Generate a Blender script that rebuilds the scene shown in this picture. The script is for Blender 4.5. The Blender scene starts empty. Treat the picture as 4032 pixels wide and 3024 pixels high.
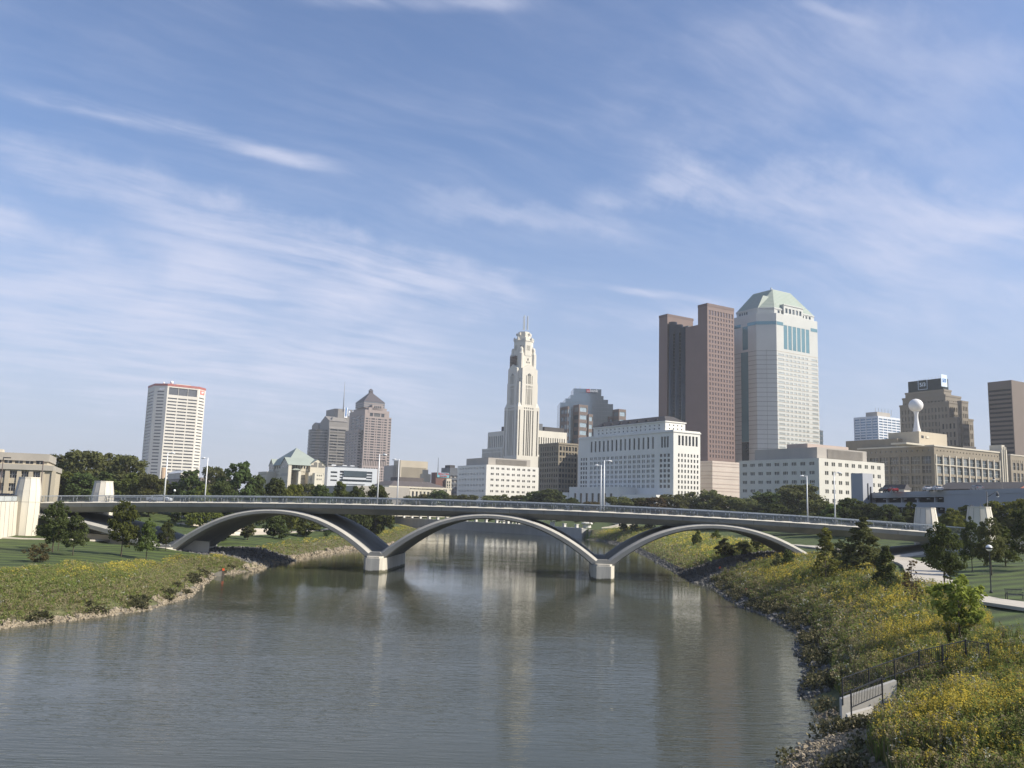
import bpy, math, random
import numpy as np
from mathutils import Vector, Matrix

S = bpy.context.scene
COL = S.collection
random.seed(7)
RNG = np.random.default_rng(11)
rad = math.radians

# ------------------------------------------------------------------ camera
CAMZ = 12.5
FPX = 3350.0
PITCH = rad(8.15)
ROLL = rad(1.71)
CAM = Vector((0.0, 0.0, CAMZ))
FW = Vector((0, math.cos(PITCH), math.sin(PITCH)))
_R0 = Vector((1, 0, 0))
_U0 = Vector((0, -math.sin(PITCH), math.cos(PITCH)))
RT = _R0 * math.cos(ROLL) + _U0 * math.sin(ROLL)
UP = _U0 * math.cos(ROLL) - _R0 * math.sin(ROLL)
cd = bpy.data.cameras.new('camera')
cd.sensor_width = 36.0
cd.lens = 36.0 * FPX / 4032.0
cd.clip_start = 0.5
cd.clip_end = 20000
cam = bpy.data.objects.new('camera', cd)
COL.objects.link(cam)
m = Matrix((RT, UP, -FW)).transposed().to_4x4()
m.translation = CAM
cam.matrix_world = m
S.camera = cam


def ray(px, py):
    return (FW + RT * ((px - 2016) / FPX) + UP * ((1512 - py) / FPX))


def at(px, py, Y):
    d = ray(px, py)
    return CAM + d * (Y / d.y)


def onz(px, py, z):
    d = ray(px, py)
    return CAM + d * ((z - CAMZ) / d.z)


# ------------------------------------------------------------------ light
SUN_AZ = rad(78)          # from straight behind the camera towards the right
SUN_EL = rad(37)
SUNV = Vector((math.cos(SUN_EL) * math.sin(SUN_AZ), -math.cos(SUN_EL) * math.cos(SUN_AZ), math.sin(SUN_EL)))
sl = bpy.data.lights.new('sun', 'SUN')
sl.energy = 5.0
sl.angle = rad(0.53)
sl.color = (1.0, 0.93, 0.80)
so = bpy.data.objects.new('sun', sl)
COL.objects.link(so)
so.rotation_euler = SUNV.to_track_quat('Z', 'Y').to_euler()
so.location = (0, 0, 300)

W = bpy.data.worlds.new('World')
S.world = W
W.use_nodes = True
wt = W.node_tree
wt.nodes.clear()


def wn(t, **k):
    n = wt.nodes.new(t)
    for a, b in k.items():
        setattr(n, a, b)
    return n


def wl(a, b):
    wt.links.new(a, b)


def wmath(op, a, b=None, c=None, clamp=False):
    n = wn('ShaderNodeMath', operation=op)
    n.use_clamp = clamp
    for i, v in enumerate((a, b, c)):
        if v is None:
            continue
        if isinstance(v, (int, float)):
            n.inputs[i].default_value = v
        else:
            wl(v, n.inputs[i])
    return n.outputs[0]


def wdot(vec, v):
    n = wn('ShaderNodeVectorMath', operation='DOT_PRODUCT')
    wl(vec, n.inputs[0])
    n.inputs[1].default_value = v
    return n.outputs['Value']


def wsmooth(v, a, b, lo=0.0, hi=1.0):
    n = wn('ShaderNodeMapRange', interpolation_type='SMOOTHSTEP')
    wl(v, n.inputs['Value'])
    n.inputs['From Min'].default_value = a
    n.inputs['From Max'].default_value = b
    n.inputs['To Min'].default_value = lo
    n.inputs['To Max'].default_value = hi
    return n.outputs['Result']


sky = wn('ShaderNodeTexSky', sky_type='NISHITA')
sky.sun_disc = False
sky.sun_elevation = SUN_EL
sky.sun_rotation = math.atan2(SUNV.x, SUNV.y)
sky.altitude = 200
sky.air_density = 1.0
sky.dust_density = 1.2
sky.ozone_density = 2.2
tint = wn('ShaderNodeMix', data_type='RGBA', blend_type='MULTIPLY')
tint.inputs['Factor'].default_value = 1.0
wl(sky.outputs['Color'], tint.inputs['A'])
tint.inputs['B'].default_value = (0.985, 1.01, 1.125, 1)
tc = wn('ShaderNodeTexCoord')
DIR = tc.outputs['Generated']
# wispy cirrus: noise in a flat cloud layer high above, stretched along the wind
sep = wn('ShaderNodeSeparateXYZ')
wl(DIR, sep.inputs[0])
zz = wmath('MAXIMUM', wmath('ADD', sep.outputs['Z'], 0.10), 0.05)
cx = wmath('DIVIDE', sep.outputs['X'], zz)
cy = wmath('DIVIDE', sep.outputs['Y'], zz)
comb = wn('ShaderNodeCombineXYZ')
wl(cx, comb.inputs[0])
wl(cy, comb.inputs[1])
warp = wn('ShaderNodeTexNoise')
wl(comb.outputs[0], warp.inputs['Vector'])
warp.inputs['Scale'].default_value = 1.6
warp.inputs['Detail'].default_value = 3
wv = wn('ShaderNodeVectorMath', operation='MULTIPLY_ADD')
wl(warp.outputs['Color'], wv.inputs[0])
wv.inputs[1].default_value = (0.22, 0.22, 0)
wl(comb.outputs[0], wv.inputs[2])


def cnoise(rot, sc, scale, detail=7, rough=0.62):
    mr_ = wn('ShaderNodeMapping')
    wl(wv.outputs[0], mr_.inputs['Vector'])
    mr_.inputs['Rotation'].default_value = (0, 0, -rot)
    mp = wn('ShaderNodeMapping')
    wl(mr_.outputs[0], mp.inputs['Vector'])
    mp.inputs['Scale'].default_value = sc
    n = wn('ShaderNodeTexNoise')
    wl(mp.outputs[0], n.inputs['Vector'])
    n.inputs['Scale'].default_value = scale
    n.inputs['Detail'].default_value = detail
    n.inputs['Roughness'].default_value = rough
    return n.outputs['Fac']


n1 = cnoise(rad(29), (0.55, 1.9, 1), 1.5, 6, 0.58)
n2 = cnoise(rad(35), (0.5, 2.6, 1), 5.0, 5, 0.6)
n3 = cnoise(rad(22), (1.0, 1.6, 1), 3.2, 5, 0.55)
nmix = wmath('ADD', wmath('MULTIPLY', n1, 0.48), wmath('ADD', wmath('MULTIPLY', n2, 0.24), wmath('MULTIPLY', n3, 0.28)))
thin = wsmooth(nmix, 0.40, 0.78, 0, 0.26)
wisp = wsmooth(nmix, 0.36, 0.64, 0.06, 1.0)
# small offset of the direction so that the streaks have ragged edges
wob = wn('ShaderNodeTexNoise')
wl(DIR, wob.inputs['Vector'])
wob.inputs['Scale'].default_value = 9
wob.inputs['Detail'].default_value = 6
wob.inputs['Roughness'].default_value = 0.6
wobf = wmath('SUBTRACT', wob.outputs['Fac'], 0.5)
STREAKS = [  # ends as seen, half width, strength, raggedness
    ((0, 335), (1380, 675), 34, 0.66, 18), ((-100, 540), (1050, 880), 85, 0.36, 100),
    ((500, 830), (2000, 1120), 120, 0.50, 170), ((600, 1030), (1900, 1240), 120, 0.42, 190),
    ((1150, 1050), (2200, 1200), 110, 0.34, 190), ((2280, 800), (2850, 700), 75, 0.38, 110), ((2500, 690), (4300, 890), 130, 0.40, 190),
    ((3300, 960), (4300, 920), 120, 0.26, 150), ((1150, -20), (2150, 15), 42, 0.45, 20),
    ((2150, 1105), (2950, 1200), 20, 0.44, 12), ((3120, 0), (3470, 115), 20, 0.22, 16),
    ((-300, 1330), (1900, 1500), 220, 0.46, 240), ((-300, 1050), (1500, 1330), 200, 0.34, 260), ((3000, 1000), (4300, 1150), 180, 0.22, 220), ((1650, 760), (2600, 960), 60, 0.24, 110),
    ((2300, 300), (4100, 500), 190, 0.16, 280), ((2800, 100), (4200, 330), 150, 0.16, 250),
    ((2200, 1270), (2950, 1240), 80, 0.30, 100), ((-200, 820), (800, 1230), 130, 0.28, 190)]
acc = thin
for (a, b, hw, st, wb) in STREAKS:
    d0 = ray(*a).normalized()
    d1 = ray(*b).normalized()
    nn = d0.cross(d1).normalized()
    tt = (d1 - d0)
    L = tt.length
    tt.normalize()
    w = hw / FPX
    bb = wmath('ADD', wdot(DIR, nn), wmath('MULTIPLY', wobf, 2.6 * wb / FPX))
    mask = wsmooth(wmath('ABSOLUTE', bb), 0.1 * w, 1.25 * w, 1, 0)
    aa = wmath('SUBTRACT', wdot(DIR, tt), tt.dot(d0))
    m1 = wsmooth(aa, -0.10 * L, 0.18 * L)
    m2 = wsmooth(aa, 0.78 * L, 1.06 * L, 1, 0)
    front = wsmooth(wdot(DIR, (d0 + d1).normalized()), 0.2, 0.5)
    mm = wmath('MULTIPLY', wmath('MULTIPLY', mask, m1), wmath('MULTIPLY', m2, front))
    mm = wmath('MULTIPLY', wmath('MULTIPLY', mm, wisp), st * 1.32)
    acc = wmath('SUBTRACT', wmath('ADD', acc, mm), wmath('MULTIPLY', acc, mm))
acc = wmath('MULTIPLY', acc, wsmooth(sep.outputs['Z'], 0.0, 0.12, 0.35, 1.0), clamp=True)
veil = wsmooth(sep.outputs['Z'], 0.0, 0.40, 0.80, 0.0)
vm = wn('ShaderNodeMix', data_type='RGBA')
wl(veil, vm.inputs['Factor'])
wl(tint.outputs['Result'], vm.inputs['A'])
vm.inputs['B'].default_value = (3.25, 3.55, 4.55, 1)
cm = wn('ShaderNodeMix', data_type='RGBA')
wl(acc, cm.inputs['Factor'])
wl(vm.outputs['Result'], cm.inputs['A'])
cm.inputs['B'].default_value = (4.95, 5.1, 6.15, 1)
bg = wn('ShaderNodeBackground')
bg.inputs['Strength'].default_value = 0.115
wl(cm.outputs['Result'], bg.inputs['Color'])
wo = wn('ShaderNodeOutputWorld')
wl(bg.outputs[0], wo.inputs['Surface'])

S.view_settings.view_transform = 'Standard'
S.view_settings.look = 'None'
S.view_settings.exposure = 0.42
S.view_settings.gamma = 1.0
S.cycles.max_bounces = 6
S.cycles.diffuse_bounces = 2
S.cycles.glossy_bounces = 3
S.cycles.transmission_bounces = 2
S.cycles.volume_bounces = 0
S.cycles.transparent_max_bounces = 6
S.cycles.caustics_reflective = False
S.cycles.caustics_refractive = False
S.cycles.use_denoising = True

# ------------------------------------------------------------------ materials
MATS = {}


def mat(name, col, rough=0.8, var=0.12, vscale=0.2, bump=0.0, bscale=4.0, metal=0.0, spec=0.5, streak=False, col2=None, c2scale=0.3, c2lo=0.5, c2hi=0.62, blinds=None, tide=None):
    if name in MATS:
        return MATS[name]
    M = bpy.data.materials.new(name)
    M.use_nodes = True
    t = M.node_tree
    p = t.nodes['Principled BSDF']
    p.inputs['Roughness'].default_value = rough
    p.inputs['Metallic'].default_value = metal
    p.inputs['Specular IOR Level'].default_value = spec
    tcn = t.nodes.new('ShaderNodeTexCoord')
    vec = tcn.outputs['Object']
    if streak:
        mp = t.nodes.new('ShaderNodeMapping')
        mp.inputs['Scale'].default_value = (1, 1, 0.12)
        t.links.new(vec, mp.inputs['Vector'])
        vec = mp.outputs[0]
    nz = t.nodes.new('ShaderNodeTexNoise')
    nz.inputs['Scale'].default_value = vscale
    nz.inputs['Detail'].default_value = 5
    nz.inputs['Roughness'].default_value = 0.65
    t.links.new(vec, nz.inputs['Vector'])
    mr = t.nodes.new('ShaderNodeMapRange')
    mr.inputs['From Min'].default_value = 0.3
    mr.inputs['From Max'].default_value = 0.7
    mr.inputs['To Min'].default_value = 1 - var
    mr.inputs['To Max'].default_value = 1 + var
    t.links.new(nz.outputs['Fac'], mr.inputs['Value'])
    mx = t.nodes.new('ShaderNodeVectorMath')
    mx.operation = 'SCALE'
    mx.inputs[0].default_value = col[:3]
    t.links.new(mr.outputs[0], mx.inputs['Scale'])
    out = mx.outputs[0]
    if col2 is not None:
        n3 = t.nodes.new('ShaderNodeTexNoise')
        n3.inputs['Scale'].default_value = c2scale
        n3.inputs['Detail'].default_value = 6
        t.links.new(tcn.outputs['Object'], n3.inputs['Vector'])
        r3 = t.nodes.new('ShaderNodeMapRange')
        r3.inputs['From Min'].default_value = c2lo
        r3.inputs['From Max'].default_value = c2hi
        t.links.new(n3.outputs['Fac'], r3.inputs['Value'])
        m3 = t.nodes.new('ShaderNodeMix')
        m3.data_type = 'RGBA'
        t.links.new(r3.outputs[0], m3.inputs['Factor'])
        t.links.new(out, m3.inputs['A'])
        m3.inputs['B'].default_value = (*col2, 1)
        out = m3.outputs['Result']
    if blinds is not None:                 # blinds drawn in some of the windows
        oi = t.nodes.new('ShaderNodeObjectInfo')
        rb = t.nodes.new('ShaderNodeMapRange')
        rb.inputs['From Min'].default_value = 0.62
        rb.inputs['From Max'].default_value = 1.0
        t.links.new(oi.outputs['Random'], rb.inputs['Value'])
        mbl = t.nodes.new('ShaderNodeMix')
        mbl.data_type = 'RGBA'
        t.links.new(rb.outputs[0], mbl.inputs['Factor'])
        t.links.new(out, mbl.inputs['A'])
        mbl.inputs['B'].default_value = (*blinds, 1)
        out = mbl.outputs['Result']
    if tide is not None:                   # damp, algae stained band above the waterline
        sz = t.nodes.new('ShaderNodeSeparateXYZ')
        t.links.new(tcn.outputs['Object'], sz.inputs[0])
        ad = t.nodes.new('ShaderNodeMath')
        ad.operation = 'MULTIPLY_ADD'
        ad.inputs[1].default_value = 0.7
        t.links.new(nz.outputs['Fac'], ad.inputs[0])
        t.links.new(sz.outputs['Z'], ad.inputs[2])
        rt = t.nodes.new('ShaderNodeMapRange')
        rt.inputs['From Min'].default_value = 0.62
        rt.inputs['From Max'].default_value = 0.85
        rt.inputs['To Min'].default_value = 1.0
        rt.inputs['To Max'].default_value = 0.0
        t.links.new(ad.outputs[0], rt.inputs['Value'])
        mtd = t.nodes.new('ShaderNodeMix')
        mtd.data_type = 'RGBA'
        t.links.new(rt.outputs[0], mtd.inputs['Factor'])
        t.links.new(out, mtd.inputs['A'])
        mtd.inputs['B'].default_value = (*tide, 1)
        out = mtd.outputs['Result']
    t.links.new(out, p.inputs['Base Color'])
    if bump:
        bn = t.nodes.new('ShaderNodeTexNoise')
        bn.inputs['Scale'].default_value = bscale
        bn.inputs['Detail'].default_value = 6
        t.links.new(tcn.outputs['Object'], bn.inputs['Vector'])
        b = t.nodes.new('ShaderNodeBump')
        b.inputs['Strength'].default_value = bump
        b.inputs['Distance'].default_value = 0.1
        t.links.new(bn.outputs['Fac'], b.inputs['Height'])
        t.links.new(b.outputs[0], p.inputs['Normal'])
    MATS[name] = M
    return M


def leafmat(name, col, var=0.35, trans=0.42, hue=0.03):
    if name in MATS:
        return MATS[name]
    M = bpy.data.materials.new(name)
    M.use_nodes = True
    t = M.node_tree
    t.nodes.clear()
    out = t.nodes.new('ShaderNodeOutputMaterial')
    oi = t.nodes.new('ShaderNodeObjectInfo')
    tcn = t.nodes.new('ShaderNodeTexCoord')
    nz = t.nodes.new('ShaderNodeTexNoise')
    nz.inputs['Scale'].default_value = 0.9
    nz.inputs['Detail'].default_value = 4
    t.links.new(tcn.outputs['Object'], nz.inputs['Vector'])
    a = t.nodes.new('ShaderNodeMath')
    a.operation = 'MULTIPLY_ADD'
    a.inputs[1].default_value = 0.7
    t.links.new(nz.outputs['Fac'], a.inputs[0])
    r = t.nodes.new('ShaderNodeMath')
    r.operation = 'MULTIPLY'
    r.inputs[1].default_value = 0.5
    t.links.new(oi.outputs['Random'], r.inputs[0])
    t.links.new(r.outputs[0], a.inputs[2])
    hs = t.nodes.new('ShaderNodeHueSaturation')
    hs.inputs['Color'].default_value = (*col, 1)
    mr = t.nodes.new('ShaderNodeMapRange')
    mr.inputs['From Min'].default_value = 0.25
    mr.inputs['From Max'].default_value = 0.95
    mr.inputs['To Min'].default_value = 1 - var
    mr.inputs['To Max'].default_value = 1 + var
    t.links.new(a.outputs[0], mr.inputs['Value'])
    t.links.new(mr.outputs[0], hs.inputs['Value'])
    mh = t.nodes.new('ShaderNodeMapRange')
    mh.inputs['To Min'].default_value = 0.5 - hue
    mh.inputs['To Max'].default_value = 0.5 + hue * 0.6
    t.links.new(oi.outputs['Random'], mh.inputs['Value'])
    t.links.new(mh.outputs[0], hs.inputs['Hue'])
    d = t.nodes.new('ShaderNodeBsdfDiffuse')
    tr = t.nodes.new('ShaderNodeBsdfTranslucent')
    t.links.new(hs.outputs[0], d.inputs['Color'])
    t.links.new(hs.outputs[0], tr.inputs['Color'])
    mxs = t.nodes.new('ShaderNodeMixShader')
    mxs.inputs[0].default_value = trans
    t.links.new(d.outputs[0], mxs.inputs[1])
    t.links.new(tr.outputs[0], mxs.inputs[2])
    t.links.new(mxs.outputs[0], out.inputs['Surface'])
    MATS[name] = M
    return M


GLASS = mat('dark_glass', (0.022, 0.027, 0.033), 0.06, 0.5, 0.05, spec=0.7, blinds=(0.16, 0.15, 0.13))
GLASSB = mat('bluish_glass', (0.05, 0.075, 0.09), 0.07, 0.35, 0.06, spec=0.9, blinds=(0.22, 0.24, 0.24))
GLASSM = mat('mirror_glass', (0.30, 0.38, 0.44), 0.08, 0.12, 0.05, metal=0.75)
TURQ = mat('turquoise_glass', (0.15, 0.27, 0.30), 0.12, 0.12, 0.05, metal=0.3)
CONC = mat('pale_concrete', (0.50, 0.475, 0.42), 0.85, 0.10, 0.35, bump=0.15, streak=True)
DARKM = mat('dark_metal', (0.03, 0.032, 0.035), 0.45, 0.1)
WHITEP = mat('white_paint', (0.78, 0.78, 0.76), 0.4, 0.04)
LAMPW = mat('lamp_globe_white', (0.8, 0.8, 0.78), 0.25, 0.03)
STEEL = mat('galvanised_steel', (0.42, 0.45, 0.47), 0.38, 0.1, metal=0.6)


# ------------------------------------------------------------------ object helpers
def tag(o, label=None, cat=None, group=None, kind=None):
    if label:
        o['label'] = label
    if cat:
        o['category'] = cat
    if group:
        o['group'] = group
    if kind:
        o['kind'] = kind
    return o


def thing(name, label, cat, loc=(0, 0, 0), rz=0.0, group=None):
    o = bpy.data.objects.new(name, None)
    o.empty_display_size = 0.5
    COL.objects.link(o)
    o.location = loc
    o.rotation_euler = (0, 0, rz)
    return tag(o, label, cat, group)


def link(name, mesh, parent=None, loc=(0, 0, 0)):
    o = bpy.data.objects.new(name, mesh)
    COL.objects.link(o)
    o.location = loc
    o.parent = parent
    return o


class MB:
    """collects faces for one mesh"""

    def __init__(self):
        self.v, self.f, self.mi, self.sm = [], [], [], []

    def face(self, pts, mi=0, smooth=False):
        b = len(self.v)
        self.v.extend([tuple(p) for p in pts])
        self.f.append(tuple(range(b, b + len(pts))))
        self.mi.append(mi)
        self.sm.append(smooth)

    def box(self, c, s, rz=0.0, mi=0, M=None):
        hx, hy, hz = s[0] / 2, s[1] / 2, s[2] / 2
        pts = [Vector((sx * hx, sy * hy, sz * hz)) for sz in (-1, 1) for sy in (-1, 1) for sx in (-1, 1)]
        R = M if M is not None else Matrix.Rotation(rz, 3, 'Z')
        c = Vector(c)
        pts = [R @ p + c for p in pts]
        self.hexa(pts, mi)

    def hexa(self, p, mi=0):
        for q in ((0, 2, 3, 1), (4, 5, 7, 6), (0, 1, 5, 4), (1, 3, 7, 5), (3, 2, 6, 7), (2, 0, 4, 6)):
            self.face([p[i] for i in q], mi)

    def bar(self, a, b, w, d=None, mi=0):
        a, b = Vector(a), Vector(b)
        d = w if d is None else d
        z = (b - a)
        L = z.length
        z.normalize()
        x = z.orthogonal().normalized() if abs(z.z) > 0.99 else z.cross(Vector((0, 0, 1))).normalized()
        y = z.cross(x)
        R = Matrix((x, y, z)).transposed()
        self.box((a + b) / 2, (w, d, L), M=R, mi=mi)

    def tube(self, pts, radii, n=8, mi=0, caps=True):
        rings = []
        pts = [Vector(p) for p in pts]
        base = len(self.v)
        for i, p in enumerate(pts):
            a = pts[max(i - 1, 0)]
            b = pts[min(i + 1, len(pts) - 1)]
            z = (b - a).normalized()
            x = z.cross(Vector((0.13, 0.99, 0.02))).normalized()
            y = z.cross(x)
            for k in range(n):
                t = 2 * math.pi * k / n
                self.v.append(tuple(p + (x * math.cos(t) + y * math.sin(t)) * radii[i]))
        for i in range(len(pts) - 1):
            for k in range(n):
                k2 = (k + 1) % n
                self.f.append((base + i * n + k, base + i * n + k2, base + (i + 1) * n + k2, base + (i + 1) * n + k))
                self.mi.append(mi)
                self.sm.append(True)
        if caps:
            self.f.append(tuple(base + k for k in reversed(range(n))))
            self.mi.append(mi)
            self.sm.append(False)
            self.f.append(tuple(base + (len(pts) - 1) * n + k for k in range(n)))
            self.mi.append(mi)
            self.sm.append(False)

    def lathe(self, c, prof, n=16, mi=0, smooth=True):
        self.tube2(c, prof, n, mi, smooth)

    def tube2(self, c, prof, n, mi, smooth, a0=0.0):
        c = Vector(c)
        base = len(self.v)
        for (r, z) in prof:
            for k in range(n):
                t = 2 * math.pi * k / n + a0
                self.v.append((c.x + r * math.cos(t), c.y + r * math.sin(t), c.z + z))
        for i in range(len(prof) - 1):
            for k in range(n):
                k2 = (k + 1) % n
                self.f.append((base + i * n + k, base + i * n + k2, base + (i + 1) * n + k2, base + (i + 1) * n + k))
                self.mi.append(mi)
                self.sm.append(smooth)
        self.f.append(tuple(base + k for k in reversed(range(n))))
        self.mi.append(mi)
        self.sm.append(False)
        self.f.append(tuple(base + (len(prof) - 1) * n + k for k in range(n)))
        self.mi.append(mi)
        self.sm.append(False)

    def prism(self, poly, z0, z1, mi=0, top=None):
        n = len(poly)
        for i in range(n):
            a, b = poly[i], poly[(i + 1) % n]
            self.face([(a[0], a[1], z0), (b[0], b[1], z0), (b[0], b[1], z1), (a[0], a[1], z1)], mi)
        self.face([(p[0], p[1], z1) for p in poly], mi if top is None else top)
        self.face([(p[0], p[1], z0) for p in reversed(poly)], mi)

    def build(self, name, mats, parent=None, origin=None, loc=None):
        me = bpy.data.meshes.new(name)
        o = Vector(origin) if origin is not None else Vector((0, 0, 0))
        me.from_pydata([(x - o.x, y - o.y, z - o.z) for x, y, z in self.v], [], self.f)
        if not isinstance(mats, (list, tuple)):
            mats = [mats]
        for q in mats:
            me.materials.append(q)
        me.polygons.foreach_set('material_index', self.mi)
        me.polygons.foreach_set('use_smooth', self.sm)
        me.update()
        return link(name, me, parent, loc if loc is not None else (0, 0, 0))


def npmesh(name, verts, mats, mi=None, nper=4, smooth=False):
    """mesh of separate polygons, nper vertices each, from a numpy array"""
    me = bpy.data.meshes.new(name)
    nv = len(verts)
    nf = nv // nper
    me.vertices.add(nv)
    me.vertices.foreach_set('co', np.asarray(verts, dtype=np.float32).ravel())
    me.loops.add(nv)
    me.loops.foreach_set('vertex_index', np.arange(nv, dtype=np.int32))
    me.polygons.add(nf)
    me.polygons.foreach_set('loop_start', np.arange(0, nv, nper, dtype=np.int32))
    me.polygons.foreach_set('loop_total', np.full(nf, nper, dtype=np.int32))
    if mi is not None:
        me.polygons.foreach_set('material_index', np.asarray(mi, dtype=np.int32))
    for q in (mats if isinstance(mats, (list, tuple)) else [mats]):
        me.materials.append(q)
    me.update(calc_edges=True)
    return me


def text_mesh(txt, size, depth, bold=0.0, space=1.0):
    c = bpy.data.curves.new('lettering', 'FONT')
    c.body = txt
    c.size = size
    c.extrude = depth
    c.offset = bold
    c.space_character = space
    c.align_x = 'CENTER'
    c.align_y = 'CENTER'
    c.resolution_u = 2
    o = bpy.data.objects.new('lettering', c)
    COL.objects.link(o)
    bpy.context.view_layer.update()
    me = bpy.data.meshes.new_from_object(o.evaluated_get(bpy.context.evaluated_depsgraph_get()))
    bpy.data.objects.remove(o)
    bpy.data.curves.remove(c)
    me.name = 'lettering'
    return me


ORD = ['leftmost', 'second from the left', 'third from the left', 'fourth from the left', 'fifth from the left', 'sixth from the left',
       'seventh from the left', 'eighth from the left', 'ninth from the left', 'tenth from the left', 'eleventh from the left',
       'twelfth from the left']


def order_word(i, n):
    if i == 0:
        return 'leftmost'
    if i == n - 1:
        return 'rightmost'
    if i < n / 2:
        return ORD[i]
    return ORD[n - 1 - i].replace('left', 'right')
# ------------------------------------------------------------------ river outline and terrain
RBANK = [(6, -60), (8, -20), (10, 20), (12.9, 41.8), (14.4, 45.7), (16.1, 48.4), (18.2, 51.0), (20.6, 51.6), (20.8, 54.6), (19.7, 55.6), (21.0, 62),
         (24.6, 71), (27.5, 82.3), (30.8, 91.5), (31.4, 96), (32.3, 107.6), (31.6, 116), (32.8, 130), (34.9, 146.5), (33.4, 153),
         (34.5, 174.5), (37, 217), (40.6, 291), (38.6, 320), (31.8, 349)]
QUAY = [(30.6, 356), (9.5, 388), (-14.7, 420), (-67, 487), (-140, 575), (-230, 670)]
LBANK = [(-280, 640), (-160, 520), (-100, 455), (-58, 412), (-42, 400), (-34, 360), (-31.0, 312), (-32.4, 251), (-38.7, 226), (-40.6, 220), (-44, 180), (-45, 163.6),
         (-43.5, 151.5), (-47, 139.6), (-43, 122.8), (-39.7, 109), (-39.6, 95.2), (-42, 88.7), (-43.5, 85.3), (-45.7, 82), (-46.6, 77.5),
         (-49, 60), (-52, 40), (-55, 0), (-55, -60)]
RIVER = np.array(RBANK + QUAY + LBANK, dtype=float)
NR, NQ = len(RBANK), len(QUAY)


def segdist(P, A, B):
    d = B - A
    t = np.clip(((P - A) @ d) / (d @ d), 0, 1)
    return np.linalg.norm(P - (A + t[:, None] * d), axis=1)


def river_dist(P):
    """signed distance to the water's edge (positive on land) and whether the nearest edge is the quay / right bank"""
    P = np.asarray(P, dtype=float)
    best = np.full(len(P), 1e9)
    idx = np.zeros(len(P), int)
    n = len(RIVER)
    ins = np.zeros(len(P), bool)
    for i in range(n):
        A, B = RIVER[i], RIVER[(i + 1) % n]
        if i != n - 1:
            d = segdist(P, A, B)
            k = d < best
            best[k] = d[k]
            idx[k] = i
        with np.errstate(divide='ignore', invalid='ignore'):
            c = ((A[1] > P[:, 1]) != (B[1] > P[:, 1])) & (P[:, 0] < (B[0] - A[0]) * (P[:, 1] - A[1]) / (B[1] - A[1] + 1e-12) + A[0])
        ins ^= c
    return np.where(ins, -best, best), (idx >= NR - 1) & (idx < NR + NQ), idx < NR - 1


def sst(x, a, b):
    t = np.clip((x - a) / (b - a), 0, 1)
    return t * t * (3 - 2 * t)


# bridge frame: u along the bridge to the right, v across it away from the camera
BTH = rad(4.2)
BO = Vector((16.4, 154.0, 0))
BU = Vector((math.cos(BTH), -math.sin(BTH), 0))
BV = Vector((math.sin(BTH), math.cos(BTH), 0))


def bpt(u, v, z):
    p = BO + BU * u + BV * v
    return Vector((p.x, p.y, z))


def bhit(px, py, v=0.0):
    d = ray(px, py)
    t = ((BO + BV * v - CAM).dot(BV)) / d.dot(BV)
    p = CAM + d * t
    return (p - BO).dot(BU), p.z


def height(P):
    P = np.asarray(P, dtype=float)
    d, q, right = river_dist(P)
    x, y = P[:, 0], P[:, 1]
    bu = (x - BO.x) * BU.x + (y - BO.y) * BU.y
    bv = (x - BO.x) * BV.x + (y - BO.y) * BV.y
    h = np.interp(d, [-30, -6, 0, 1.2, 3.5, 9, 16, 26, 45, 80, 140], [-4, -1.6, -0.06, 0.45, 1.1, 2.5, 3.4, 3.8, 4.4, 5.0, 5.2])
    hr = np.interp(d, [-30, -6, 0, 1.2, 3.5, 8, 13, 20, 34, 60, 140], [-4, -1.6, -0.06, 0.5, 1.3, 3.0, 4.3, 4.9, 5.6, 7.6, 10.0])
    h = np.where(right, hr, h)
    # land behind the bridge climbs in lawns to street level
    back = sst(bv, 24, 62) * sst(d, 34, 92)
    h = h + np.where(right, 0, 1) * back * 4.6
    far = sst(np.hypot(x, y), 420, 560) * sst(d, 20, 90)
    h = h * (1 - far) + 9.2 * far
    qh = np.where(d < 1.4, -2.0, 3.7 + np.clip(d, 0, 110) * 0.052)
    h = np.where(q & (d > -40), np.where(d < 0, -2.5, qh), h)
    # the bank is cut down under the bridge
    cut = sst(bv, -8, -2) * (1 - sst(bv, 20, 30)) * (1 - sst(d, 24, 34)) * (d > 0) * (~right)
    h = h * (1 - cut) + np.minimum(h, 2.0) * cut
    # gentle unevenness
    h = h + np.where(d > 2, 0.10 * np.sin(x * 0.23 + 1.3) * np.sin(y * 0.19) + 0.05 * np.sin(x * 0.9) * np.cos(y * 0.7), 0)
    return h


def ground_z(x, y):
    return float(height(np.array([[x, y]]))[0])


def axis(parts):
    out = []
    for a, b, s in parts:
        out += list(np.arange(a, b, s))
    return np.array(out + [parts[-1][1]])


xs = axis([(-9000, -2000, 1000), (-2000, -600, 140), (-600, -220, 22), (-220, -110, 6), (-110, 96, 1.4), (96, 230, 6), (230, 620, 26), (620, 2000, 150), (2000, 9000, 1000)])
ys = axis([(-300, 14, 20), (14, 190, 1.3), (190, 520, 2.4), (520, 700, 10), (700, 1500, 80), (1500, 12000, 900)])
GX, GY = np.meshgrid(xs, ys)
GP = np.stack([GX.ravel(), GY.ravel()], 1)
GZ = height(GP)
GD, GQ, GR = river_dist(GP)
nx, ny = len(xs), len(ys)
ii, jj = np.meshgrid(np.arange(nx - 1), np.arange(ny - 1))
a = (jj * nx + ii).ravel()
F = np.stack([a, a + 1, a + nx + 1, a + nx], 1)
cen = GP[F].mean(1)
fd, fq, fr = river_dist(cen)
fbu = (cen[:, 0] - BO.x) * BU.x + (cen[:, 1] - BO.y) * BU.y
fbv = (cen[:, 0] - BO.x) * BV.x + (cen[:, 1] - BO.y) * BV.y


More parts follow.
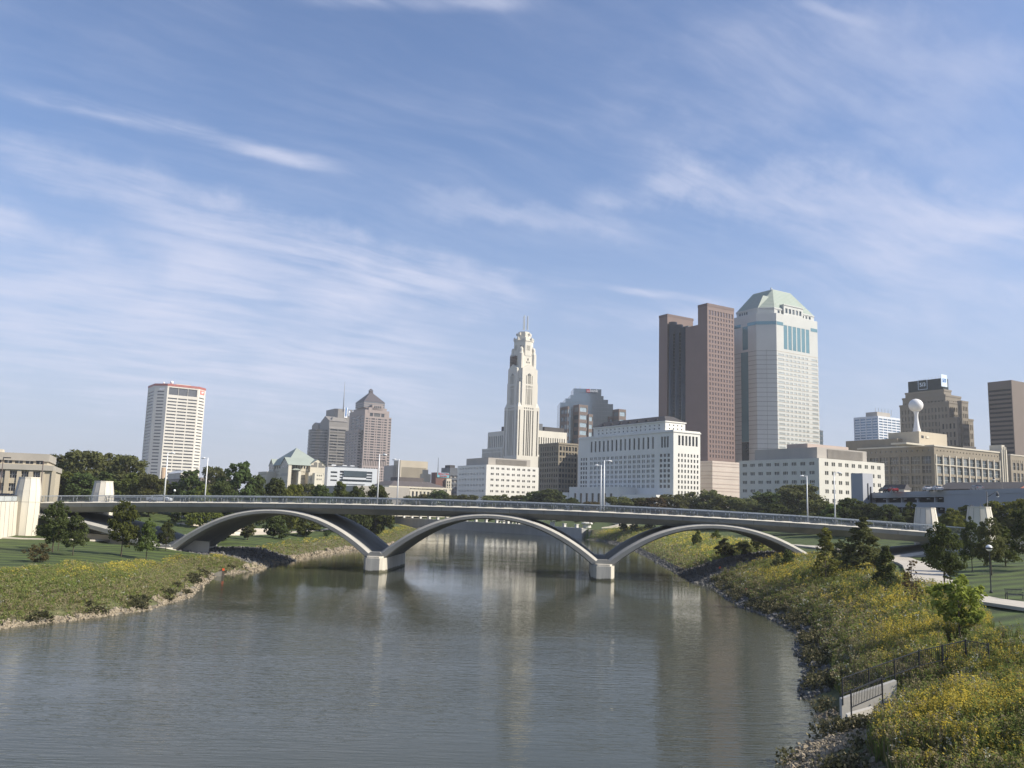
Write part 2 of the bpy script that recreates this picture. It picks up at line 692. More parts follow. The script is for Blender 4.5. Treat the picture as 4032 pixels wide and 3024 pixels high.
def meadow_width(P, right):
    y = P[:, 1]
    wl_ = np.interp(y, [60, 85, 112, 122, 137, 158, 200, 320, 420], [25, 22, 15, 11, 8, 9, 9, 12, 8])
    wr_ = np.interp(y, [20, 45, 60, 75, 98, 120, 145, 200, 340], [14, 12.5, 12.5, 13.5, 15, 20, 20, 22, 20])
    return np.where(right, wr_, wl_)


def noise2(P, s, seed=0):
    """cheap smooth value noise from sines"""
    x, y = P[:, 0] * s + seed * 7.3, P[:, 1] * s - seed * 3.1
    return (np.sin(x * 1.7 + 2 * np.sin(y * 0.9)) + np.sin(y * 2.1 + 1.5 * np.sin(x * 1.3 + 1)) + np.sin((x + y) * 1.1 + seed)) / 3


mw = meadow_width(cen, fr) + 1.6 * noise2(cen, 0.35, 2)
gm = np.zeros(len(F), int)                       # 0 lawn
gm[(fd < mw) & ~fq] = 1                          # 1 meadow soil
gm[(fd < np.where(fr, .3, .9) + .7 * noise2(cen, .5, 3)) & ~fq] = 2                         # 2 shore gravel
gm[(fbv > -1.5) & (fbv < 22) & (fd < 24) & ~fq] = 2
gm[(fd < -1)] = 3                                # 3 river bed
gm[(np.hypot(cen[:, 0], cen[:, 1]) > 430) & (fd > 40)] = 4   # 4 city paving
gm[(np.abs(cen[:, 0]) > 240)] = 4
# lawn material: mown stripes
LAWN = mat('mown_lawn', (0.047, 0.070, 0.010), 0.9, 0.22, 0.35, bump=0.5, bscale=9)
t = LAWN.node_tree
pb = t.nodes['Principled BSDF']
src = pb.inputs['Base Color'].links[0].from_socket
tcn = t.nodes.new('ShaderNodeTexCoord')
wv_ = t.nodes.new('ShaderNodeTexWave')
wv_.inputs['Scale'].default_value = 0.085
wv_.inputs['Distortion'].default_value = 3.0
wv_.inputs['Detail'].default_value = 1
wv_.inputs['Detail Scale'].default_value = 0.15
mpn = t.nodes.new('ShaderNodeMapping')
mpn.inputs['Rotation'].default_value = (0, 0, rad(65))
t.links.new(tcn.outputs['Object'], mpn.inputs['Vector'])
t.links.new(mpn.outputs[0], wv_.inputs['Vector'])
mrn = t.nodes.new('ShaderNodeMapRange')
mrn.inputs['To Min'].default_value = 0.58
mrn.inputs['To Max'].default_value = 1.38
t.links.new(wv_.outputs['Fac'], mrn.inputs['Value'])
sc_ = t.nodes.new('ShaderNodeVectorMath')
sc_.operation = 'SCALE'
t.links.new(src, sc_.inputs[0])
t.links.new(mrn.outputs[0], sc_.inputs['Scale'])
t.links.new(sc_.outputs[0], pb.inputs['Base Color'])
SOIL = mat('meadow_soil', (0.105, 0.108, 0.040), 0.95, 0.35, 0.8, bump=0.8, bscale=5, col2=(0.11, 0.095, 0.05), c2scale=0.5)
GRAV = mat('shore_gravel', (0.17, 0.15, 0.115), 0.95, 0.35, 2.5, bump=1.0, bscale=3)
BED = mat('river_mud', (0.06, 0.055, 0.04), 0.9, 0.2, 1)
PAVE = mat('city_paving', (0.16, 0.16, 0.155), 0.9, 0.2, 0.05)
me = bpy.data.meshes.new('ground')
me.vertices.add(len(GP))
me.vertices.foreach_set('co', np.column_stack([GP, GZ]).astype(np.float32).ravel())
me.loops.add(F.size)
me.loops.foreach_set('vertex_index', F.ravel().astype(np.int32))
me.polygons.add(len(F))
me.polygons.foreach_set('loop_start', np.arange(0, F.size, 4, dtype=np.int32))
me.polygons.foreach_set('loop_total', np.full(len(F), 4, dtype=np.int32))
for q in (LAWN, SOIL, GRAV, BED, PAVE):
    me.materials.append(q)
me.polygons.foreach_set('material_index', gm.astype(np.int32))
me.polygons.foreach_set('use_smooth', np.ones(len(F), bool))
me.update(calc_edges=True)
tag(link('ground', me), kind='structure')

# ------------------------------------------------------------------ water
WM = bpy.data.materials.new('river_water')
WM.use_nodes = True
t = WM.node_tree
p = t.nodes['Principled BSDF']
p.inputs['Base Color'].default_value = (0.052, 0.055, 0.037, 1)
p.inputs['Roughness'].default_value = 0.045
p.inputs['IOR'].default_value = 1.33
p.inputs['Specular IOR Level'].default_value = 0.31
tcn = t.nodes.new('ShaderNodeTexCoord')


def wave(scale, rz, sx, sy, detail=3, rough=0.5):
    mp = t.nodes.new('ShaderNodeMapping')
    mp.inputs['Rotation'].default_value = (0, 0, rz)
    mp.inputs['Scale'].default_value = (sx, sy, 1)
    t.links.new(tcn.outputs['Object'], mp.inputs['Vector'])
    n = t.nodes.new('ShaderNodeTexNoise')
    n.inputs['Scale'].default_value = scale
    n.inputs['Detail'].default_value = detail
    n.inputs['Roughness'].default_value = rough
    n.inputs['Distortion'].default_value = 0.25
    t.links.new(mp.outputs[0], n.inputs['Vector'])
    return n.outputs['Fac']


def tmath(op, a, b):
    n = t.nodes.new('ShaderNodeMath')
    n.operation = op
    for i, v in enumerate((a, b)):
        if isinstance(v, (int, float)):
            n.inputs[i].default_value = v
        else:
            t.links.new(v, n.inputs[i])
    return n.outputs[0]


rip = tmath('ADD', tmath('MULTIPLY', wave(1.7, rad(-6), 0.26, 1.5, 3), 0.7), tmath('MULTIPLY', wave(4.5, rad(9), 0.32, 1.4, 2), 0.24))
rip = tmath('ADD', rip, tmath('MULTIPLY', wave(0.30, rad(-10), 0.30, 1.3, 2), 0.8))
# calmer and rougher patches
patch = wave(0.035, rad(-35), 0.7, 1.3, 4, 0.6)
pr = t.nodes.new('ShaderNodeMapRange')
pr.inputs['From Min'].default_value = 0.38
pr.inputs['From Max'].default_value = 0.62
pr.inputs['To Min'].default_value = 0.35
pr.inputs['To Max'].default_value = 1.0
t.links.new(patch, pr.inputs['Value'])
# wind drops in the lee behind the bridge
spx = t.nodes.new('ShaderNodeSeparateXYZ')
t.links.new(tcn.outputs['Object'], spx.inputs[0])
lee = t.nodes.new('ShaderNodeMapRange')
lee.interpolation_type = 'SMOOTHSTEP'
lee.inputs['From Min'].default_value = 85
lee.inputs['From Max'].default_value = 135
lee.inputs['To Min'].default_value = 1.0
lee.inputs['To Max'].default_value = 0.22
t.links.new(spx.outputs['Y'], lee.inputs['Value'])
bmp = t.nodes.new('ShaderNodeBump')
bmp.inputs['Distance'].default_value = 0.075
t.links.new(tmath('MULTIPLY', pr.outputs[0], lee.outputs[0]), bmp.inputs['Strength'])
t.links.new(rip, bmp.inputs['Height'])
t.links.new(bmp.outputs[0], p.inputs['Normal'])
mb = MB()
mb.face([(-400, -80, 0), (70, -80, 0), (70, 700, 0), (-400, 700, 0)])
tag(mb.build('river', WM), kind='structure')

# ------------------------------------------------------------------ footpaths draped on the lawns
PATHM = mat('path_concrete', (0.44, 0.40, 0.335), 0.9, 0.10, 0.5, bump=0.2)


def path(name, pts, w, lift=0.05):
    P = [Vector((a, b, 0)) for a, b in pts]
    fine = []
    for i in range(len(P) - 1):
        n = max(2, int((P[i + 1] - P[i]).length / 1.0))
        p0 = P[max(i - 1, 0)]
        p3 = P[min(i + 2, len(P) - 1)]
        for k in range(n):
            s = k / n
            fine.append(0.5 * ((2 * P[i]) + (P[i + 1] - p0) * s + (2 * p0 - 5 * P[i] + 4 * P[i + 1] - p3) * s * s + (3 * P[i] - p0 - 3 * P[i + 1] + p3) * s ** 3))
    fine.append(P[-1])
    L, R_ = [], []
    for i, c in enumerate(fine):
        tdir = (fine[min(i + 1, len(fine) - 1)] - fine[max(i - 1, 0)]).normalized()
        nrm = Vector((-tdir.y, tdir.x, 0))
        L.append(c + nrm * w / 2)
        R_.append(c - nrm * w / 2)
    zl = [max(float(a), float(b)) + lift for a, b in zip(height(np.array([(v.x, v.y) for v in L])), height(np.array([(v.x, v.y) for v in R_])))]
    mb = MB()
    for i in range(len(fine) - 1):
        a, b, c, d = [Vector((q.x, q.y, z)) for q, z in ((L[i], zl[i]), (R_[i], zl[i]), (R_[i + 1], zl[i + 1]), (L[i + 1], zl[i + 1]))]
        mb.face([d, c, b, a])
        dn = Vector((0, 0, -0.3))
        mb.face([a, a + dn, d + dn, d])
        mb.face([c, c + dn, b + dn, b])
    return tag(mb.build(name, PATHM), kind='structure')


path('footpath', [(53, 50), (50, 62), (48.2, 72), (46.6, 82), (47.2, 92), (51, 104), (56.5, 117), (63.5, 135), (68, 160), (66, 200), (64, 240)], 5.0)
path('footpath', [(-150, 142), (-112, 147), (-92, 150), (-80, 158), (-72, 176), (-70, 196), (-62, 216), (-58, 240), (-55, 275), (-62, 330), (-75, 390)], 2.6)
path('footpath', [(63, 196), (58, 215), (56, 245), (60, 300), (72, 360)], 2.4)

# ------------------------------------------------------------------ the bridge
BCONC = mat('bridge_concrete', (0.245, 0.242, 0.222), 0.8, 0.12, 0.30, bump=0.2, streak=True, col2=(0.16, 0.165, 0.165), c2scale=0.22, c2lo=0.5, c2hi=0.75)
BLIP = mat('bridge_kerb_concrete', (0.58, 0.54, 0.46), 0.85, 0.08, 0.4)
PIERM = mat('pier_concrete', (0.53, 0.495, 0.42), 0.85, 0.20, 0.9, bump=0.2, streak=True, tide=(0.10, 0.095, 0.06))
ASPH = mat('asphalt', (0.06, 0.06, 0.06), 0.9, 0.15, 0.6)
curb_px = [(194, 1975), (1000, 1978.5), (1500, 1985), (2000, 1996), (2377, 2011.5), (2900, 2044.5), (3289, 2064), (3560, 2083)]
cu = [bhit(*c) for c in curb_px]
CPOLY = np.polyfit([c[0] for c in cu], [c[1] for c in cu], 3)


def dz(u):
    return float(np.polyval(CPOLY, min(max(u, -125), 85)))


UL, UR = -106.7, 65.6
SPR = [bhit(650, 2132)[0], bhit(1478, 2165)[0], bhit(2374, 2195)[0], bhit(3287, 2235)[0]]
DECKW = 18.2
bridge = thing('arch_bridge', 'long grey concrete arch bridge with shallow arches crossing the river', 'bridge', bpt(-20, 9, 0))
BORG = bridge.location.copy()
us = np.linspace(UL - 4, UR + 4, 90)
prof = [(0.28, 0.0), (0.0, -0.24), (0.07, -0.20), (0.16, -0.95), (1.7, -2.0), (DECKW - 1.7, -2.0), (DECKW - 0.16, -0.95), (DECKW - 0.07, -0.2),
        (DECKW, -0.2), (DECKW - 0.2, 0.0), (DECKW - 0.5, 0.0), (DECKW - 0.5, -0.12), (0.5, -0.12), (0.5, 0.0)]
mb = MB()
nP = len(prof)
for i in range(len(us) - 1):
    for k in range(nP):
        k2 = (k + 1) % nP
        q = [bpt(us[j], prof[kk][0], dz(us[j]) + prof[kk][1]) for j, kk in ((i, k), (i + 1, k), (i + 1, k2), (i, k2))]
        lip = k in (0, 9, 13, 8, 10, 12) and k != 11
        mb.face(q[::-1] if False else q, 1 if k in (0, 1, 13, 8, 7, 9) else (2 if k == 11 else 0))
for j in (0, len(us) - 1):
    mb.face([bpt(us[j], a_, dz(us[j]) + b_) for a_, b_ in prof], 0)
mb.build('deck', [BCONC, BLIP, ASPH], bridge, BORG)


def arch(u0, u1, t0=0.0, t1=1.0, zs=3.35, name='arch_rib'):
    mb = MB()
    N = 44
    rows = []
    for i in range(N + 1):
        tt = t0 + (t1 - t0) * i / N
        u = u0 + (u1 - u0) * tt
        s = abs(2 * tt - 1)
        zc = dz((u0 + u1) / 2) * 0.35 + dz(u) * 0.65 - 1.22
        zt = zs + (zc - zs) * (1 - s ** 2.15)
        th = 0.78 + 0.85 * s ** 2
        bev = 0.30 + 0.22 * s
        v1 = DECKW
        rows.append([bpt(u, a_, zz_) for a_, zz_ in ((-0.12, zt - bev), (0.45, zt), (v1 - 0.45, zt), (v1 + 0.12, zt - bev), (v1 + 0.12, zt - th),
                                                     (v1 - 0.5, zt - th - 0.22), (0.5, zt - th - 0.22), (-0.12, zt - th))])
    for i in range(N):
        for k in range(8):
            k2 = (k + 1) % 8
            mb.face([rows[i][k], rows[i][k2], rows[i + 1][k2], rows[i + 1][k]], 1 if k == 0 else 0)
    mb.face(rows[0])
    mb.face(rows[-1])
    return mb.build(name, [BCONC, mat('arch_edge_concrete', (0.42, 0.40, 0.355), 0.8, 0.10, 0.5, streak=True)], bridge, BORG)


# joints between the precast deck panels
mb = MB()
JNT = mat('deck_joint', (0.07, 0.07, 0.068), 0.9)
u = UL + 4
while u < UR:
    mb.bar(bpt(u, 0.005, dz(u) - 0.26), bpt(u, 0.10, dz(u) - 0.93), 0.05, 0.04)
    mb.build('panel_joint', JNT, bridge, BORG)
    mb = MB()
    u += 6.18
gap = 0.75
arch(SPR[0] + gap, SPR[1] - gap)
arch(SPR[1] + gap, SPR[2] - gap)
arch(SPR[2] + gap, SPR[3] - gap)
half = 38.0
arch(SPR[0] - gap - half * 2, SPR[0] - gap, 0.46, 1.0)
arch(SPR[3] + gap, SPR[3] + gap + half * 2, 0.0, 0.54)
for i, s in enumerate(SPR):
    gz = -1.5 if i in (1, 2) else ground_z(*bpt(s, 2, 0).to_2d()) - 0.8
    topz = 2.5 if i in (1, 2) else 2.75
    hw = 2.05
    poly = [(-hw, 0.3), (-1.15, -2.2), (1.35, -2.2), (hw, 0.0), (hw, DECKW), (1.35, DECKW + 2.2), (-1.15, DECKW + 2.2), (-hw, DECKW)]
    mb = MB()
    mb.prism([tuple(bpt(s + a_, b_, 0).to_2d()) for a_, b_ in poly], gz, topz)
    mb.prism([tuple(bpt(s + a_ * 0.86, b_ if 0.5 < b_ < DECKW - .1 else (b_ + 0.35 if b_ < 5 else b_ - 0.35), 0).to_2d()) for a_, b_ in poly], topz, topz + 0.3)
    pier = mb.build('pier', PIERM, bridge, BORG)
    mb = MB()
    k = 0.95
    c = [(-0.9 * k, 3.5), (0.9 * k, 3.5), (1.5, 2.95), (0.85, topz + 0.3), (-0.85, topz + 0.3), (-1.5, 2.95)]
    pts0 = [bpt(s + a_, -0.22, z_ ) for a_, z_ in c]
    pts1 = [bpt(s + a_, DECKW + 0.22, z_) for a_, z_ in c]
    mb.face(pts0)
    mb.face(pts1[::-1])
    for q in range(6):
        q2 = (q + 1) % 6
        mb.face([pts0[q], pts0[q2], pts1[q2], pts1[q]])
    mb.build('bearing_block', BCONC, pier, BORG)

# railings
RAILM = mat('railing_steel', (0.30, 0.32, 0.33), 0.45, 0.08, metal=0.4)
RAILT = mat('railing_top_steel', (0.55, 0.57, 0.58), 0.4, 0.05, metal=0.3)


def railing_run(mb, u0, u1, v):
    n = max(2, int((u1 - u0) / 3))
    uu = np.linspace(u0, u1, n + 1)
    for i in range(n):
        a_, b_ = uu[i], uu[i + 1]
        for h_, w_, d_ in ((1.08, 0.13, 0.16), (0.90, 0.05, 0.05), (0.16, 0.05, 0.05)):
            mb.bar(bpt(a_, v, dz(a_) + h_), bpt(b_, v, dz(b_) + h_), w_, d_, 1 if h_ > 1 else 0)
        for k in range(5):
            h_ = 0.28 + 0.12 * k
            mb.bar(bpt(a_, v + 0.03, dz(a_) + h_), bpt(b_, v + 0.03, dz(b_) + h_), 0.02, 0.03)


mb = MB()
railing_run(mb, UL + 1.6, UR + 1, 0.28)
mb.build('handrail', [RAILM, RAILT], bridge, BORG)
pm = None
u = UL + 2.6
while u < UR:
    if pm is None:
        mb = MB()
        for du in (-0.34, 0.34):
            b0 = Vector((du, 0, 0))
            mb.bar(b0 + Vector((0, 0.02, -0.02)), b0 + Vector((0, -0.16, 0.45)), 0.09, 0.12)
            mb.bar(b0 + Vector((0, -0.16, 0.45)), b0 + Vector((0, 0.02, 0.72)), 0.09, 0.12)
            mb.bar(b0 + Vector((0, 0.02, 0.72)), b0 + Vector((0, -0.10, 1.05)), 0.09, 0.12)
        mb.bar((-.38, .02, 0.01), (.38, .02, 0.01), .12, .05)
        o = mb.build('railing_post', RAILM, bridge)
        pm = o.data
    else:
        o = link('railing_post', pm, bridge)
    o.location = bpt(u, 0.28, dz(u)) - BORG
    o.rotation_euler = (0, 0, -BTH)
    u += 3.09
mb = MB()
railing_run(mb, UL + 1.6, UR + 1, DECKW - 0.28)
for k in range(56):
    u = UL + 2.6 + 3.09 * k
    for du in (-0.34, 0.34):
        mb.bar(bpt(u + du, DECKW - 0.28, dz(u)), bpt(u + du, DECKW - 0.2, dz(u) + 1.05), 0.08)
mb.build('handrail', [RAILM, RAILT], bridge, BORG)

# abutments: solid walls under each end of the deck
for u0, u1 in ((UL - 6, UL + 1.2), (UR - 1.2, UR + 6)):
    mb = MB()
    mb.prism([tuple(bpt(a_, b_, 0).to_2d()) for a_, b_ in ((u0, 1.0), (u1, 1.0), (u1, DECKW - 1), (u0, DECKW - 1))], 1.0, dz(u0) - 1.9)
    mb.build('abutment', BCONC, bridge, BORG)

# bridge-end pylons
TOWM = mat('pylon_stone', (0.62, 0.575, 0.48), 0.85, 0.10, 0.5, streak=True, bump=0.1)
TOWJ = mat('pylon_joint', (0.22, 0.20, 0.17), 0.9)


def pylon(u, v, ztop, zbot, label):
    p = bpt(u, v, 0)
    th = thing('bridge_pylon', label, 'pylon', (p.x, p.y, zbot), -BTH, 'stone pylons at the bridge ends')
    H = ztop - zbot
    n = 12
    zr = dz(u) - zbot
    prof_ = [(2.02, 0)] + [(1.0 * np.interp(z_, [0, zr * 0.75, zr, zr + (H - zr) * .45, H], [2.08, 2.28, 2.27, 2.17, 1.80]), z_) for z_ in np.linspace(0.05, H, 12)]
    mb = MB()
    mb.tube2((0, 0, 0), prof_, n, 0, False, a0=rad(9))
    mb.build('shaft', TOWM, th)
    mb = MB()
    for k in range(n):
        t_ = 2 * math.pi * k / n + rad(9)
        for i in range(len(prof_) - 1):
            a_, b_ = prof_[i], prof_[i + 1]
            ra, rb = a_[0] + 0.003, b_[0] + 0.003
            mb.bar((ra * math.cos(t_), ra * math.sin(t_), a_[1]), (rb * math.cos(t_), rb * math.sin(t_), b_[1]), 0.05, 0.02)
    for i in range(n):
        t1, t2 = 2 * math.pi * i / n + rad(9), 2 * math.pi * (i + 1) / n + rad(9)
        r = 2.275
        mb.bar((r * math.cos(t1), r * math.sin(t1), zr), (r * math.cos(t2), r * math.sin(t2), zr), 0.03, 0.05)
    mb.build('panel_joint', TOWJ, th)
    mb = MB()
    mb.tube2((0, 0, 0), [(1.80, H), (1.84, H + 0.02), (1.84, H + 0.22), (1.4, H + 0.22)], n, 0, False, a0=rad(9))
    mb.build('coping', TOWM, th)
    return th


uL1, zL1 = bhit(146, 1884, 0)
pylon(UL, -0.6, bhit(146, 1884, -0.6)[1], 2.8, 'tallest pale stone pylon, standing on the left lawn at the near left bridge end')
uL2 = bhit(404, 1935, DECKW + 1)[0]
pylon(uL2, DECKW + 1.2, bhit(404, 1898, DECKW + 1)[1], 3.2, 'tapered pale stone pylon rising behind the railing before the big tree mass')
uR2 = bhit(3647, 2035, DECKW + 1)[0]
pylon(uR2, DECKW + 1.2, bhit(3647, 2003, DECKW + 1)[1], 4.5, 'beige stone pylon at the far right end, standing before the grey parking garage')
uR1 = bhit(3857, 2035, -0.6)[0]
pylon(uR1, -0.6, bhit(3857, 2000, -0.6)[1], 4.5, 'beige stone pylon at the near right bridge end, half hidden by trees under street lamps')

# left approach: retaining wall with a glass balustrade
rw = thing('retaining_wall', 'long pale panelled retaining wall running left from the tallest stone pylon', 'wall', bpt(UL - 3, -8, 3))
RWO = rw.location.copy()
a0, a1 = UL - 75, UL - 1.9
zt = dz(UL) + 0.02
W0 = bpt(UL - 1.2, -0.6, 0)
wd = Vector((5.2, -17.0, 0)).normalized()
wn_ = Vector((-wd.y, wd.x, 0))            # faces the river
if wn_.x < 0:
    wn_ = -wn_
WL = 46.0


def wpt(s_, o_, z_):
    p_ = W0 + wd * s_ + wn_ * o_
    return Vector((p_.x, p_.y, z_))


mb = MB()
mb.hexa([wpt(0, .3, 1), wpt(WL, .3, 1), wpt(0, -.7, 1), wpt(WL, -.7, 1), wpt(0, 0, zt), wpt(WL, 0, zt), wpt(0, -.7, zt), wpt(WL, -.7, zt)])
mb.build('wall', TOWM, rw, RWO)
mb = MB()
s_ = 2.2
while s_ < WL:
    mb.bar(wpt(s_, .29, 1.2), wpt(s_, 0.01, zt - .02), .09, .05)
    s_ += 2.9
mb.build('panel_joint', TOWJ, rw, RWO)
mb = MB()
mb.bar(wpt(0, -.3, zt + 1.05), wpt(WL, -.3, zt + 1.05), .10, .12)
mb.bar(wpt(0, -.3, zt + .06), wpt(WL, -.3, zt + .06), .08, .12)
s_ = 0.5
while s_ < WL:
    mb.bar(wpt(s_, -.3, zt), wpt(s_, -.3, zt + 1.05), .08)
    s_ += 5.2
bal = mb.build('balustrade', DARKM, rw, RWO)
mb = MB()
mb.bar(wpt(0, -.3, zt + .55), wpt(WL, -.3, zt + .55), .03, .85)
mb.build('glass_panel', mat('frosted_glass', (0.45, 0.49, 0.5), 0.2, 0.15, 0.6), bal, RWO)
mb = MB()
cc_ = [wpt(0, -.7, 0), wpt(WL, -.7, 0), wpt(WL, -.7, 0) + Vector((-120, 0, 0)), wpt(0, -.7, 0) + Vector((-120, 0, 0))]
mb.prism([(q_.x, q_.y) for q_ in cc_][::-1], 0, zt - .2, top=1)
tag(mb.build('approach_road', [LAWN, ASPH]), kind='structure')
mb = MB()
mb.prism([tuple(bpt(a_, b_, 0).to_2d()) for a_, b_ in ((a0, 1.0), (a1 + 2, 1.0), (a1 + 2, DECKW - 1), (a0, DECKW - 1))], 0, zt - 0.15)
tag(mb.build('approach_road', ASPH), kind='structure')
mb = MB()
mb.prism([tuple(bpt(a_, b_, 0).to_2d()) for a_, b_ in ((UR + 6.1, 0.6), (UR + 120, 0.6), (UR + 120, DECKW), (UR + 6.1, DECKW))], 0, dz(UR) - 0.15, top=1)
tag(mb.build('approach_road', [BCONC, ASPH]), kind='structure')

# bridge light masts
pl = None
for (px, py, v, arm, lab) in ((645, 1972, 0.7, 1, 'tall white light mast on the near side of the bridge, first from the left'),
                              (806, 1965, DECKW - .7, -1, 'tall white light mast on the far side of the bridge, right of the leftmost mast'),
                              (1485, 1981, 0.7, 1, 'tall white light mast above the left river pier, on the near parapet'),
                              (1564, 1964, DECKW - .7, -1, 'white light mast on the far parapet, before the beaux arts city building'),
                              (2377, 1998, 0.7, 1, 'taller of the two white masts close together above the right river pier'),
                              (2365, 1990, DECKW - .7, -1, 'shorter of the two white masts close together above the right river pier'),
                              (3180, 2039, DECKW - .7, -1, 'white light mast on the far parapet, before the dark trees on the right'),
                              (3289, 2062, 0.7, 1, 'tall white light mast on the near parapet at the right, before the white office block')):
    u, _ = bhit(px, py, v)
    if pl is None:
        pl = thing('light_mast', lab, 'lamp post', (0, 0, 0), 0, 'white light masts along the bridge')
        mb = MB()
        mb.tube([(0, 0, 0), (0, 0, 4.5), (0, 0, 9.15)], [0.15, 0.12, 0.085], 8)
        mb.build('pole', WHITEP, pl)
        mb = MB()
        mb.tube([(0, 0, 9.0), (0.35, 0, 9.08), (0.75, 0, 9.06)], [0.05, 0.05, 0.05], 6)
        mb.build('arm', WHITEP, pl)
        mb = MB()
        mb.tube([(0.55, 0, 9.08), (0.75, 0, 9.1), (1.25, 0, 9.02), (1.4, 0, 9.0)], [0.06, 0.16, 0.14, 0.05], 8)
        mb.build('lamp_head', WHITEP, pl)
        r = pl
    else:
        r = pl.copy()
        COL.objects.link(r)
        for ch in list(pl.children):
            c = ch.copy()
            COL.objects.link(c)
            c.parent = r
        r['label'] = lab
    r.location = bpt(u, v, dz(u) - 0.02)
    r.rotation_euler = (0, 0, -BTH if arm > 0 else math.pi - BTH)
# ------------------------------------------------------------------ city buildings
GRID = rad(32)
WHITEST = mat('white_limestone', (0.70, 0.68, 0.62), 0.8, 0.06, 0.06, streak=True)
CREAM = mat('cream_stone', (0.55, 0.50, 0.40), 0.85, 0.09, 0.08, streak=True)
BEIGE = mat('beige_stone', (0.46, 0.40, 0.30), 0.85, 0.10, 0.08, streak=True)
TAN = mat('tan_brick', (0.25, 0.212, 0.155), 0.9, 0.12, 0.1, streak=True)
BROWNG = mat('brown_granite', (0.165, 0.108, 0.092), 0.6, 0.06, 0.08)
GREYST = mat('grey_stone', (0.36, 0.33, 0.29), 0.8, 0.08, 0.08, streak=True)
DARKROOF = mat('dark_roof', (0.055, 0.05, 0.05), 0.8, 0.15, 0.2)
GREENROOF = mat('verdigris_roof', (0.295, 0.33, 0.285), 0.7, 0.08, 0.1, streak=True)
LOUV = mat('louvre_panel', (0.20, 0.18, 0.155), 0.7, 0.1)
FRAME = mat('window_frame', (0.55, 0.54, 0.5), 0.6, 0.05)
SLATEM = mat('slate_band', (0.10, 0.11, 0.125), 0.5, 0.1)
PANELW = mat('white_panel', (0.62, 0.64, 0.66), 0.5, 0.04, 0.1)
PINKST = mat('pinkish_stone', (0.42, 0.34, 0.29), 0.8, 0.08, 0.1)
CITYZ = 8.0


def grid(u0, u1, nc, wf, v0, v1, nr, hf, pair=1, gap=0.16):
    """rows x columns of openings, each a list of rects that form one window"""
    out = []
    cw, rh = (u1 - u0) / nc, (v1 - v0) / nr
    for r in range(nr):
        for c in range(nc):
            w, h = cw * wf, rh * hf
            a = u0 + cw * c + (cw - w) / 2
            b = v0 + rh * r + (rh - h) / 2
            pw = (w - gap * w * (pair - 1)) / pair
            out.append([(a + k * (pw + gap * w), b, a + k * (pw + gap * w) + pw, b + h) for k in range(pair)])
    return out


SEPARATE = {'turret', 'antenna', 'pinnacle', 'dormer', 'plant_room', 'corner_pier', 'roof_mast', 'sign_shield', 'glass_bay', 'gable',
            'arched_window', 'dormer_roof', 'chimney', 'roof_vent', 'satellite_dish', 'shop_window', 'entrance', 'roof_hut', 'buttress', 'lower_glass', 'gabled_bay', 'gable_roof'}


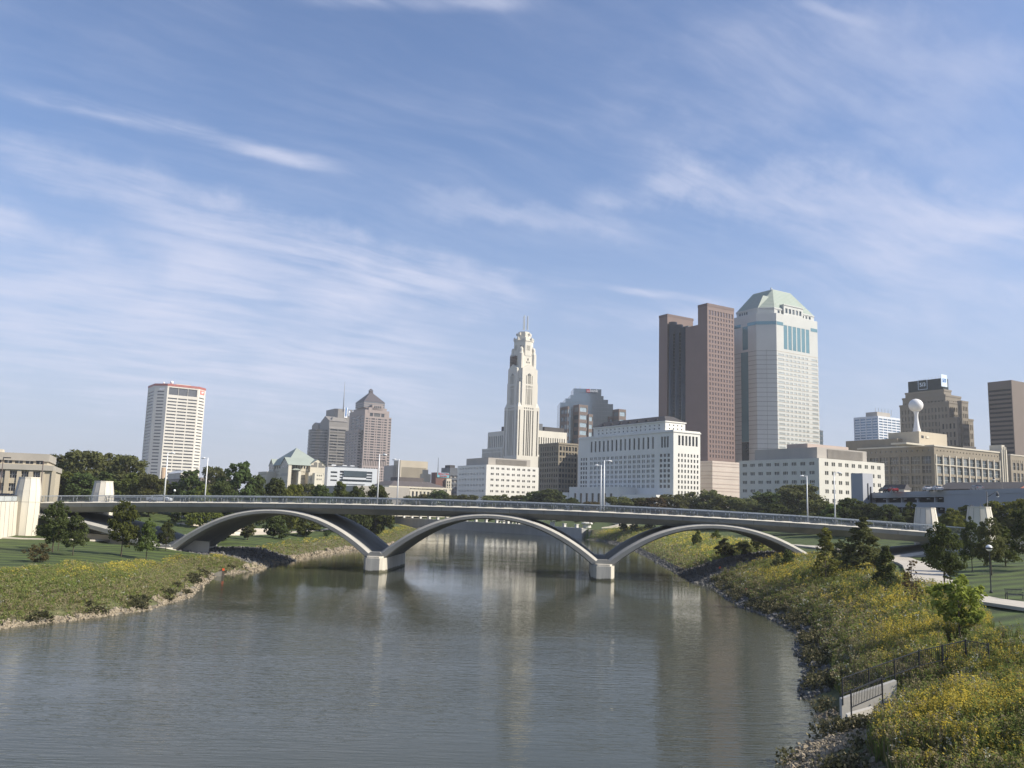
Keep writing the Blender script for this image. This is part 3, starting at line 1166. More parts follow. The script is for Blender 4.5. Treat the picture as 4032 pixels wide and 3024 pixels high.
class Bld:
    def __init__(s, name, label, px, py, Y, ang=GRID, cat='building', walls=None, group=None, z0=CITYZ):
        C = at(px, py, Y)
        s.ztop = C.z
        s.C = Vector((C.x, C.y, z0))
        s.setang(ang)
        s.root = thing(name, label, cat, s.C, 0, group)
        s.wmat = walls
        s.mb = {}
        s.win = []

    def setang(s, a):
        s.e = Vector((math.cos(a), math.sin(a), 0))
        s.n = Vector((-math.sin(a), math.cos(a), 0))

    def pt(s, e, n, z):
        p = s.C + s.e * e + s.n * n
        return Vector((p.x, p.y, z))

    def hS(s, px, py, n=0.0):
        d = ray(px, py)
        t = (s.C + s.n * n - CAM).dot(s.n) / d.dot(s.n)
        p = CAM + d * t
        return (p - s.C).dot(s.e), p.z

    def hW(s, px, py, e=0.0):
        d = ray(px, py)
        t = (s.C + s.e * e - CAM).dot(s.e) / d.dot(s.e)
        p = CAM + d * t
        return (p - s.C).dot(s.n), p.z

    def part(s, name, m):
        k = (name, m.name)
        if name in SEPARATE:          # one mesh for each of these
            k = (name, m.name, len(s.mb))
        if k not in s.mb:
            s.mb[k] = (MB(), name, m)
        return s.mb[k][0]

    def facade(s, mb, O, u, nrm, Wd, z0, z1, ops, depth=0.45, glass=None, mull=None, wname='window'):
        glass = glass or GLASS
        rects = [r for o in ops for r in o]
        cu_ = sorted(set([0.0, round(Wd, 4)] + [round(min(max(r[i], 0), Wd), 4) for r in rects for i in (0, 2)]))
        cv_ = sorted(set([round(z0, 4), round(z1, 4)] + [round(min(max(r[i], z0), z1), 4) for r in rects for i in (1, 3)]))
        iu = {v: i for i, v in enumerate(cu_)}
        iv = {v: i for i, v in enumerate(cv_)}
        hole = np.zeros((len(cv_), len(cu_)), bool)
        for r in rects:
            a, c = iu[round(min(max(r[0], 0), Wd), 4)], iu[round(min(max(r[2], 0), Wd), 4)]
            b, d = iv[round(min(max(r[1], z0), z1), 4)], iv[round(min(max(r[3], z0), z1), 4)]
            hole[b:d, a:c] = True

        def P(uu, vv, dep=0.0):
            q = O + u * uu - nrm * dep
            return (q.x, q.y, vv)
        for j in range(len(cv_) - 1):
            i = 0
            while i < len(cu_) - 1:
                if hole[j, i]:
                    i += 1
                    continue
                k = i
                while k + 1 < len(cu_) - 1 and not hole[j, k + 1]:
                    k += 1
                mb.face([P(cu_[i], cv_[j]), P(cu_[k + 1], cv_[j]), P(cu_[k + 1], cv_[j + 1]), P(cu_[i], cv_[j + 1])])
                i = k + 1
        for o in ops:
            rr = [(max(r[0], 0), max(r[1], z0), min(r[2], Wd), min(r[3], z1)) for r in o]
            rr = [r for r in rr if r[2] - r[0] > .01 and r[3] - r[1] > .01]
            if not rr:
                continue
            for (a, b, c, d) in rr:
                mb.face([P(a, b), P(c, b), P(c, b, depth), P(a, b, depth)])
                mb.face([P(c, d), P(a, d), P(a, d, depth), P(c, d, depth)])
                mb.face([P(a, d), P(a, b), P(a, b, depth), P(a, d, depth)])
                mb.face([P(c, b), P(c, d), P(c, d, depth), P(c, b, depth)])
            s.win.append((wname, rr, O, u, nrm, depth, glass, mull))

    def block(s, e0, e1, n0, n1, z0, z1, m=None, west=(), south=(), name='wall', depth=0.45, glass=None, mull=None, roof=None, west_glass=None):
        m = m or s.wmat
        mb = s.part(name, m)
        s.facade(mb, s.pt(e0, n1, 0), -s.n, -s.e, n1 - n0, z0, z1, west, depth, west_glass or glass, mull)
        s.facade(mb, s.pt(e0, n0, 0), s.e, -s.n, e1 - e0, z0, z1, south, depth, glass, mull)
        mb.face([s.pt(e1, n0, z0), s.pt(e1, n1, z0), s.pt(e1, n1, z1), s.pt(e1, n0, z1)])
        mb.face([s.pt(e1, n1, z0), s.pt(e0, n1, z0), s.pt(e0, n1, z1), s.pt(e1, n1, z1)])
        r = mb if roof is None else s.part('roof', roof)
        r.face([s.pt(e0, n0, z1), s.pt(e1, n0, z1), s.pt(e1, n1, z1), s.pt(e0, n1, z1)])

    def poly(s, pts, z0, z1, ops=None, m=None, name='wall', depth=0.4, glass=None, roof=None, gl=None):
        """walls over a plan polygon (local, counter-clockwise); ops maps an edge number to openings"""
        m = m or s.wmat
        mb = s.part(name, m)
        n = len(pts)
        for i in range(n):
            A, B = s.pt(*pts[i], 0), s.pt(*pts[(i + 1) % n], 0)
            u = (B - A)
            L = u.length
            u.normalize()
            nrm = Vector((u.y, -u.x, 0))
            s.facade(mb, A, u, nrm, L, z0, z1, (ops or {}).get(i, ()), depth, (gl or {}).get(i, glass))
        r = mb if roof is None else s.part('roof', roof)
        r.face([s.pt(*p, z1) for p in pts])

    def bx(s, name, m, e0, e1, n0, n1, z0, z1):
        p = [s.pt(a, b, c) for c in (z0, z1) for b in (n0, n1) for a in (e0, e1)]
        s.part(name, m).hexa(p)

    def frustum(s, name, m, lo, hi, z0, z1):
        """lo / hi = (e0, e1, n0, n1)"""
        p = [s.pt(lo[a], lo[2 + b], z0) for b in (0, 1) for a in (0, 1)] + [s.pt(hi[a], hi[2 + b], z1) for b in (0, 1) for a in (0, 1)]
        s.part(name, m).hexa(p)

    def text(s, txt, size, e, z, m, n=-0.25, face='S', name='sign_letters', depth=0.08, sx=1.0, bold=0.0, out=None, rz=None):
        meh = text_mesh(txt, size, depth, bold)
        meh.materials.clear()
        meh.materials.append(m)
        if face == 'S':
            X, N = s.e, -s.n
            p = s.pt(e, n, z)
        else:
            X, N = -s.n, -s.e
            p = s.pt(e, n, z)
        o = link(name, meh, s.root)
        M = Matrix((X * sx, Vector((0, 0, 1)), N)).transposed().to_4x4()
        M.translation = p - s.C
        o.matrix_local = M
        return o

    def done(s):
        for mb, name, m in s.mb.values():
            mb.build(name, m, s.root, s.C)
        # windows: the largest hundred are parts of their own, the rest one part
        def area(w):
            return sum((r[2] - r[0]) * (r[3] - r[1]) for r in w[1])
        ws = sorted(s.win, key=area, reverse=True)
        cache = {}
        rest = MB()
        rmats = []
        for i, (wname, rr, O, u, nrm, dep, glass, mull) in enumerate(ws):
            a0 = min(r[0] for r in rr)
            b0 = min(r[1] for r in rr)
            key = (tuple(round(v, 2) for r in rr for v in (r[0] - a0, r[1] - b0, r[2] - a0, r[3] - b0)), round(u.x, 4), round(u.y, 4), glass.name, mull)
            org = O + u * a0 - nrm * dep
            org = Vector((org.x, org.y, b0))
            tgt = MB() if i < 100 else rest
            if i < 100 and key in cache:
                link(wname, cache[key], s.root, org - s.C)
                continue
            base = Vector((0, 0, 0)) if i < 100 else org
            gi = 0
            if i >= 100:
                if glass not in rmats:
                    rmats.append(glass)
                gi = rmats.index(glass)
                if mull and FRAME not in rmats:
                    rmats.append(FRAME)
            fi = 1 if i < 100 else (rmats.index(FRAME) if mull else 0)
            for r in ([(a0, b0, max(q[2] for q in rr), max(q[3] for q in rr))] if not mull else rr):
                x0, y0, x1, y1 = r[0] - a0, r[1] - b0, r[2] - a0, r[3] - b0
                Z = Vector((0, 0, 1))
                tgt.face([base + u * x0 + Z * y0, base + u * x1 + Z * y0, base + u * x1 + Z * y1, base + u * x0 + Z * y1], gi)
                if mull:
                    nx_, ny_, th = mull
                    for k in range(1, nx_):
                        xc = x0 + (x1 - x0) * k / nx_
                        tgt.bar(base + u * xc + Z * y0 + nrm * .06, base + u * xc + Z * y1 + nrm * .06, th, 0.1, fi)
                    for k in range(1, ny_):
                        yc = y0 + (y1 - y0) * k / ny_
                        tgt.bar(base + u * x0 + Z * yc + nrm * .06, base + u * x1 + Z * yc + nrm * .06, th, 0.1, fi)
            if i < 100:
                o = tgt.build(wname, [glass, FRAME] if mull else [glass], s.root, None, org - s.C)
                cache[key] = o.data
        if rest.f:
            tag(rest.build('window', rmats, s.root, s.C), kind='stuff')
        return s


def lerp(a, b, t):
    return a + (b - a) * t


# ---- white judicial building with the dark hipped roof
b = Bld('courthouse', 'large white stone office block with dark hipped roof and rows of narrow windows', 2652, 1691, 430, walls=WHITEST)
Ln = b.hW(2279, 1735)[0]
Le = b.hS(2757, 1701)[0]
zs = b.ztop
zw = lambda y: b.hW(2652, y)[1]
west = []
z_hi, z_lo = zw(1781), zw(1925)
west += grid(Ln * 0.13, Ln * 0.83, 15, 0.56, z_lo, z_hi, 7, 0.62, 2, 0.22)
west += grid(Ln * 0.865, Ln * 0.975, 1, 0.86, z_lo, z_hi, 7, 0.62, 3, 0.14)
west += grid(Ln * 0.02, Ln * 0.11, 1, 0.86, z_lo, z_hi, 7, 0.62, 3, 0.14)
west += grid(Ln * 0.13, Ln * 0.83, 15, 0.40, zw(1762), zw(1714), 1, 1.0)
west += grid(Ln * 0.875, Ln * 0.965, 1, 0.8, zw(1760), zw(1716), 1, 1.0, 3, 0.12)
south = grid(Le * 0.14, Le * 0.96, 7, 0.46, z_lo - 3, z_hi + .2, 8, 0.60)
south += grid(Le * 0.15, Le * 0.93, 6, 0.62, zw(1751), zw(1712), 1, 1.0)
b.block(0, Le, 0, Ln, CITYZ, zs, west=west, south=south)
# attic storey set back
ea = 1.8
za = b.hW(2623, 1660, ea)[1]
na0, na1 = b.hW(2620, 1665, ea)[0], b.hW(2337, 1700, ea)[0]
ee = b.hS(2698, 1665, na0)[0]
LA = na1 - na0
b.block(ea, ee, na0, na1, zs, za, west=grid(LA * .05, LA * .95, 15, 0.26, zs + .5, za - .6, 2, 0.42), south=grid(1.5, ee - ea - 1, 4, 0.32, zs + .5, za - .6, 2, .42))
b.bx('cornice', WHITEST, ea - .5, ee + .5, na0 - .5, na1 + .5, za, za + .5)
zr = b.hW(2623, 1636, ea + 3)[1]
b.frustum('roof', DARKROOF, (ea - .3, ee + .3, na0 - .3, na1 + .3), (ea + 4, ee - 4, na0 + 5, na1 - 5), za + .5, zr)
for k in range(7):
    nn = lerp(na0 + 8, na1 - 8, k / 6)
    b.bx('dormer', DARKROOF, ea + .6, ea + 2.2, nn - .8, nn + .8, za + .5, za + 2.0)
b.bx('cornice', WHITEST, -.35, Le + .35, -.35, Ln + .35, zs - 1.2, zs - .6)
# unseen blocks added behind the courthouse to shade the tan office block
b.block(16.5, 48, 60, 98, CITYZ, 52, name='unseen_shade_block')
b.block(34, 62, 98, 128, CITYZ, 50, name='unseen_shade_block')
# low wings on the river side
zb = b.hW(2245, 1934)[1]
b.block(-9, 0, Ln * .96, Ln * 1.22, CITYZ, zb - 1, west=grid(2, Ln * .24, 4, .35, CITYZ + 2, zb - 3, 1, 1))
b.block(-12, 0, Ln * .36, Ln * .9, CITYZ, zb + 2, west=grid(3, Ln * .5, 7, .38, CITYZ + 2, zb - 1.5, 1, 1))
b.block(-10, 0, Ln * .02, Ln * .36, CITYZ, zb - 2, west=grid(2, Ln * .3, 5, .3, CITYZ + 2, zb - 5, 1, 1))
b.done()

# ---- white office block with paired windows, left
b = Bld('office_block', 'white office block with small paired windows and a diagonal shadow, below the tallest cream tower', 1916, 1829, 560, walls=WHITEST)
Ln, Le, zs = b.hW(1802, 1837)[0], b.hS(2121, 1839)[0], b.ztop
v0, v1 = b.hW(1916, 1990)[1], b.hW(1916, 1831)[1]
b.block(0, Le, 0, Ln, CITYZ, zs, west=grid(Ln * .05, Ln * .95, 9, .5, v0, v1, 7, .36, 2, .2), south=grid(Le * .06, Le * .96, 9, .52, v0, v1, 7, .36, 2, .12))
zp = b.hW(1927, 1801, 3)[1]
b.block(3, b.hS(2088, 1813, 3)[0], 3, b.hW(1837, 1807, 3)[0], zs, zp, m=GREYST)
e1 = b.hS(2075, 1815, 3)[0]
for k in range(26):
    ea = lerp(9, e1 - 1, k / 25)
    b.bx('louvre', LOUV, ea, ea + .75, 2.7, 3.0, zs + .8, zp - .8)
b.done()

# ---- tan office block between
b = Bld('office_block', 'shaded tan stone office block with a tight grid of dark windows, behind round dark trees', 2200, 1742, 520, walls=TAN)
Ln, Le, zs = b.hW(2124, 1745)[0], b.hS(2276, 1744)[0], b.ztop
v0, v1 = b.hW(2200, 1990)[1], b.hW(2200, 1776)[1]
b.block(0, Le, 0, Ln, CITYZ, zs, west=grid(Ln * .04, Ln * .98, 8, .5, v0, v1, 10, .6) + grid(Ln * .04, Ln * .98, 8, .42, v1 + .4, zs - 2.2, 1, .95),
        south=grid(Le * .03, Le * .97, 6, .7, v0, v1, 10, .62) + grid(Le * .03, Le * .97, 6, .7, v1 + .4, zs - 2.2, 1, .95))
b.bx('cornice', TAN, -.4, Le + .4, -.4, Ln + .4, zs - 1.1, zs - .3)
b.done()

# ---- the tall cream tower with lantern
LEV = mat('cream_terracotta', (0.63, 0.59, 0.50), 0.75, 0.08, 0.08, streak=True)
b = Bld('skyscraper', 'tall cream stone setback tower with turrets, lantern crown and twin antennas', 2037, 1700, 740, walls=LEV, cat='tower')
L = b.hS(2124, 1700)[0]
Lw = b.hW(1985, 1700)[0]
L = (L + Lw) / 2
zz_ = lambda y: b.hS(2080, y, 0)[1]
zA, zB = zz_(1602), zz_(1450)
zbase = zz_(1757)


def lev_face(L_, z0, z1, rows=1):
    o = []
    for k, f in enumerate((.30, .42, .50, .58, .70)):
        o.append([(L_ * (f - .024), z0, L_ * (f + .024), z1)])
    return o


# lower shaft, corner piers and stepped corners
opsS = lev_face(L, zz_(1795), zz_(1616)) + grid(L * .26, L * .74, 5, .45, zz_(1612), zz_(1604), 1, .8) + [[(L * .06, zz_(1795), L * .11, zz_(1616))], [(L * .89, zz_(1795), L * .94, zz_(1616))]]
b.block(0, L, 0, L, CITYZ, zA, west=opsS, south=opsS, depth=.6)
for (e0, n0) in ((0, 0), (L - 4.2, 0), (0, L - 4.2)):
    b.frustum('corner_pier', LEV, (e0 + .2, e0 + 4, n0 + .2, n0 + 4), (e0 + 1.4, e0 + 3, n0 + 1.4, n0 + 3), zA, zA + 3.5)
# upper shaft, a cross in plan
g = 2.9
i0, i1 = g, L - g
zC = zz_(1505)
m_ops = lambda Lx: lev_face(Lx, zA + 2, zz_(1530)) + [[(r[0][0], zz_(1528), r[0][2], zz_(1518))] for r in lev_face(Lx, 0, 1)] + lev_face(Lx, zz_(1512), zz_(1478))
Lx = i1 - i0 - 2
b.block(i0 - 1.5, i1 + 1.5, i0 - 1.5, i1 + 1.5, zA, zC, depth=.5)
ops = m_ops(Lx)
arch_ops = [o for o in ops]
b.block(i0 + 1, i1 - 1, .35, i0 + 4, zA, zB, south=arch_ops, depth=.6)
b.block(.35, i0 + 4, i0 + 1, i1 - 1, zA, zB, west=arch_ops, depth=.6)
b.block(i1 - 4, L - .35, i0 + 1, i1 - 1, zA, zB)
b.block(i0 + 1, i1 - 1, i1 - 4, L - .35, zA, zB)
# arched heads of the middle bay and gables
zg = zz_(1433)
for (A, B, C2) in ((b.pt(i0 + 1, .35, zB), b.pt(i1 - 1, .35, zB), b.n), (b.pt(.35, i1 - 1, zB), b.pt(.35, i0 + 1, zB), b.e)):
    ap = (A + B) / 2 + Vector((0, 0, zg - zB))
    mb = b.part('gable', LEV)
    D_ = C2 * (i0 + 3.5)
    mb.face([A, B, ap])
    mb.face([A + D_, ap + D_, B + D_])
    mb.face([A, ap, ap + D_, A + D_])
    mb.face([ap, B, B + D_, ap + D_])
    uu = (B - A).normalized()
    nn_ = -C2
    cpt = (A + B) / 2 + nn_ * .12
    mm = b.part('arched_window', GLASS)
    zc_ = zz_(1478)
    R_ = Lx * .125
    arc = [cpt + uu * (R_ * math.cos(t_)) + Vector((0, 0, zc_ - zB + R_ * 1.1 * math.sin(t_))) for t_ in np.linspace(0, math.pi, 10)]
    mm.face(arc)
    for k in (-.04, .04):
        p_ = cpt + uu * (Lx * k) + Vector((0, 0, zc_ - zB)) + nn_ * .05
        b.part('arched_window_mullion', LEV).bar(p_, p_ + Vector((0, 0, R_ * 1.0)), .35, .2)
# core up to the turret stage
zD = zz_(1398)
t0, t1 = i0 + .6, i1 - .6
core_ops = grid((t1 - t0) * .36, (t1 - t0) * .64, 3, .55, zz_(1428), zz_(1421), 1, 1) + [[((t1 - t0) * .46, zz_(1417), (t1 - t0) * .54, zz_(1408))]]
b.block(t0, t1, t0, t1, zC, zD, west=core_ops, south=core_ops)
tz0, tz1 = zz_(1490), zz_(1390)
for (e_, n_) in ((t0, t0), (t1, t0), (t0, t1), (t1, t1)):
    mb = b.part('turret', LEV)
    c = b.pt(e_ + (1.2 if e_ == t0 else -1.2), n_ + (1.2 if n_ == t0 else -1.2), tz0)
    h = zz_(1364) - tz0
    mb.tube2(c, [(2.6, 0), (2.6, tz1 - tz0), (2.1, tz1 - tz0 + .4), (1.7, h * .86), (1.75, h * .93), (1.2, h * .985), (.4, h)], 8, 0, False, a0=rad(22.5) + GRID)
# octagonal lantern
cx_, cn_ = L / 2, L / 2


def octo(R_, z0, z1, ops=None, name='lantern', roof=None):
    pts = [(cx_ + R_ * math.cos(rad(22.5 + 45 * k)), cn_ + R_ * math.sin(rad(22.5 + 45 * k))) for k in range(8)]
    E = 2 * R_ * math.sin(rad(22.5))
    o = {k: ops(E) for k in range(8)} if ops else None
    b.poly(pts, z0, z1, o, name=name, depth=.5)


RR = (b.hS(2097, 1365, L / 2)[0] - b.hS(2033, 1365, L / 2)[0]) / 2
octo(RR, zD, zz_(1340), lambda E: grid(E * .2, E * .8, 3, .45, zz_(1377), zz_(1357), 1, 1))
octo(RR * 1.05, zz_(1340), zz_(1337))
octo(RR * .93, zz_(1337), zz_(1328))
octo(RR * .70, zz_(1328), zz_(1312))
octo(RR * .60, zz_(1312), zz_(1300))
for k in range(8):
    a_ = rad(22.5 + 45 * k)
    for r_, y0, y1 in ((RR * .98, 1337, 1323), (RR * .72, 1315, 1304)):
        c = b.pt(cx_ + r_ * math.cos(a_), cn_ + r_ * math.sin(a_), zz_(y0))
        b.part('pinnacle', LEV).tube2(c, [(.85, 0), (.8, (zz_(y1) - zz_(y0)) * .8), (.2, zz_(y1) - zz_(y0))], 6, 0, False)
for px0, y0, y1, w in ((2065, 1300, 1240, .5), (2077, 1300, 1244, .8), (2061, 1300, 1245, .45)):
    e_, z_ = b.hS(px0, y0, L / 2)
    zt = b.hS(px0, y1, L / 2)[1]
    mb = b.part('antenna', STEEL)
    for ofs in ((-w / 2, -w / 2), (w / 2, -w / 2), (w / 2, w / 2), (-w / 2, w / 2)):
        mb.bar(b.pt(e_ + ofs[0], L / 2 + ofs[1], z_), b.pt(e_ + ofs[0] * .5, L / 2 + ofs[1] * .5, zt), .28)
    for k in range(9):
        zq = lerp(z_, zt, (k + .5) / 9)
        mb.box(b.pt(e_, L / 2, zq), (w * 1.5, w * 1.5, .3), rz=GRID)
# scaffold on the west turret stage
mb = b.part('scaffold', mat('scaffold_brown', (0.16, 0.10, 0.08), 0.8))
for k in range(7):
    zq = lerp(zz_(1440), zz_(1402), k / 6)
    mb.box(b.pt(t0 - .9, L * .62, zq), (1.6, 9.5, .5), rz=GRID)
for k in range(6):
    nq = lerp(L * .62 - 4.5, L * .62 + 4.5, k / 5)
    mb.bar(b.pt(t0 - 1.6, nq, zz_(1446)), b.pt(t0 - 1.6, nq, zz_(1396)), .3)
# wings at the base
zw1 = b.hW(1923, 1703, 2)[1]
nL1, nL2 = b.hW(1921, 1715, 2)[0], b.hW(1909, 1770, 2)[0]
lw = nL1 - L
b.block(2, L, L, nL1, CITYZ, zw1, west=grid(lw * .03, lw * .97, 9, .42, zbase, zw1 - 4, 1, 1))
b.block(-1, L, L * 1.0, nL2, CITYZ, zbase - 1, west=grid(1, nL2 - L - 1, 14, .4, zz_(1880), zbase - 4.5, 4, .84) + grid(1, nL2 - L - 1, 14, .4, zbase - 4, zbase - 2.2, 1, 1))
eR = b.hS(2232, 1703, 3)[0]
lr = eR - L
b.block(L, eR, 3, L, CITYZ, b.hS(2180, 1700, 3)[1], south=grid(lr * .04, lr * .96, 12, .42, zz_(1870), zz_(1712), 2, .9))
b.bx('plant_room', SLATEM, L + 2, L + 8, 6, L, b.hS(2180, 1700, 3)[1], b.hS(2180, 1672, 3)[1])
b.bx('plant_room', DARKROOF, L + 10, eR - 1, 6, L, b.hS(2180, 1700, 3)[1], b.hS(2180, 1682, 3)[1])
b.bx('plant_room', DARKROOF, 6, L, L + 3, L + 14, zw1, zw1 + 4.5)
b.done()

# ---- stepped blue glass bank tower
b = Bld('glass_tower', 'stepped grey blue glass tower with banded brown wings and a bank sign', 2310, 1531, 850, ang=rad(2), walls=GLASSM, cat='tower')
GLB = mat('blue_grey_glass', (0.22, 0.27, 0.31), 0.1, 0.15, 0.04, metal=0.55, spec=0.8)
zf = lambda y: b.hS(2310, y)[1]
steps = [((2257, 2367), 1531, 0), ((2245, 2376), 1558, 1.5), ((2226, 2394), 1573, 3), ((2205, 2414), 1590, 4.5)]
prev = None
for (x0, x1), y, dn in steps:
    e0, e1 = b.hS(x0, 1600, -dn)[0], b.hS(x1, 1600, -dn)[0]
    b.block(e0, e1, -dn, 26, CITYZ, zf(y), m=GLB, name='glass_wall')
    mb = b.part('glazing_bar', SLATEM)
    z = zf(y) - 3.9
    while z > zf(1760):
        b.bx('glazing_bar', SLATEM, e0, e1, -dn - .08, -dn, z, z + .35)
        z -= 3.9
    for k in range(1, int((e1 - e0) / 3)):
        b.bx('glazing_bar', SLATEM, e0 + 3 * k, e0 + 3 * k + .18, -dn - .06, -dn - .003, zf(1760), zf(y))
e0 = b.hS(2320, 1536)[0]
RED = mat('sign_red', (0.55, 0.03, 0.04), 0.5)
SWH = mat('sign_white', (0.8, 0.8, 0.8), 0.5)
b.bx('sign_shield', RED, b.hS(2309, 1538, -.3)[0], b.hS(2323, 1538, -.3)[0], -.45, -.1, zf(1545), zf(1533))
b.text('us', 3.0, b.hS(2316, 1538)[0], zf(1539), SWH, n=-.5, bold=.03)
b.text('bank', 4.4, b.hS(2338, 1538)[0], zf(1538), SWH, n=-.5, bold=.03)
BANDM = mat('brown_band_stone', (0.14, 0.105, 0.09), 0.7, 0.08, 0.1)
LITG = mat('pale_reflective_glass', (0.42, 0.50, 0.52), 0.12, 0.1, 0.05, metal=0.55)
b.setang(GRID)
for (xc, y, Yx, xl, xr, nr) in ((2280, 1592, -24, 2257, 2315, 13), (2236, 1600, -22, 2205, 2242, 12), (2437, 1610, -22, 2412, 2465, 11), (2318, 1630, -19, 2314, 2335, 10), (2400, 1640, -19, 2394, 2412, 9)):
    C0 = at(xc, y, 850 + Yx)
    keep = b.C.copy()
    b.C = Vector((C0.x, C0.y, CITYZ))
    ln, le = b.hW(xl, y + 2)[0], b.hS(xr, y + 2)[0]
    zt = C0.z
    zb_ = b.hS(xc, 1760)[1]
    nr2 = int((zt - zb_) / 7.6)
    b.block(0, le, 0, ln, CITYZ, zt, m=BANDM, west=grid(ln * .08, ln * .92, 2 if ln > 10 else 1, .86, zt - nr2 * 7.6 - 1, zt - 1, nr2, .55) if ln > 2 else (),
            south=grid(le * .1, le * .92, 1, .95, zt - nr2 * 7.6 - 1, zt - 1, nr2, .55), glass=LITG, west_glass=GLASSB)
    for kk in list(b.mb.values()):
        pass
    b.C = keep
for q in range(4):
    b.bx('roof_mast', STEEL, -12 + 6 * q, -11.6 + 6 * q, 3, 3.4, zf(1531), zf(1525 - (q % 2) * 3))
b.done()

# ---- brown granite slab tower
b = Bld('skyscraper', 'tall brown granite slab tower with a dark glass recess and a lit window grid', 2785, 1196, 600, walls=BROWNG, cat='tower')
Le = b.hS(2890, 1222)[0]
zz_ = lambda y: b.hW(2785, y)[1]
n1, n2, n3, n4 = b.hW(2748, 1203)[0], b.hW(2699, 1500)[0], b.hW(2627, 1500)[0], b.hW(2594, 1500)[0]
zS = b.ztop
zN = b.hW(2627, 1238)[1]
BRGL = mat('bronze_glass', (0.22, 0.18, 0.175), 0.12, 0.15, 0.05, metal=0.6)
zlo = b.hS(2800, 1805)[1]
ops = grid(Le * .03, Le * .97, 9, .52, zlo, b.hS(2785, 1240)[1], 30, .58) + grid(Le * .03, Le * .97, 9, .62, b.hS(2785, 1238)[1], b.hS(2785, 1218)[1], 1, .95)
b.block(0, Le, 0, n1, CITYZ, zS, south=ops, depth=.35, glass=BRGL)
zM = b.hW(2700, 1290, 0)[1]
b.block(0, Le, n1, n2, CITYZ, zM)
b.block(2.5, Le, n2, n3, CITYZ, b.hW(2665, 1292, 2.5)[1], m=SLATEM, name='glass_recess')
nb = 3
for k in range(nb):
    na, nbb = lerp(n2, n3, k / nb), lerp(n2, n3, (k + 1) / nb)
    mb = b.part('glass_bay', mat('black_glass', (0.012, 0.014, 0.018), 0.12, 0.3, 0.05))
    c = b.pt(2.6, (na + nbb) / 2, CITYZ)
    R_ = abs(nbb - na) / 2 * .97
    mb.tube2(c, [(R_, 0), (R_, b.hW(2665, 1262 + (2 - k) * 16, 0)[1] - CITYZ)], 12, 0, True)
for k in range(28):
    z = lerp(b.hW(2665, 1680, 0)[1], b.hW(2665, 1310, 0)[1], k / 27)
    b.bx('glazing_bar', DARKROOF, 0.6, 2.5, n2 + .5, n3 - .5, z, z + .3)
b.block(0, Le * .98, n3, n4, CITYZ, zN)
for zq in (zS, ):
    b.bx('parapet_band', mat('dark_brown_granite', (0.12, 0.075, 0.065), 0.6), -.15, Le + .1, -.15, n1 + .1, zq - 1.5, zq + .6)
b.bx('parapet_band', mat('dark_brown_granite', (0.12, 0.075, 0.065), 0.6), -.15, Le, n3 - .1, n4 + .15, zN - 1.5, zN + .5)
b.done()

# ---- white tower with green pyramid roof
HUNT = mat('pale_granite_panel', (0.49, 0.495, 0.46), 0.6, 0.05, 0.08)
b = Bld('skyscraper', 'pale tower with chamfered corner, turquoise glass strips and green mansard roof', 3056, 1232, 622, walls=HUNT, cat='tower')
# C sits where the chamfer meets the south face
e_r = b.hS(3218, 1270)[0]
b.setang(GRID - rad(43))
Lch = -b.hS(2977, 1232)[0]
b.setang(GRID)
c45 = Lch * math.cos(rad(43)), Lch * math.sin(rad(43))
ew, nw = -c45[0], c45[1]
n_l = b.hW(2887, 1260, ew)[0]
zP = b.ztop
zz_ = lambda y: b.hS(3100, y + 5)[1]
zlow = b.hS(3060, 1790)[1]
pts = [(ew, nw), (0, 0), (e_r, 0), (e_r + 8, 8), (e_r + 8, n_l), (ew + 8, n_l + 8), (ew, n_l)]
W_ = n_l - nw
S_ = e_r
zb1 = zz_(1378)
rows = 22
wins = []
rh = (zb1 - 2 - zlow) / rows
for r in range(rows):
    zc_ = zlow + rh * (r + .5)
    for (a_, w_) in ((.03, .14), (.205, .06), (.30, .06), (.395, .06), (.49, .06), (.585, .06), (.68, .06), (.83, .14)):
        wins.append([(S_ * a_, zc_ - rh * .22, S_ * (a_ + w_), zc_ + rh * .25)])
SKYG = mat('sky_glass', (0.46, 0.49, 0.47), 0.3, 0.1, 0.05, metal=0.35)
big = [[(S_ * (.17 + .107 * k), zz_(1372), S_ * (.17 + .107 * k + .085), zz_(1277))] for k in range(6)]
wst = [[(W_ * .40, zz_(1372), W_ * .64, zz_(1280))]]
b.poly(pts, CITYZ, zP, {1: wins + big, 6: wst}, depth=.16, glass=SKYG, gl={1: SKYG, 6: TURQ})
for k in range(6):
    b.bx('tall_window_glass', TURQ, S_ * (.17 + .107 * k) + .01, S_ * (.255 + .107 * k) - .01, .10, .14, zz_(1371), zz_(1278))
# turquoise band and strip
zb_t, zb_b = zz_(1268), zz_(1281)
off = .12
b.bx('turquoise_band', TURQ, 0.4, S_ * .16, -off, 0, zb_b, zb_t)
b.bx('turquoise_band', TURQ, S_ * .83, S_ - .3, -off, 0, zb_b, zb_t)
nm0, nm1 = nw + W_ * .36, nw + W_ * .66
zst = b.hW(2932, 1388, ew)[1]
zsb = b.hW(2935, 1740, ew)[1]
b.bx('turquoise_strip', TURQ, ew - off, ew, nm0, nm1, zsb, zst)
b.bx('lower_glass', GLASS, ew - off, ew, nm0, nm1, zlow - 8, zsb - .2)
b.bx('turquoise_band', TURQ, ew - off, ew, nw + .2, nw + W_ * .38, zb_b, zb_t)
b.bx('turquoise_band', TURQ, ew - off, ew, nw + W_ * .66, n_l - .2, zb_b, zb_t)
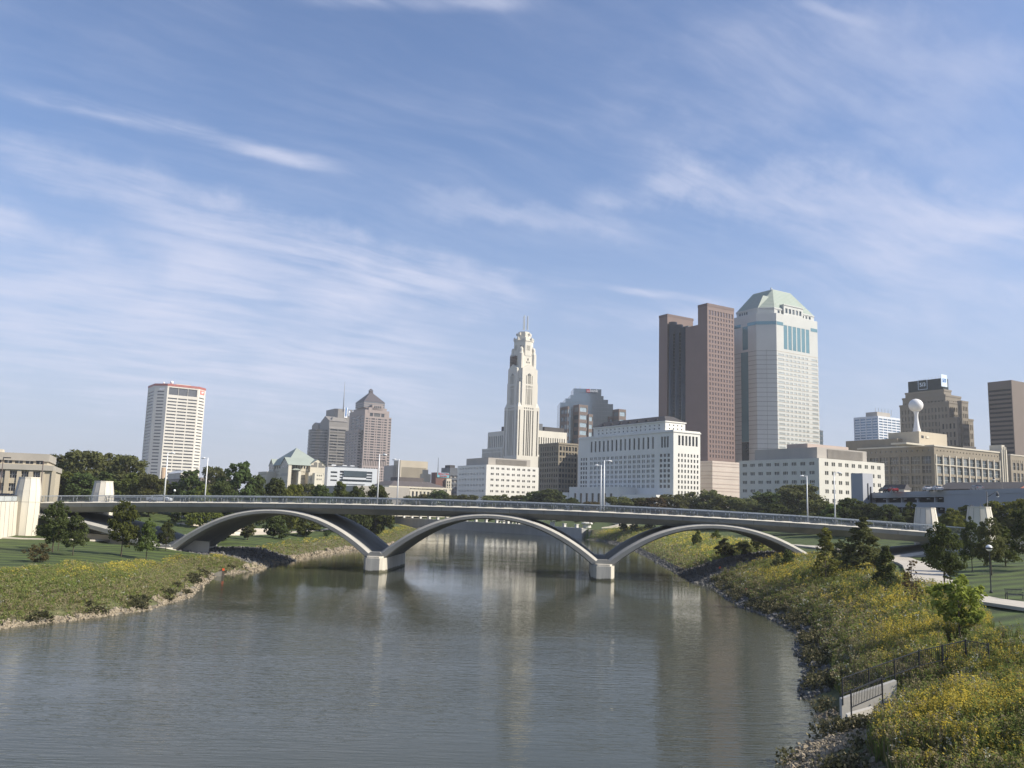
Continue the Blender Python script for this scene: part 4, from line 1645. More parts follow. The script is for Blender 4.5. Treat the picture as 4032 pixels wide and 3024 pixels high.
# joints: horizontal courses on every face
JO = mat('panel_joint_grey', (0.20, 0.20, 0.19), 0.8)
chd = Vector((b.pt(0, 0, 0) - b.pt(ew, nw, 0))).normalized()
chn = Vector((chd.y, -chd.x, 0))
z = zb1 - 1
k = 0
while z > zlow:
    A, B = b.pt(ew, nw, z), b.pt(0, 0, z)
    b.part('course_line', JO).bar(A + chn * .05, B + chn * .05, .1, .28)
    b.bx('course_line', JO, ew - .1, ew, nw, nm0 - .05, z - .14, z + .14)
    b.bx('course_line', JO, ew - .1, ew, nm1 + .05, n_l, z - .14, z + .14)
    b.bx('course_line', mat('course_tan', (0.42, 0.34, 0.25), .8), 0, S_, -.06, 0, z - .12, z + .12)
    z -= rh
A, B = b.pt(ew * .5, nw * .5, zlow), b.pt(ew * .5, nw * .5, zb1)
b.part('course_line', JO).bar(A + chn * .05, B + chn * .05, .25, .1)
mb = b.part('turquoise_band', TURQ)
A, B = b.pt(ew, nw, (zb_b + zb_t) / 2), b.pt(0, 0, (zb_b + zb_t) / 2)
mb.bar(A + chn * .06, B + chn * .06, .12, zb_t - zb_b)
# attic and roof
q = 2.6
lo = [(ew + q, nw + q * .4), (q * .4, q), (e_r - q * .2, q), (e_r + 8 - q, 8 + q * .3), (e_r + 8 - q, n_l - q), (ew + q + 8, n_l + 8 - q), (ew + q, n_l - q * .4)]
zR0 = b.hS(3056, 1212, q)[1]
aops = grid(S_ * .06, S_ * .9, 10, .6, zP + 1.2, zR0 - 1.5, 1, 1)
b.poly(lo, zP, zR0, {1: aops, 6: grid(W_ * .1, W_ * .5, 4, .6, zP + 1.2, zR0 - 1.5, 1, 1)}, name='attic', depth=.5, glass=GLASSB)
b.poly([(p_[0] + (-.3 if p_[0] < S_ / 2 else .3), p_[1] + (-.3 if p_[1] < 10 else .3)) for p_ in lo], zR0 - .9, zR0, None, name='cornice')
nT = 14.0
zR1 = b.hS(3042, 1139, nT)[1]
eT0 = b.hS(3042, 1139, nT)[0]
eT1 = b.hS(3112, 1153, nT)[0]
nT1 = nT + (eT1 - eT0) * .95
hi = [(eT0, nT)] * 2 + [(eT1, nT)] * 2 + [(eT1, nT1)] + [(eT0, nT1)] * 2
mb = b.part('roof', GREENROOF)
for i in range(7):
    j = (i + 1) % 7
    if hi[i] == hi[j]:
        mb.face([b.pt(*lo[i], zR0), b.pt(*lo[j], zR0), b.pt(*hi[i], zR1)])
    else:
        mb.face([b.pt(*lo[i], zR0), b.pt(*lo[j], zR0), b.pt(*hi[j], zR1), b.pt(*hi[i], zR1)])
mb.face([b.pt(*p_, zR1) for p_ in ((eT0, nT), (eT1, nT), (eT1, nT1), (eT0, nT1))])
mb2 = b.part('roof_seam', mat('verdigris_seam', (0.22, 0.34, 0.26), .7))
for k in range(1, 13):
    f = k / 13
    for i in (1, 6, 0):
        j = (i + 1) % 7
        pa = b.pt(*lo[i], zR0).lerp(b.pt(*hi[i], zR1), f)
        pb_ = b.pt(*lo[j], zR0).lerp(b.pt(*hi[j], zR1), f)
        if (pb_ - pa).length > .5:
            mb2.bar(pa, pb_, .22, .22)
# dormers
d0, d1 = b.hS(3085, 1200, q - 1)[0], b.hS(3160, 1210, q - 1)[0]
zd = b.hS(3085, 1201, q - 1)[1]
b.block(d0, d1, q - 1.2, q + 11, zP + .5, zd, name='dormer', south=grid(1, d1 - d0 - 1, 5, .62, zP + 2, zd - 2.2, 1, 1), glass=GLASSB)
b.bx('cornice', HUNT, d0 - .4, d1 + .4, q - 1.6, q + 11, zd, zd + .7)
dn0, dn1 = nw + W_ * .02, nw + W_ * .42
zd2 = b.hW(2980, 1163, ew + 6)[1]
b.frustum('dormer_roof', GREENROOF, (ew + q, ew + q + 16, dn0, dn1 + 6), (ew + q + 7, ew + q + 16, dn0 + 1, dn1 - 1), zR0, zd2)
b.bx('roof_vent', STEEL, eT0 + 1, eT0 + 2, nT + 2, nT + 3, zR1, zR1 + 2)
b.done()

# ---- beige low block with horizontal bands
b = Bld('stone_annex', 'windowless pinkish beige block with horizontal bands between the white courthouse and the wide white block', 2805, 1814, 500, walls=PINKST)
Ln, Le, zs = b.hW(2758, 1816)[0], b.hS(2913, 1820)[0], b.ztop
b.wmat = mat('pale_pink_stone', (0.52, 0.45, 0.38), 0.85, 0.07, 0.1)
b.block(0, Le, 0, Ln, CITYZ, zs)
z = zs - 1.2
k = 0
while z > CITYZ + 4:
    b.bx('stone_band', PINKST, -.1, Le + .1, -.1, Ln + .1, z - .22, z + .22)
    z -= (1.7, 3.2, 2.4)[k % 3]
    k += 1
b.bx('shop_window', GLASS, -.15, 0, 1, 3.2, CITYZ + 2, CITYZ + 11)
b.done()

# ---- wide white office block, right
b = Bld('office_block', 'wide off white office block with paired windows, left of the grey garage stair tower', 3224, 1803, 380, walls=mat('off_white_stone', (0.60, 0.575, 0.51), 0.85, 0.08, 0.08, streak=True))
Ln, Le, zs = b.hW(2911, 1817)[0], b.hS(3482, 1825)[0], b.ztop
zq = lambda y: b.hW(3224, y)[1]
v1, v0 = zq(1806), zq(1988)
b.block(0, Le, 0, Ln, CITYZ, zs, west=grid(Ln * .02, Ln * .97, 9, .54, v0, v1, 5, .36, 3, .07), south=grid(Le * .06, Le * .96, 9, .5, v0, v1, 5, .42, 2, .10))
zp = b.hW(3218, 1760, 4)[1]
n_p = b.hW(2972, 1790, 4)[0]
e_p = b.hS(3412, 1780, 4)[0]
b.block(4, e_p, 4, n_p, zs, zp, m=GREYST)
for k in range(30):
    ea = lerp(11, e_p - 4, k / 29)
    b.bx('louvre', LOUV, ea, ea + .65, 3.7, 4.0, zs + .6, zp - .6)
b.bx('plant_room', PINKST, 10, 40, 14, 26, zp, zp + 2.5)
b.done()
# ---- grey parking garage on the right
GAR = mat('grey_painted_concrete', (0.36, 0.37, 0.39), 0.85, 0.06, 0.1, streak=True)
b = Bld('parking_garage', 'long grey parking garage with dark open deck slots, behind the two right stone pylons', 4032, 1925, 190, ang=rad(2), walls=GAR, cat='garage')
zq = lambda y: b.hW(3706, y)[1]
nE = b.hW(3404, 1944)[0]
n37 = b.hW(3706, 1950)[0]
zt = b.ztop
sl = [[(nE - n_b, z0_, nE - n_a, z1_)] for (n_a, n_b, z0_, z1_) in ((n37 - 1.2, nE - 1, zq(1978), zq(1956)), (n37 - 1.5, nE - 14, zq(2022), zq(1998)), (n37 - 1.5, nE - 22, zq(2066), zq(2042)))]
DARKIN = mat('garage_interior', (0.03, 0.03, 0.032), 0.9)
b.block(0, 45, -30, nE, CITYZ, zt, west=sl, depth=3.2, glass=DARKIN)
for (n_a, n_b, z0_, z1_) in ((n37 - 1.2, nE - 1, zq(1978), zq(1956)), (n37 - 1.5, nE - 14, zq(2022), zq(1998))):
    n_ = n_a + 6
    while n_ < n_b - 2:
        b.bx('column', GAR, .8, 1.4, n_ - .3, n_ + .3, z0_, z1_)
        n_ += 9
    for k in range(7):
        nn = lerp(n_a + 4, n_b - 3, k / 6)
        b.bx('deck_lamp', mat('pale_lamp', (0.8, 0.8, 0.8), .5), 1.2, 1.6, nn - .5, nn + .5, z1_ - .5, z1_ - .3)
b.bx('parapet', GAR, -.12, .3, -30, nE, zt - .9, zt + .15)
GARAGE_TOP = zt
# low left deck
b.block(6, 45, nE, nE + 42, CITYZ, zt - 3.2, west=[[(6, zt - 6.8, 30, zt - 4.6)]], depth=3, glass=DARKIN)
b.done()
b = Bld('stair_tower', 'tall grey concrete stair tower rising from the parking garage deck, left of the roof cars', 3396, 1863, 262, walls=GAR, cat='stair tower', z0=CITYZ)
b.block(0, b.hS(3436, 1863)[0], 0, b.hW(3350, 1864)[0], CITYZ, b.ztop)
Le = b.hS(3436, 1863)[0]
b.bx('pipe', DARKM, Le * .45, Le * .5, -.2, 0, b.ztop - 8, b.ztop - 3)
b.bx('pipe', DARKM, Le * .7, Le * .78, -.2, 0, b.ztop - 9, b.ztop - 4)
b.done()

# ---- tan department store building with wide windows
b = Bld('department_store', 'broad tan brick building with wide gridded windows and a row of square attic openings', 3677, 1755, 425, walls=TAN)
Ln, Le, zs = b.hW(3377, 1772)[0], b.hS(3937, 1784)[0], b.ztop
zq = lambda y: b.hS(3677, y)[1]
fw = []
for (y0, y1) in ((1825, 1795), (1862, 1832), (1906, 1872), (1950, 1916)):
    fw += grid(Le * .02, Le * .985, 10, .80, zq(y0), zq(y1), 1, 1.0)
fww = []
for (y0, y1) in ((1825, 1795), (1862, 1832), (1906, 1872), (1950, 1916)):
    fww += grid(Ln * .02, Ln * .97, 7, .82, zq(y0), zq(y1), 1, 1.0)
att = grid(Le * .02, Le * .985, 20, .24, zq(1775), zq(1769), 1, 1)
attw = grid(Ln * .02, Ln * .97, 14, .28, zq(1775), zq(1769), 1, 1)
b.block(0, Le, 0, Ln, CITYZ, zs, west=fww + attw, south=fw + att, mull=(3, 2, .16), glass=GLASSB, west_glass=GLASS)
b.bx('cornice', CREAM, -.4, Le + .2, -.4, Ln, zs - .25, zs + .5)
for k in range(11):
    ee = lerp(Le * .02, Le * .985, k / 10)
    b.bx('pilaster', CREAM, ee - .35, ee + .35, -.35, 0, CITYZ, zq(1788))
b.bx('cornice', CREAM, 0, Le, -.3, 0, zq(1829), zq(1826))
# stepped fin tower at the right end
eF = Le
e2 = b.hS(3964, 1770, -1)[0]
w_ = e2 - eF
zF = b.hS(3950, 1752, -1)[1]
b.block(eF, e2, -1, 8, CITYZ, zF - 2.6, m=CREAM, name='fin_tower', south=[[(w_ * .34, CITYZ + 3, w_ * .62, b.hS(3950, 1792, -1)[1])]], glass=TURQ)
b.bx('fin', CREAM, eF + w_ * .2, e2 - w_ * .22, -.5, 6, zF - 2.6, zF)
b.bx('fin', CREAM, eF + w_ * .25, eF + w_ * .34, -1.5, -1, CITYZ, zF - 1)
b.bx('fin', CREAM, eF + w_ * .62, eF + w_ * .72, -1.5, -1, CITYZ, zF - 1)
# rooftop blocks
eb, nb_ = b.hS(3618, 1700, 13)[0], 13
C2 = b.pt(eb, nb_, 0)
zr = b.hS(3618, 1698, nb_)[1]
er = b.hS(3728, 1710, nb_)[0]
nl = b.hW(3497, 1705, eb)[0]
b.block(eb, er, nb_, nl, zs, zr, m=BEIGE, name='roof_block')
b.bx('vent', DARKM, eb + 2, eb + 4, nb_ - .1, nb_, zr - 3.4, zr - 2)
b.bx('vent', CREAM, eb + 6, eb + 8.4, nb_ - .3, nb_, zr - 3.2, zr - 2)
e3 = b.hS(3569, 1742, 4)[0]
e4 = b.hS(3640, 1752, 4)[0]
b.bx('roof_hut', CREAM, e3, e4, 4, 12.5, zs, b.hS(3569, 1741, 4)[1])
nl2 = b.hW(3366, 1742, 12)[0]
b.bx('roof_block', TAN, 4, 16, nl - 8, nl2, zs, b.hW(3440, 1734, 8)[1])
b.bx('roof_hut', DARKROOF, Le * .6, Le * .8, 6, 14, zs, zs + 2.6)
b.bx('roof_hut', DARKROOF, Le * .3, Le * .36, 30, 34, zs, zs + 2)
b.done()
b = Bld('department_store', 'tan brick building with gridded windows at the right frame edge, right of the finned tower', 3978, 1791, 492, walls=TAN)
zs = b.ztop
b.block(0, 40, 0, 12, CITYZ, zs, south=grid(1.5, 39, 9, .66, b.hS(3990, 1850)[1], b.hS(3990, 1822)[1], 1, 1) + grid(1.5, 39, 9, .66, b.hS(3990, 1895)[1], b.hS(3990, 1862)[1], 1, 1) + grid(1.5, 39, 18, .25, zs - 4.2, zs - 2.8, 1, 1), mull=(2, 2, .16))
b.bx('cornice', CREAM, -.3, 40.3, -.3, 12, zs - .2, zs + .4)
b.done()
# long dark gabled roofs just in front of it
b = Bld('gabled_warehouse', 'low dark gabled roofs with a red brick gable end, above the garage deck at right', 4010, 1925, 285, walls=DARKROOF)
e_, n_ = 14, b.hW(3690, 1916)[0]
b.block(0, e_, 0, n_, CITYZ, b.ztop, roof=DARKROOF)
mb = b.part('roof', DARKROOF)
z0_, z1_ = b.ztop, b.ztop + 2.6
A = [b.pt(-.4, -.4, z0_), b.pt(e_ + .4, -.4, z0_), b.pt(e_ / 2, -.4, z1_), b.pt(-.4, n_, z0_), b.pt(e_ + .4, n_, z0_), b.pt(e_ / 2, n_, z1_)]
mb.face([A[0], A[2], A[5], A[3]])
mb.face([A[2], A[1], A[4], A[5]])
RBR = mat('red_brick', (0.30, 0.11, 0.075), .9, .15, .5)
b.part('gable', RBR).face([A[0] - b.n * .05, A[1] - b.n * .05, A[2] - b.n * .05])
b.bx('gable_wall', RBR, 0, e_, -.3, -.02, CITYZ, b.ztop)
b.done()
b = Bld('roof_shed', 'small shed with dark pitched roof and pale walls on the garage deck', 3560, 1926, 250, walls=CREAM, cat='shed', z0=zq(1950))
b.block(0, 3, 0, 7, b.C.z, b.ztop, roof=DARKROOF)
b.frustum('roof', DARKROOF, (-.3, 3.3, -.3, 7.3), (1.2, 1.8, 0, 7), b.ztop, b.ztop + 1.4)
b.done()

# ---- white ball water tower standing on the roof block
WTY = 448
p = at(3610, 1697, WTY)
top = at(3610, 1570, WTY)
wt_ = thing('water_tower', 'white ball shaped water tower on a slender flared stem on the tan roof', 'water tower', (p.x, p.y, p.z - 2.5))
H = top.z - p.z + 2.5
BALLM = mat('white_tank_paint', (0.72, 0.70, 0.67), 0.5, 0.05, 0.3)
R_ = 27 * WTY / FPX * 1.0
mb = MB()
zc_ = H - R_
mb.lathe((0, 0, 0), [(max(.02, R_ * math.sin(a_)), zc_ - R_ * .97 * math.cos(a_)) for a_ in np.linspace(.42, math.pi - .01, 22)], 32)
mb.build('tank', BALLM, wt_)
mb = MB()
rb = 15.5 * WTY / FPX
hs = zc_ - R_ * .88
mb.lathe((0, 0, 0), [(rb * 1.05, 0), (rb * .98, 2.2), (rb * .72, hs * .35), (rb * .5, hs * .6), (rb * .42, hs * .78), (rb * .46, hs * .88), (rb * .62, hs * .97), (rb * .72, hs + .3)], 24)
mb.build('stem', BALLM, wt_)

# ---- stepped tan tower with dark sign box
b = Bld('skyscraper', 'stepped tan stone tower with ribbed windows and a dark sign box on top', 3740, 1590, 620, walls=GREYST, cat='tower')
b.wmat = mat('tan_grey_stone', (0.215, 0.185, 0.145), 0.8, 0.07, 0.08)
zq = lambda y: b.hW(3740, y)[1]
hz = zq(1765)


def tier(xw, xc, xe, ytop, n_off, e_off, ybot=1765, nw_=None, ns=None, **k):
    """one step of the tower: west face seen between xw and xc, south face between xc and xe"""
    n1_ = b.hW(xw, ytop + 6, e_off)[0]
    n0_ = b.hW(xc, ytop, e_off)[0]
    e1_ = b.hS(xe, ytop + 6, n0_)[0]
    z1_ = b.hW(xc, ytop, e_off)[1]
    LN, LE = n1_ - n0_, e1_ - e_off
    ncw = max(1, int(LN / 2.7))
    nce = max(1, int(LE / 2.7))
    b.block(e_off, e1_, n0_, n1_, CITYZ, z1_, west=grid(1, LN - 1, ncw, .5, zq(ybot), z1_ - 3, max(1, int((z1_ - 3 - zq(ybot)) / 5.2)), .62),
            south=grid(.8, LE - .8, nce, .5, zq(ybot), z1_ - 3, max(1, int((z1_ - 3 - zq(ybot)) / 5.2)), .62), depth=.6)
    b.bx('cornice', b.wmat, e_off - .3, e1_ + .3, n0_ - .3, n1_ + .3, z1_ - 1.2, z1_ + .2)
    return e_off, e1_, n0_, n1_, z1_


T = tier(3564, 3716, 3745, 1533, 0, 3)
tier(3553, 3722, 3783, 1553, 0, 1)
tier(3542, 3736, 3810, 1580, 0, -1)
tier(3700, 3768, 3779, 1643, 0, -10)
tier(3770, 3786, 3811, 1578, 0, 2)
tier(3811, 3815, 3832, 1650, 0, 14)
SIGNB = mat('dark_sign_box', (0.018, 0.030, 0.036), 0.7, 0.2, 0.1, spec=0.2)
n0_ = b.hW(3712, 1500, 6)[0]
n1_ = b.hW(3575, 1500, 6)[0]
e1_ = b.hS(3733, 1495, n0_)[0]
z0_, z1_ = T[4], b.hW(3705, 1489, 6)[1]
b.bx('sign_box', SIGNB, 6, e1_, n0_, n1_, z0_, z1_)
EMB = mat('emblem_blue_white', (0.62, 0.72, 0.82), 0.4)
for fc in ('W', 'S'):
    if fc == 'W':
        nn_, zz2 = b.hW(3633, 1515, 5.8)
        mb = b.part('emblem', EMB)
        s_ = 3.6
        for a_, bb_ in (((-s_, -s_), (s_, -s_)), ((s_, -s_), (s_, s_)), ((s_, s_), (-s_, s_)), ((-s_, s_), (-s_, -s_))):
            mb.bar(b.pt(5.8, nn_ + a_[0], zz2 + a_[1]), b.pt(5.8, nn_ + bb_[0], zz2 + bb_[1]), .45, .3)
        b.text('5/3', 4.0, 5.7, zz2, EMB, n=nn_, face='W', bold=.08)
    else:
        ee_, zz2 = b.hS(3717, 1499, n0_ - .3)
        b.bx('emblem_plate', EMB, ee_ - 3.8, ee_ + 3.8, n0_ - .5, n0_ - .2, zz2 - 4.6, zz2 + 4.6)
        b.text('5/3', 3.8, ee_, zz2, mat('emblem_blue', (.05, .2, .5), .4), n=n0_ - .6, bold=.08)
for k in range(9):
    b.bx('roof_mast', STEEL, 6 + k * 1.2, 6.2 + k * 1.2, lerp(n0_, n1_, k / 8), lerp(n0_, n1_, k / 8) + .2, z1_, z1_ + 2.2)
b.done()

# ---- white and blue striped office block
b = Bld('office_block', 'white office block with pale blue window bands, left of the ball water tower', 3457, 1637, 800, walls=PANELW)
Ln, Le, zs = b.hW(3361, 1645)[0], b.hS(3546, 1648)[0], b.ztop
BLUEG = mat('pale_blue_glass', (0.12, 0.20, 0.30), 0.08, 0.1, 0.05, metal=.4, spec=.9)
zl = b.hW(3457, 1760)[1]
b.block(0, Le, 0, Ln, CITYZ, zs, west=grid(Ln * .02, Ln * .98, 4, .86, zl, zs - 1.5, 11, .52), south=grid(Le * .02, Le * .98, 5, .86, zl, zs - 1.5, 11, .5), glass=BLUEG)
b.bx('plant_room', GREYST, 6, Le * .75, 5, Ln * .65, zs, b.hS(3460, 1622, 5)[1])
for k in range(6):
    b.bx('roof_mast', STEEL, 8 + 5 * k, 8.4 + 5 * k, 8, 8.4, zs + 3, zs + 9)
b.done()

# ---- brown tower at the right edge
b = Bld('skyscraper', 'dark brown banded tower cut by the right frame edge', 3982, 1496, 575, walls=mat('brown_concrete', (0.155, 0.122, 0.10), .8, .06, .08), cat='tower')
Ln, zs = b.hW(3888, 1503)[0], b.ztop
zl = b.hW(3982, 1790)[1]
b.block(0, 45, 0, Ln, CITYZ, zs, west=grid(0.0, Ln - .6, 1, 1.0, zl, b.hW(3982, 1525)[1], 15, .46), depth=.9, west_glass=mat('brown_band_glass', (.02, .02, .022), .5, .2, .1, spec=.2))
b.done()
# dark sliver beside the green roofed tower
b = Bld('glass_tower', 'thin dark glass tower sliver right beside the green roofed tower', 3228, 1694, 700, walls=GLASSB, cat='tower')
b.block(0, b.hS(3240, 1696)[0], 0, 20, CITYZ, b.ztop)
for k in range(9):
    b.bx('floor_band', SLATEM, -.1, b.hS(3240, 1696)[0] + .1, -.15, 0, b.ztop - 4 * k - 1.2, b.ztop - 4 * k)
b.done()

# ================================================================== left side of the river
# ---- octagonal pale tower with red roof line
AEPM = mat('pale_precast', (0.60, 0.565, 0.49), 0.8, 0.06, 0.06, streak=True)
AEPS = mat('strip_window', (0.10, 0.105, 0.115), 0.25, 0.12, 0.05)
b = Bld('skyscraper', 'pale octagonal tower with strip windows and a red roof edge, left of the river', 661, 1513, 1045, ang=rad(36), walls=AEPM, cat='tower')
S_ = b.hS(784, 1527)[0]
b.setang(rad(36) - rad(45))
lc = -b.hS(610, 1508)[0] * 0.98
lr = 0
b.setang(rad(36))
c = lc * math.sqrt(.5)
lr = 17.0
d = lr * math.sqrt(.5)
Wd_ = 34
pts = [(-c, c), (0, 0), (S_, 0), (S_ + d, d), (S_ + d, d + Wd_), (S_, d + d + Wd_), (0, c + Wd_ + c), (-c, c + Wd_)]
zq = lambda y: b.hS(661, y)[1]
zs = b.ztop
rows = 27
zl, zh = zq(1908), zq(1561)
rh = (zh - zl) / rows
mid = grid(S_ * .02, S_ * .98, 3, .90, zl, zh, rows, .42) + [[(S_ * .05, zq(1553), S_ * .95, zq(1524))]]
ch = grid(lc * .22, lc * .76, 1, 1.0, zl, zh + 2 * rh, rows + 2, .36)
chr_ = grid(lr * .12, lr * .86, 1, 1.0, zl, zh + 1 * rh, rows + 1, .36)
wl_ = grid(Wd_ * .1, Wd_ * .9, 1, 1.0, zl, zh + 2 * rh, rows + 2, .40)
b.poly(pts, CITYZ, zs, {0: ch, 1: mid, 2: chr_, 7: wl_}, depth=.9, glass=AEPS)
REDB = mat('red_roof_band', (0.34, 0.10, 0.08), 0.6, 0.08)
cen_ = (S_ / 2, (2 * c + Wd_) / 2)
b.poly([(lerp(p_[0], cen_[0], -.006), lerp(p_[1], cen_[1], -.006)) for p_ in pts], zs - 1.9, zs + .9, None, m=REDB, name='roof_band')
e_ = b.hS(760, 1560)[0]
for k in (1, 2):
    b.bx('loggia_mullion', AEPM, S_ * (.05 + .3 * k), S_ * (.05 + .3 * k) + .35, .1, .5, zq(1553), zq(1524))
RL = mat('sign_red_pale', (0.62, 0.16, 0.12), .5)
# signs on the two chamfers
b.setang(rad(36) - rad(45))
keep = b.C.copy()
b.text('AEP', 4.0, -lc * .42, zs - 6.2, SWH, n=-.3, bold=.12)
b.C = Vector((*(keep + Vector((math.cos(rad(36)), math.sin(rad(36)), 0)) * S_).to_2d(), keep.z))
b.setang(rad(36) + rad(45))
o = b.text('AEP', 3.4, lr * .5, zs - 5.6, SWH, n=-.45, bold=.12)
o.location += (b.C - keep)
mb = b.part('sign_plate', RL)
A = b.pt(lr * .2, -.15, zs - 5.6)
B = b.pt(lr * .8, -.15, zs - 5.6)
mb.bar(A, B, .3, 5.2)
b.C = keep
b.setang(rad(36))
for (e_, n_, r_) in ((6, 6, 2.2), (-3, 8, 1.2)):
    b.part('satellite_dish', SWH).tube2(b.pt(e_, n_, zs + .8), [(r_ * .3, 0), (r_ * .9, r_ * .7), (r_, r_ * 1.4), (r_ * .6, r_ * 2)], 10, 0, True)
b.bx('plant_room', AEPM, 12, S_ - 8, 8, 25, zs, zs + 2.6)
b.done()

# ---- low buildings at its foot
b = Bld('low_warehouse', 'small cream gabled building with a brick chimney at the foot of the pale octagonal tower', 712, 1862, 700, walls=CREAM)
b.block(0, 8, 0, b.hW(661, 1865)[0], CITYZ, b.ztop, roof=WHITEST)
b.frustum('roof', mat('pale_roof', (.6, .6, .58), .7), (-.4, 8.4, -.4, b.hW(661, 1865)[0] + .3), (4, 4.4, -.2, b.hW(661, 1865)[0]), b.ztop, b.ztop + 2.6)
c_ = at(645, 1841, 690)
mb = b.part('chimney', mat('tan_chimney_brick', (.36, .26, .17), .9, .1, .5))
mb.tube2((c_.x, c_.y, CITYZ), [(2.0, 0), (1.7, c_.z - CITYZ)], 10, 0, True)
b.done()
b = Bld('low_warehouse', 'long low grey roofed building just above the trees below the octagonal tower', 790, 1880, 560, walls=mat('grey_brown_wall', (.17, .145, .125), .9))
b.block(0, 20, 0, b.hW(560, 1872)[0], CITYZ, b.ztop, roof=DARKROOF)
b.done()

# ---- beige civic building at the far left
b = Bld('museum', 'beige stone museum building with paned windows at the left frame edge', 206, 1838, 205, ang=rad(24), walls=BEIGE)
zq = lambda y: b.hS(150, y)[1]
eL = b.hS(-120, 1840)[0]
zs = zq(1838)
LW = -eL
spx = []
cwid = b.hS(117, 1880)[0] - b.hS(71, 1880)[0]
for (y0, y1, m_) in ((1885, 1858, 1), (1936, 1906, 1)):
    k = -2
    for k in range(-5, 3):
        xc = b.hS(97 + 0, 1880)[0] + cwid * (k)
        if -LW + 1 < xc < -1.5:
            spx.append([(LW + xc - cwid * .30, zq(y0), LW + xc + cwid * .30, zq(y1))])
b.block(eL, 0, 0, 30, CITYZ, zs, south=spx, mull=(3, 2, .14), depth=.55)
b.bx('cornice', mat('cornice_stone', (.36, .33, .28), .85), eL, .3, -.6, 30, zq(1852), zq(1831.5))
e_u = b.hS(190, 1800, 4)[0]
zu = b.hS(190, 1792, 4)[1]
ups = []
for k in range(-6, 3):
    xc = b.hS(75, 1815, 4)[0] + cwid * .93 * k
    ups.append([(xc - eL - cwid * .34, b.hS(100, 1826, 4)[1], xc - eL + cwid * .34, b.hS(100, 1814, 4)[1])])
b.block(eL, e_u, 4, 26, zs, zu, south=ups, mull=(2, 1, .3), depth=.35)
b.bx('cornice', mat('cornice_stone', (.36, .33, .28), .85), eL, e_u + .3, 3.6, 26, zu - 1.6, zu + .2)
b.bx('chimney', CREAM, b.hS(-15, 1770, 10)[0], b.hS(10, 1775, 10)[0], 10, 14, zu, b.hS(10, 1769, 10)[1])
for k in range(-5, 3):
    xc = b.hS(97, 1880)[0] + cwid * (k + .5)
    b.bx('pilaster', BEIGE, xc - .45, xc + .45, -.3, 0, CITYZ, zq(1852))
b.done()

# ---- green roofed office building
b = Bld('office_building', 'cream office building with a green pyramid roof and gabled dormers', 1136, 1829, 520, walls=CREAM)
zq = lambda y: b.hW(1136, y)[1]
Ln = b.hW(1054, 1860)[0]
n6 = b.hW(1098, 1830)[0]
SMALLW = dict(glass=GLASSB)
zE = b.ztop
# main upper block
Le = b.hS(1262, 1830)[0]
b.block(0, Le, 0, b.hW(1068, 1830)[0], CITYZ, zE, west=grid(2, b.hW(1068, 1830)[0] - 1, 7, .5, zq(1843), zE - .3, 1, .9) + grid(2, 18, 9, .6, zq(1890), zq(1848), 3, .3),
        south=grid(Le * .04, Le * .96, 11, .55, zq(1843), zE - .3, 1, .9) + grid(Le * .04, Le * .96, 20, .5, zq(1890), zq(1848), 3, .3))
nn1 = b.hW(1068, 1830)[0]
# roof
ap = at(1172, 1773, 520 + 16)
aL = Vector((ap.x, ap.y, ap.z))
mb = b.part('roof', GREENROOF)
c4 = [b.pt(-.6, -.6, zE), b.pt(Le + .6, -.6, zE), b.pt(Le + .6, nn1 + .6, zE), b.pt(-.6, nn1 + .6, zE)]
ctr = b.pt(Le / 2, nn1 / 2, 0)
apx = Vector((ctr.x, ctr.y, zE + 11.5))
# the low hipped skirt and the steep pyramid
c5 = [q_.lerp(Vector((ctr.x, ctr.y, zE)), .30) + Vector((0, 0, 4.4)) for q_ in c4]
for i in range(4):
    j = (i + 1) % 4
    mb.face([c4[i], c4[j], c5[j], c5[i]])
    mb.face([c5[i], c5[j], apx])


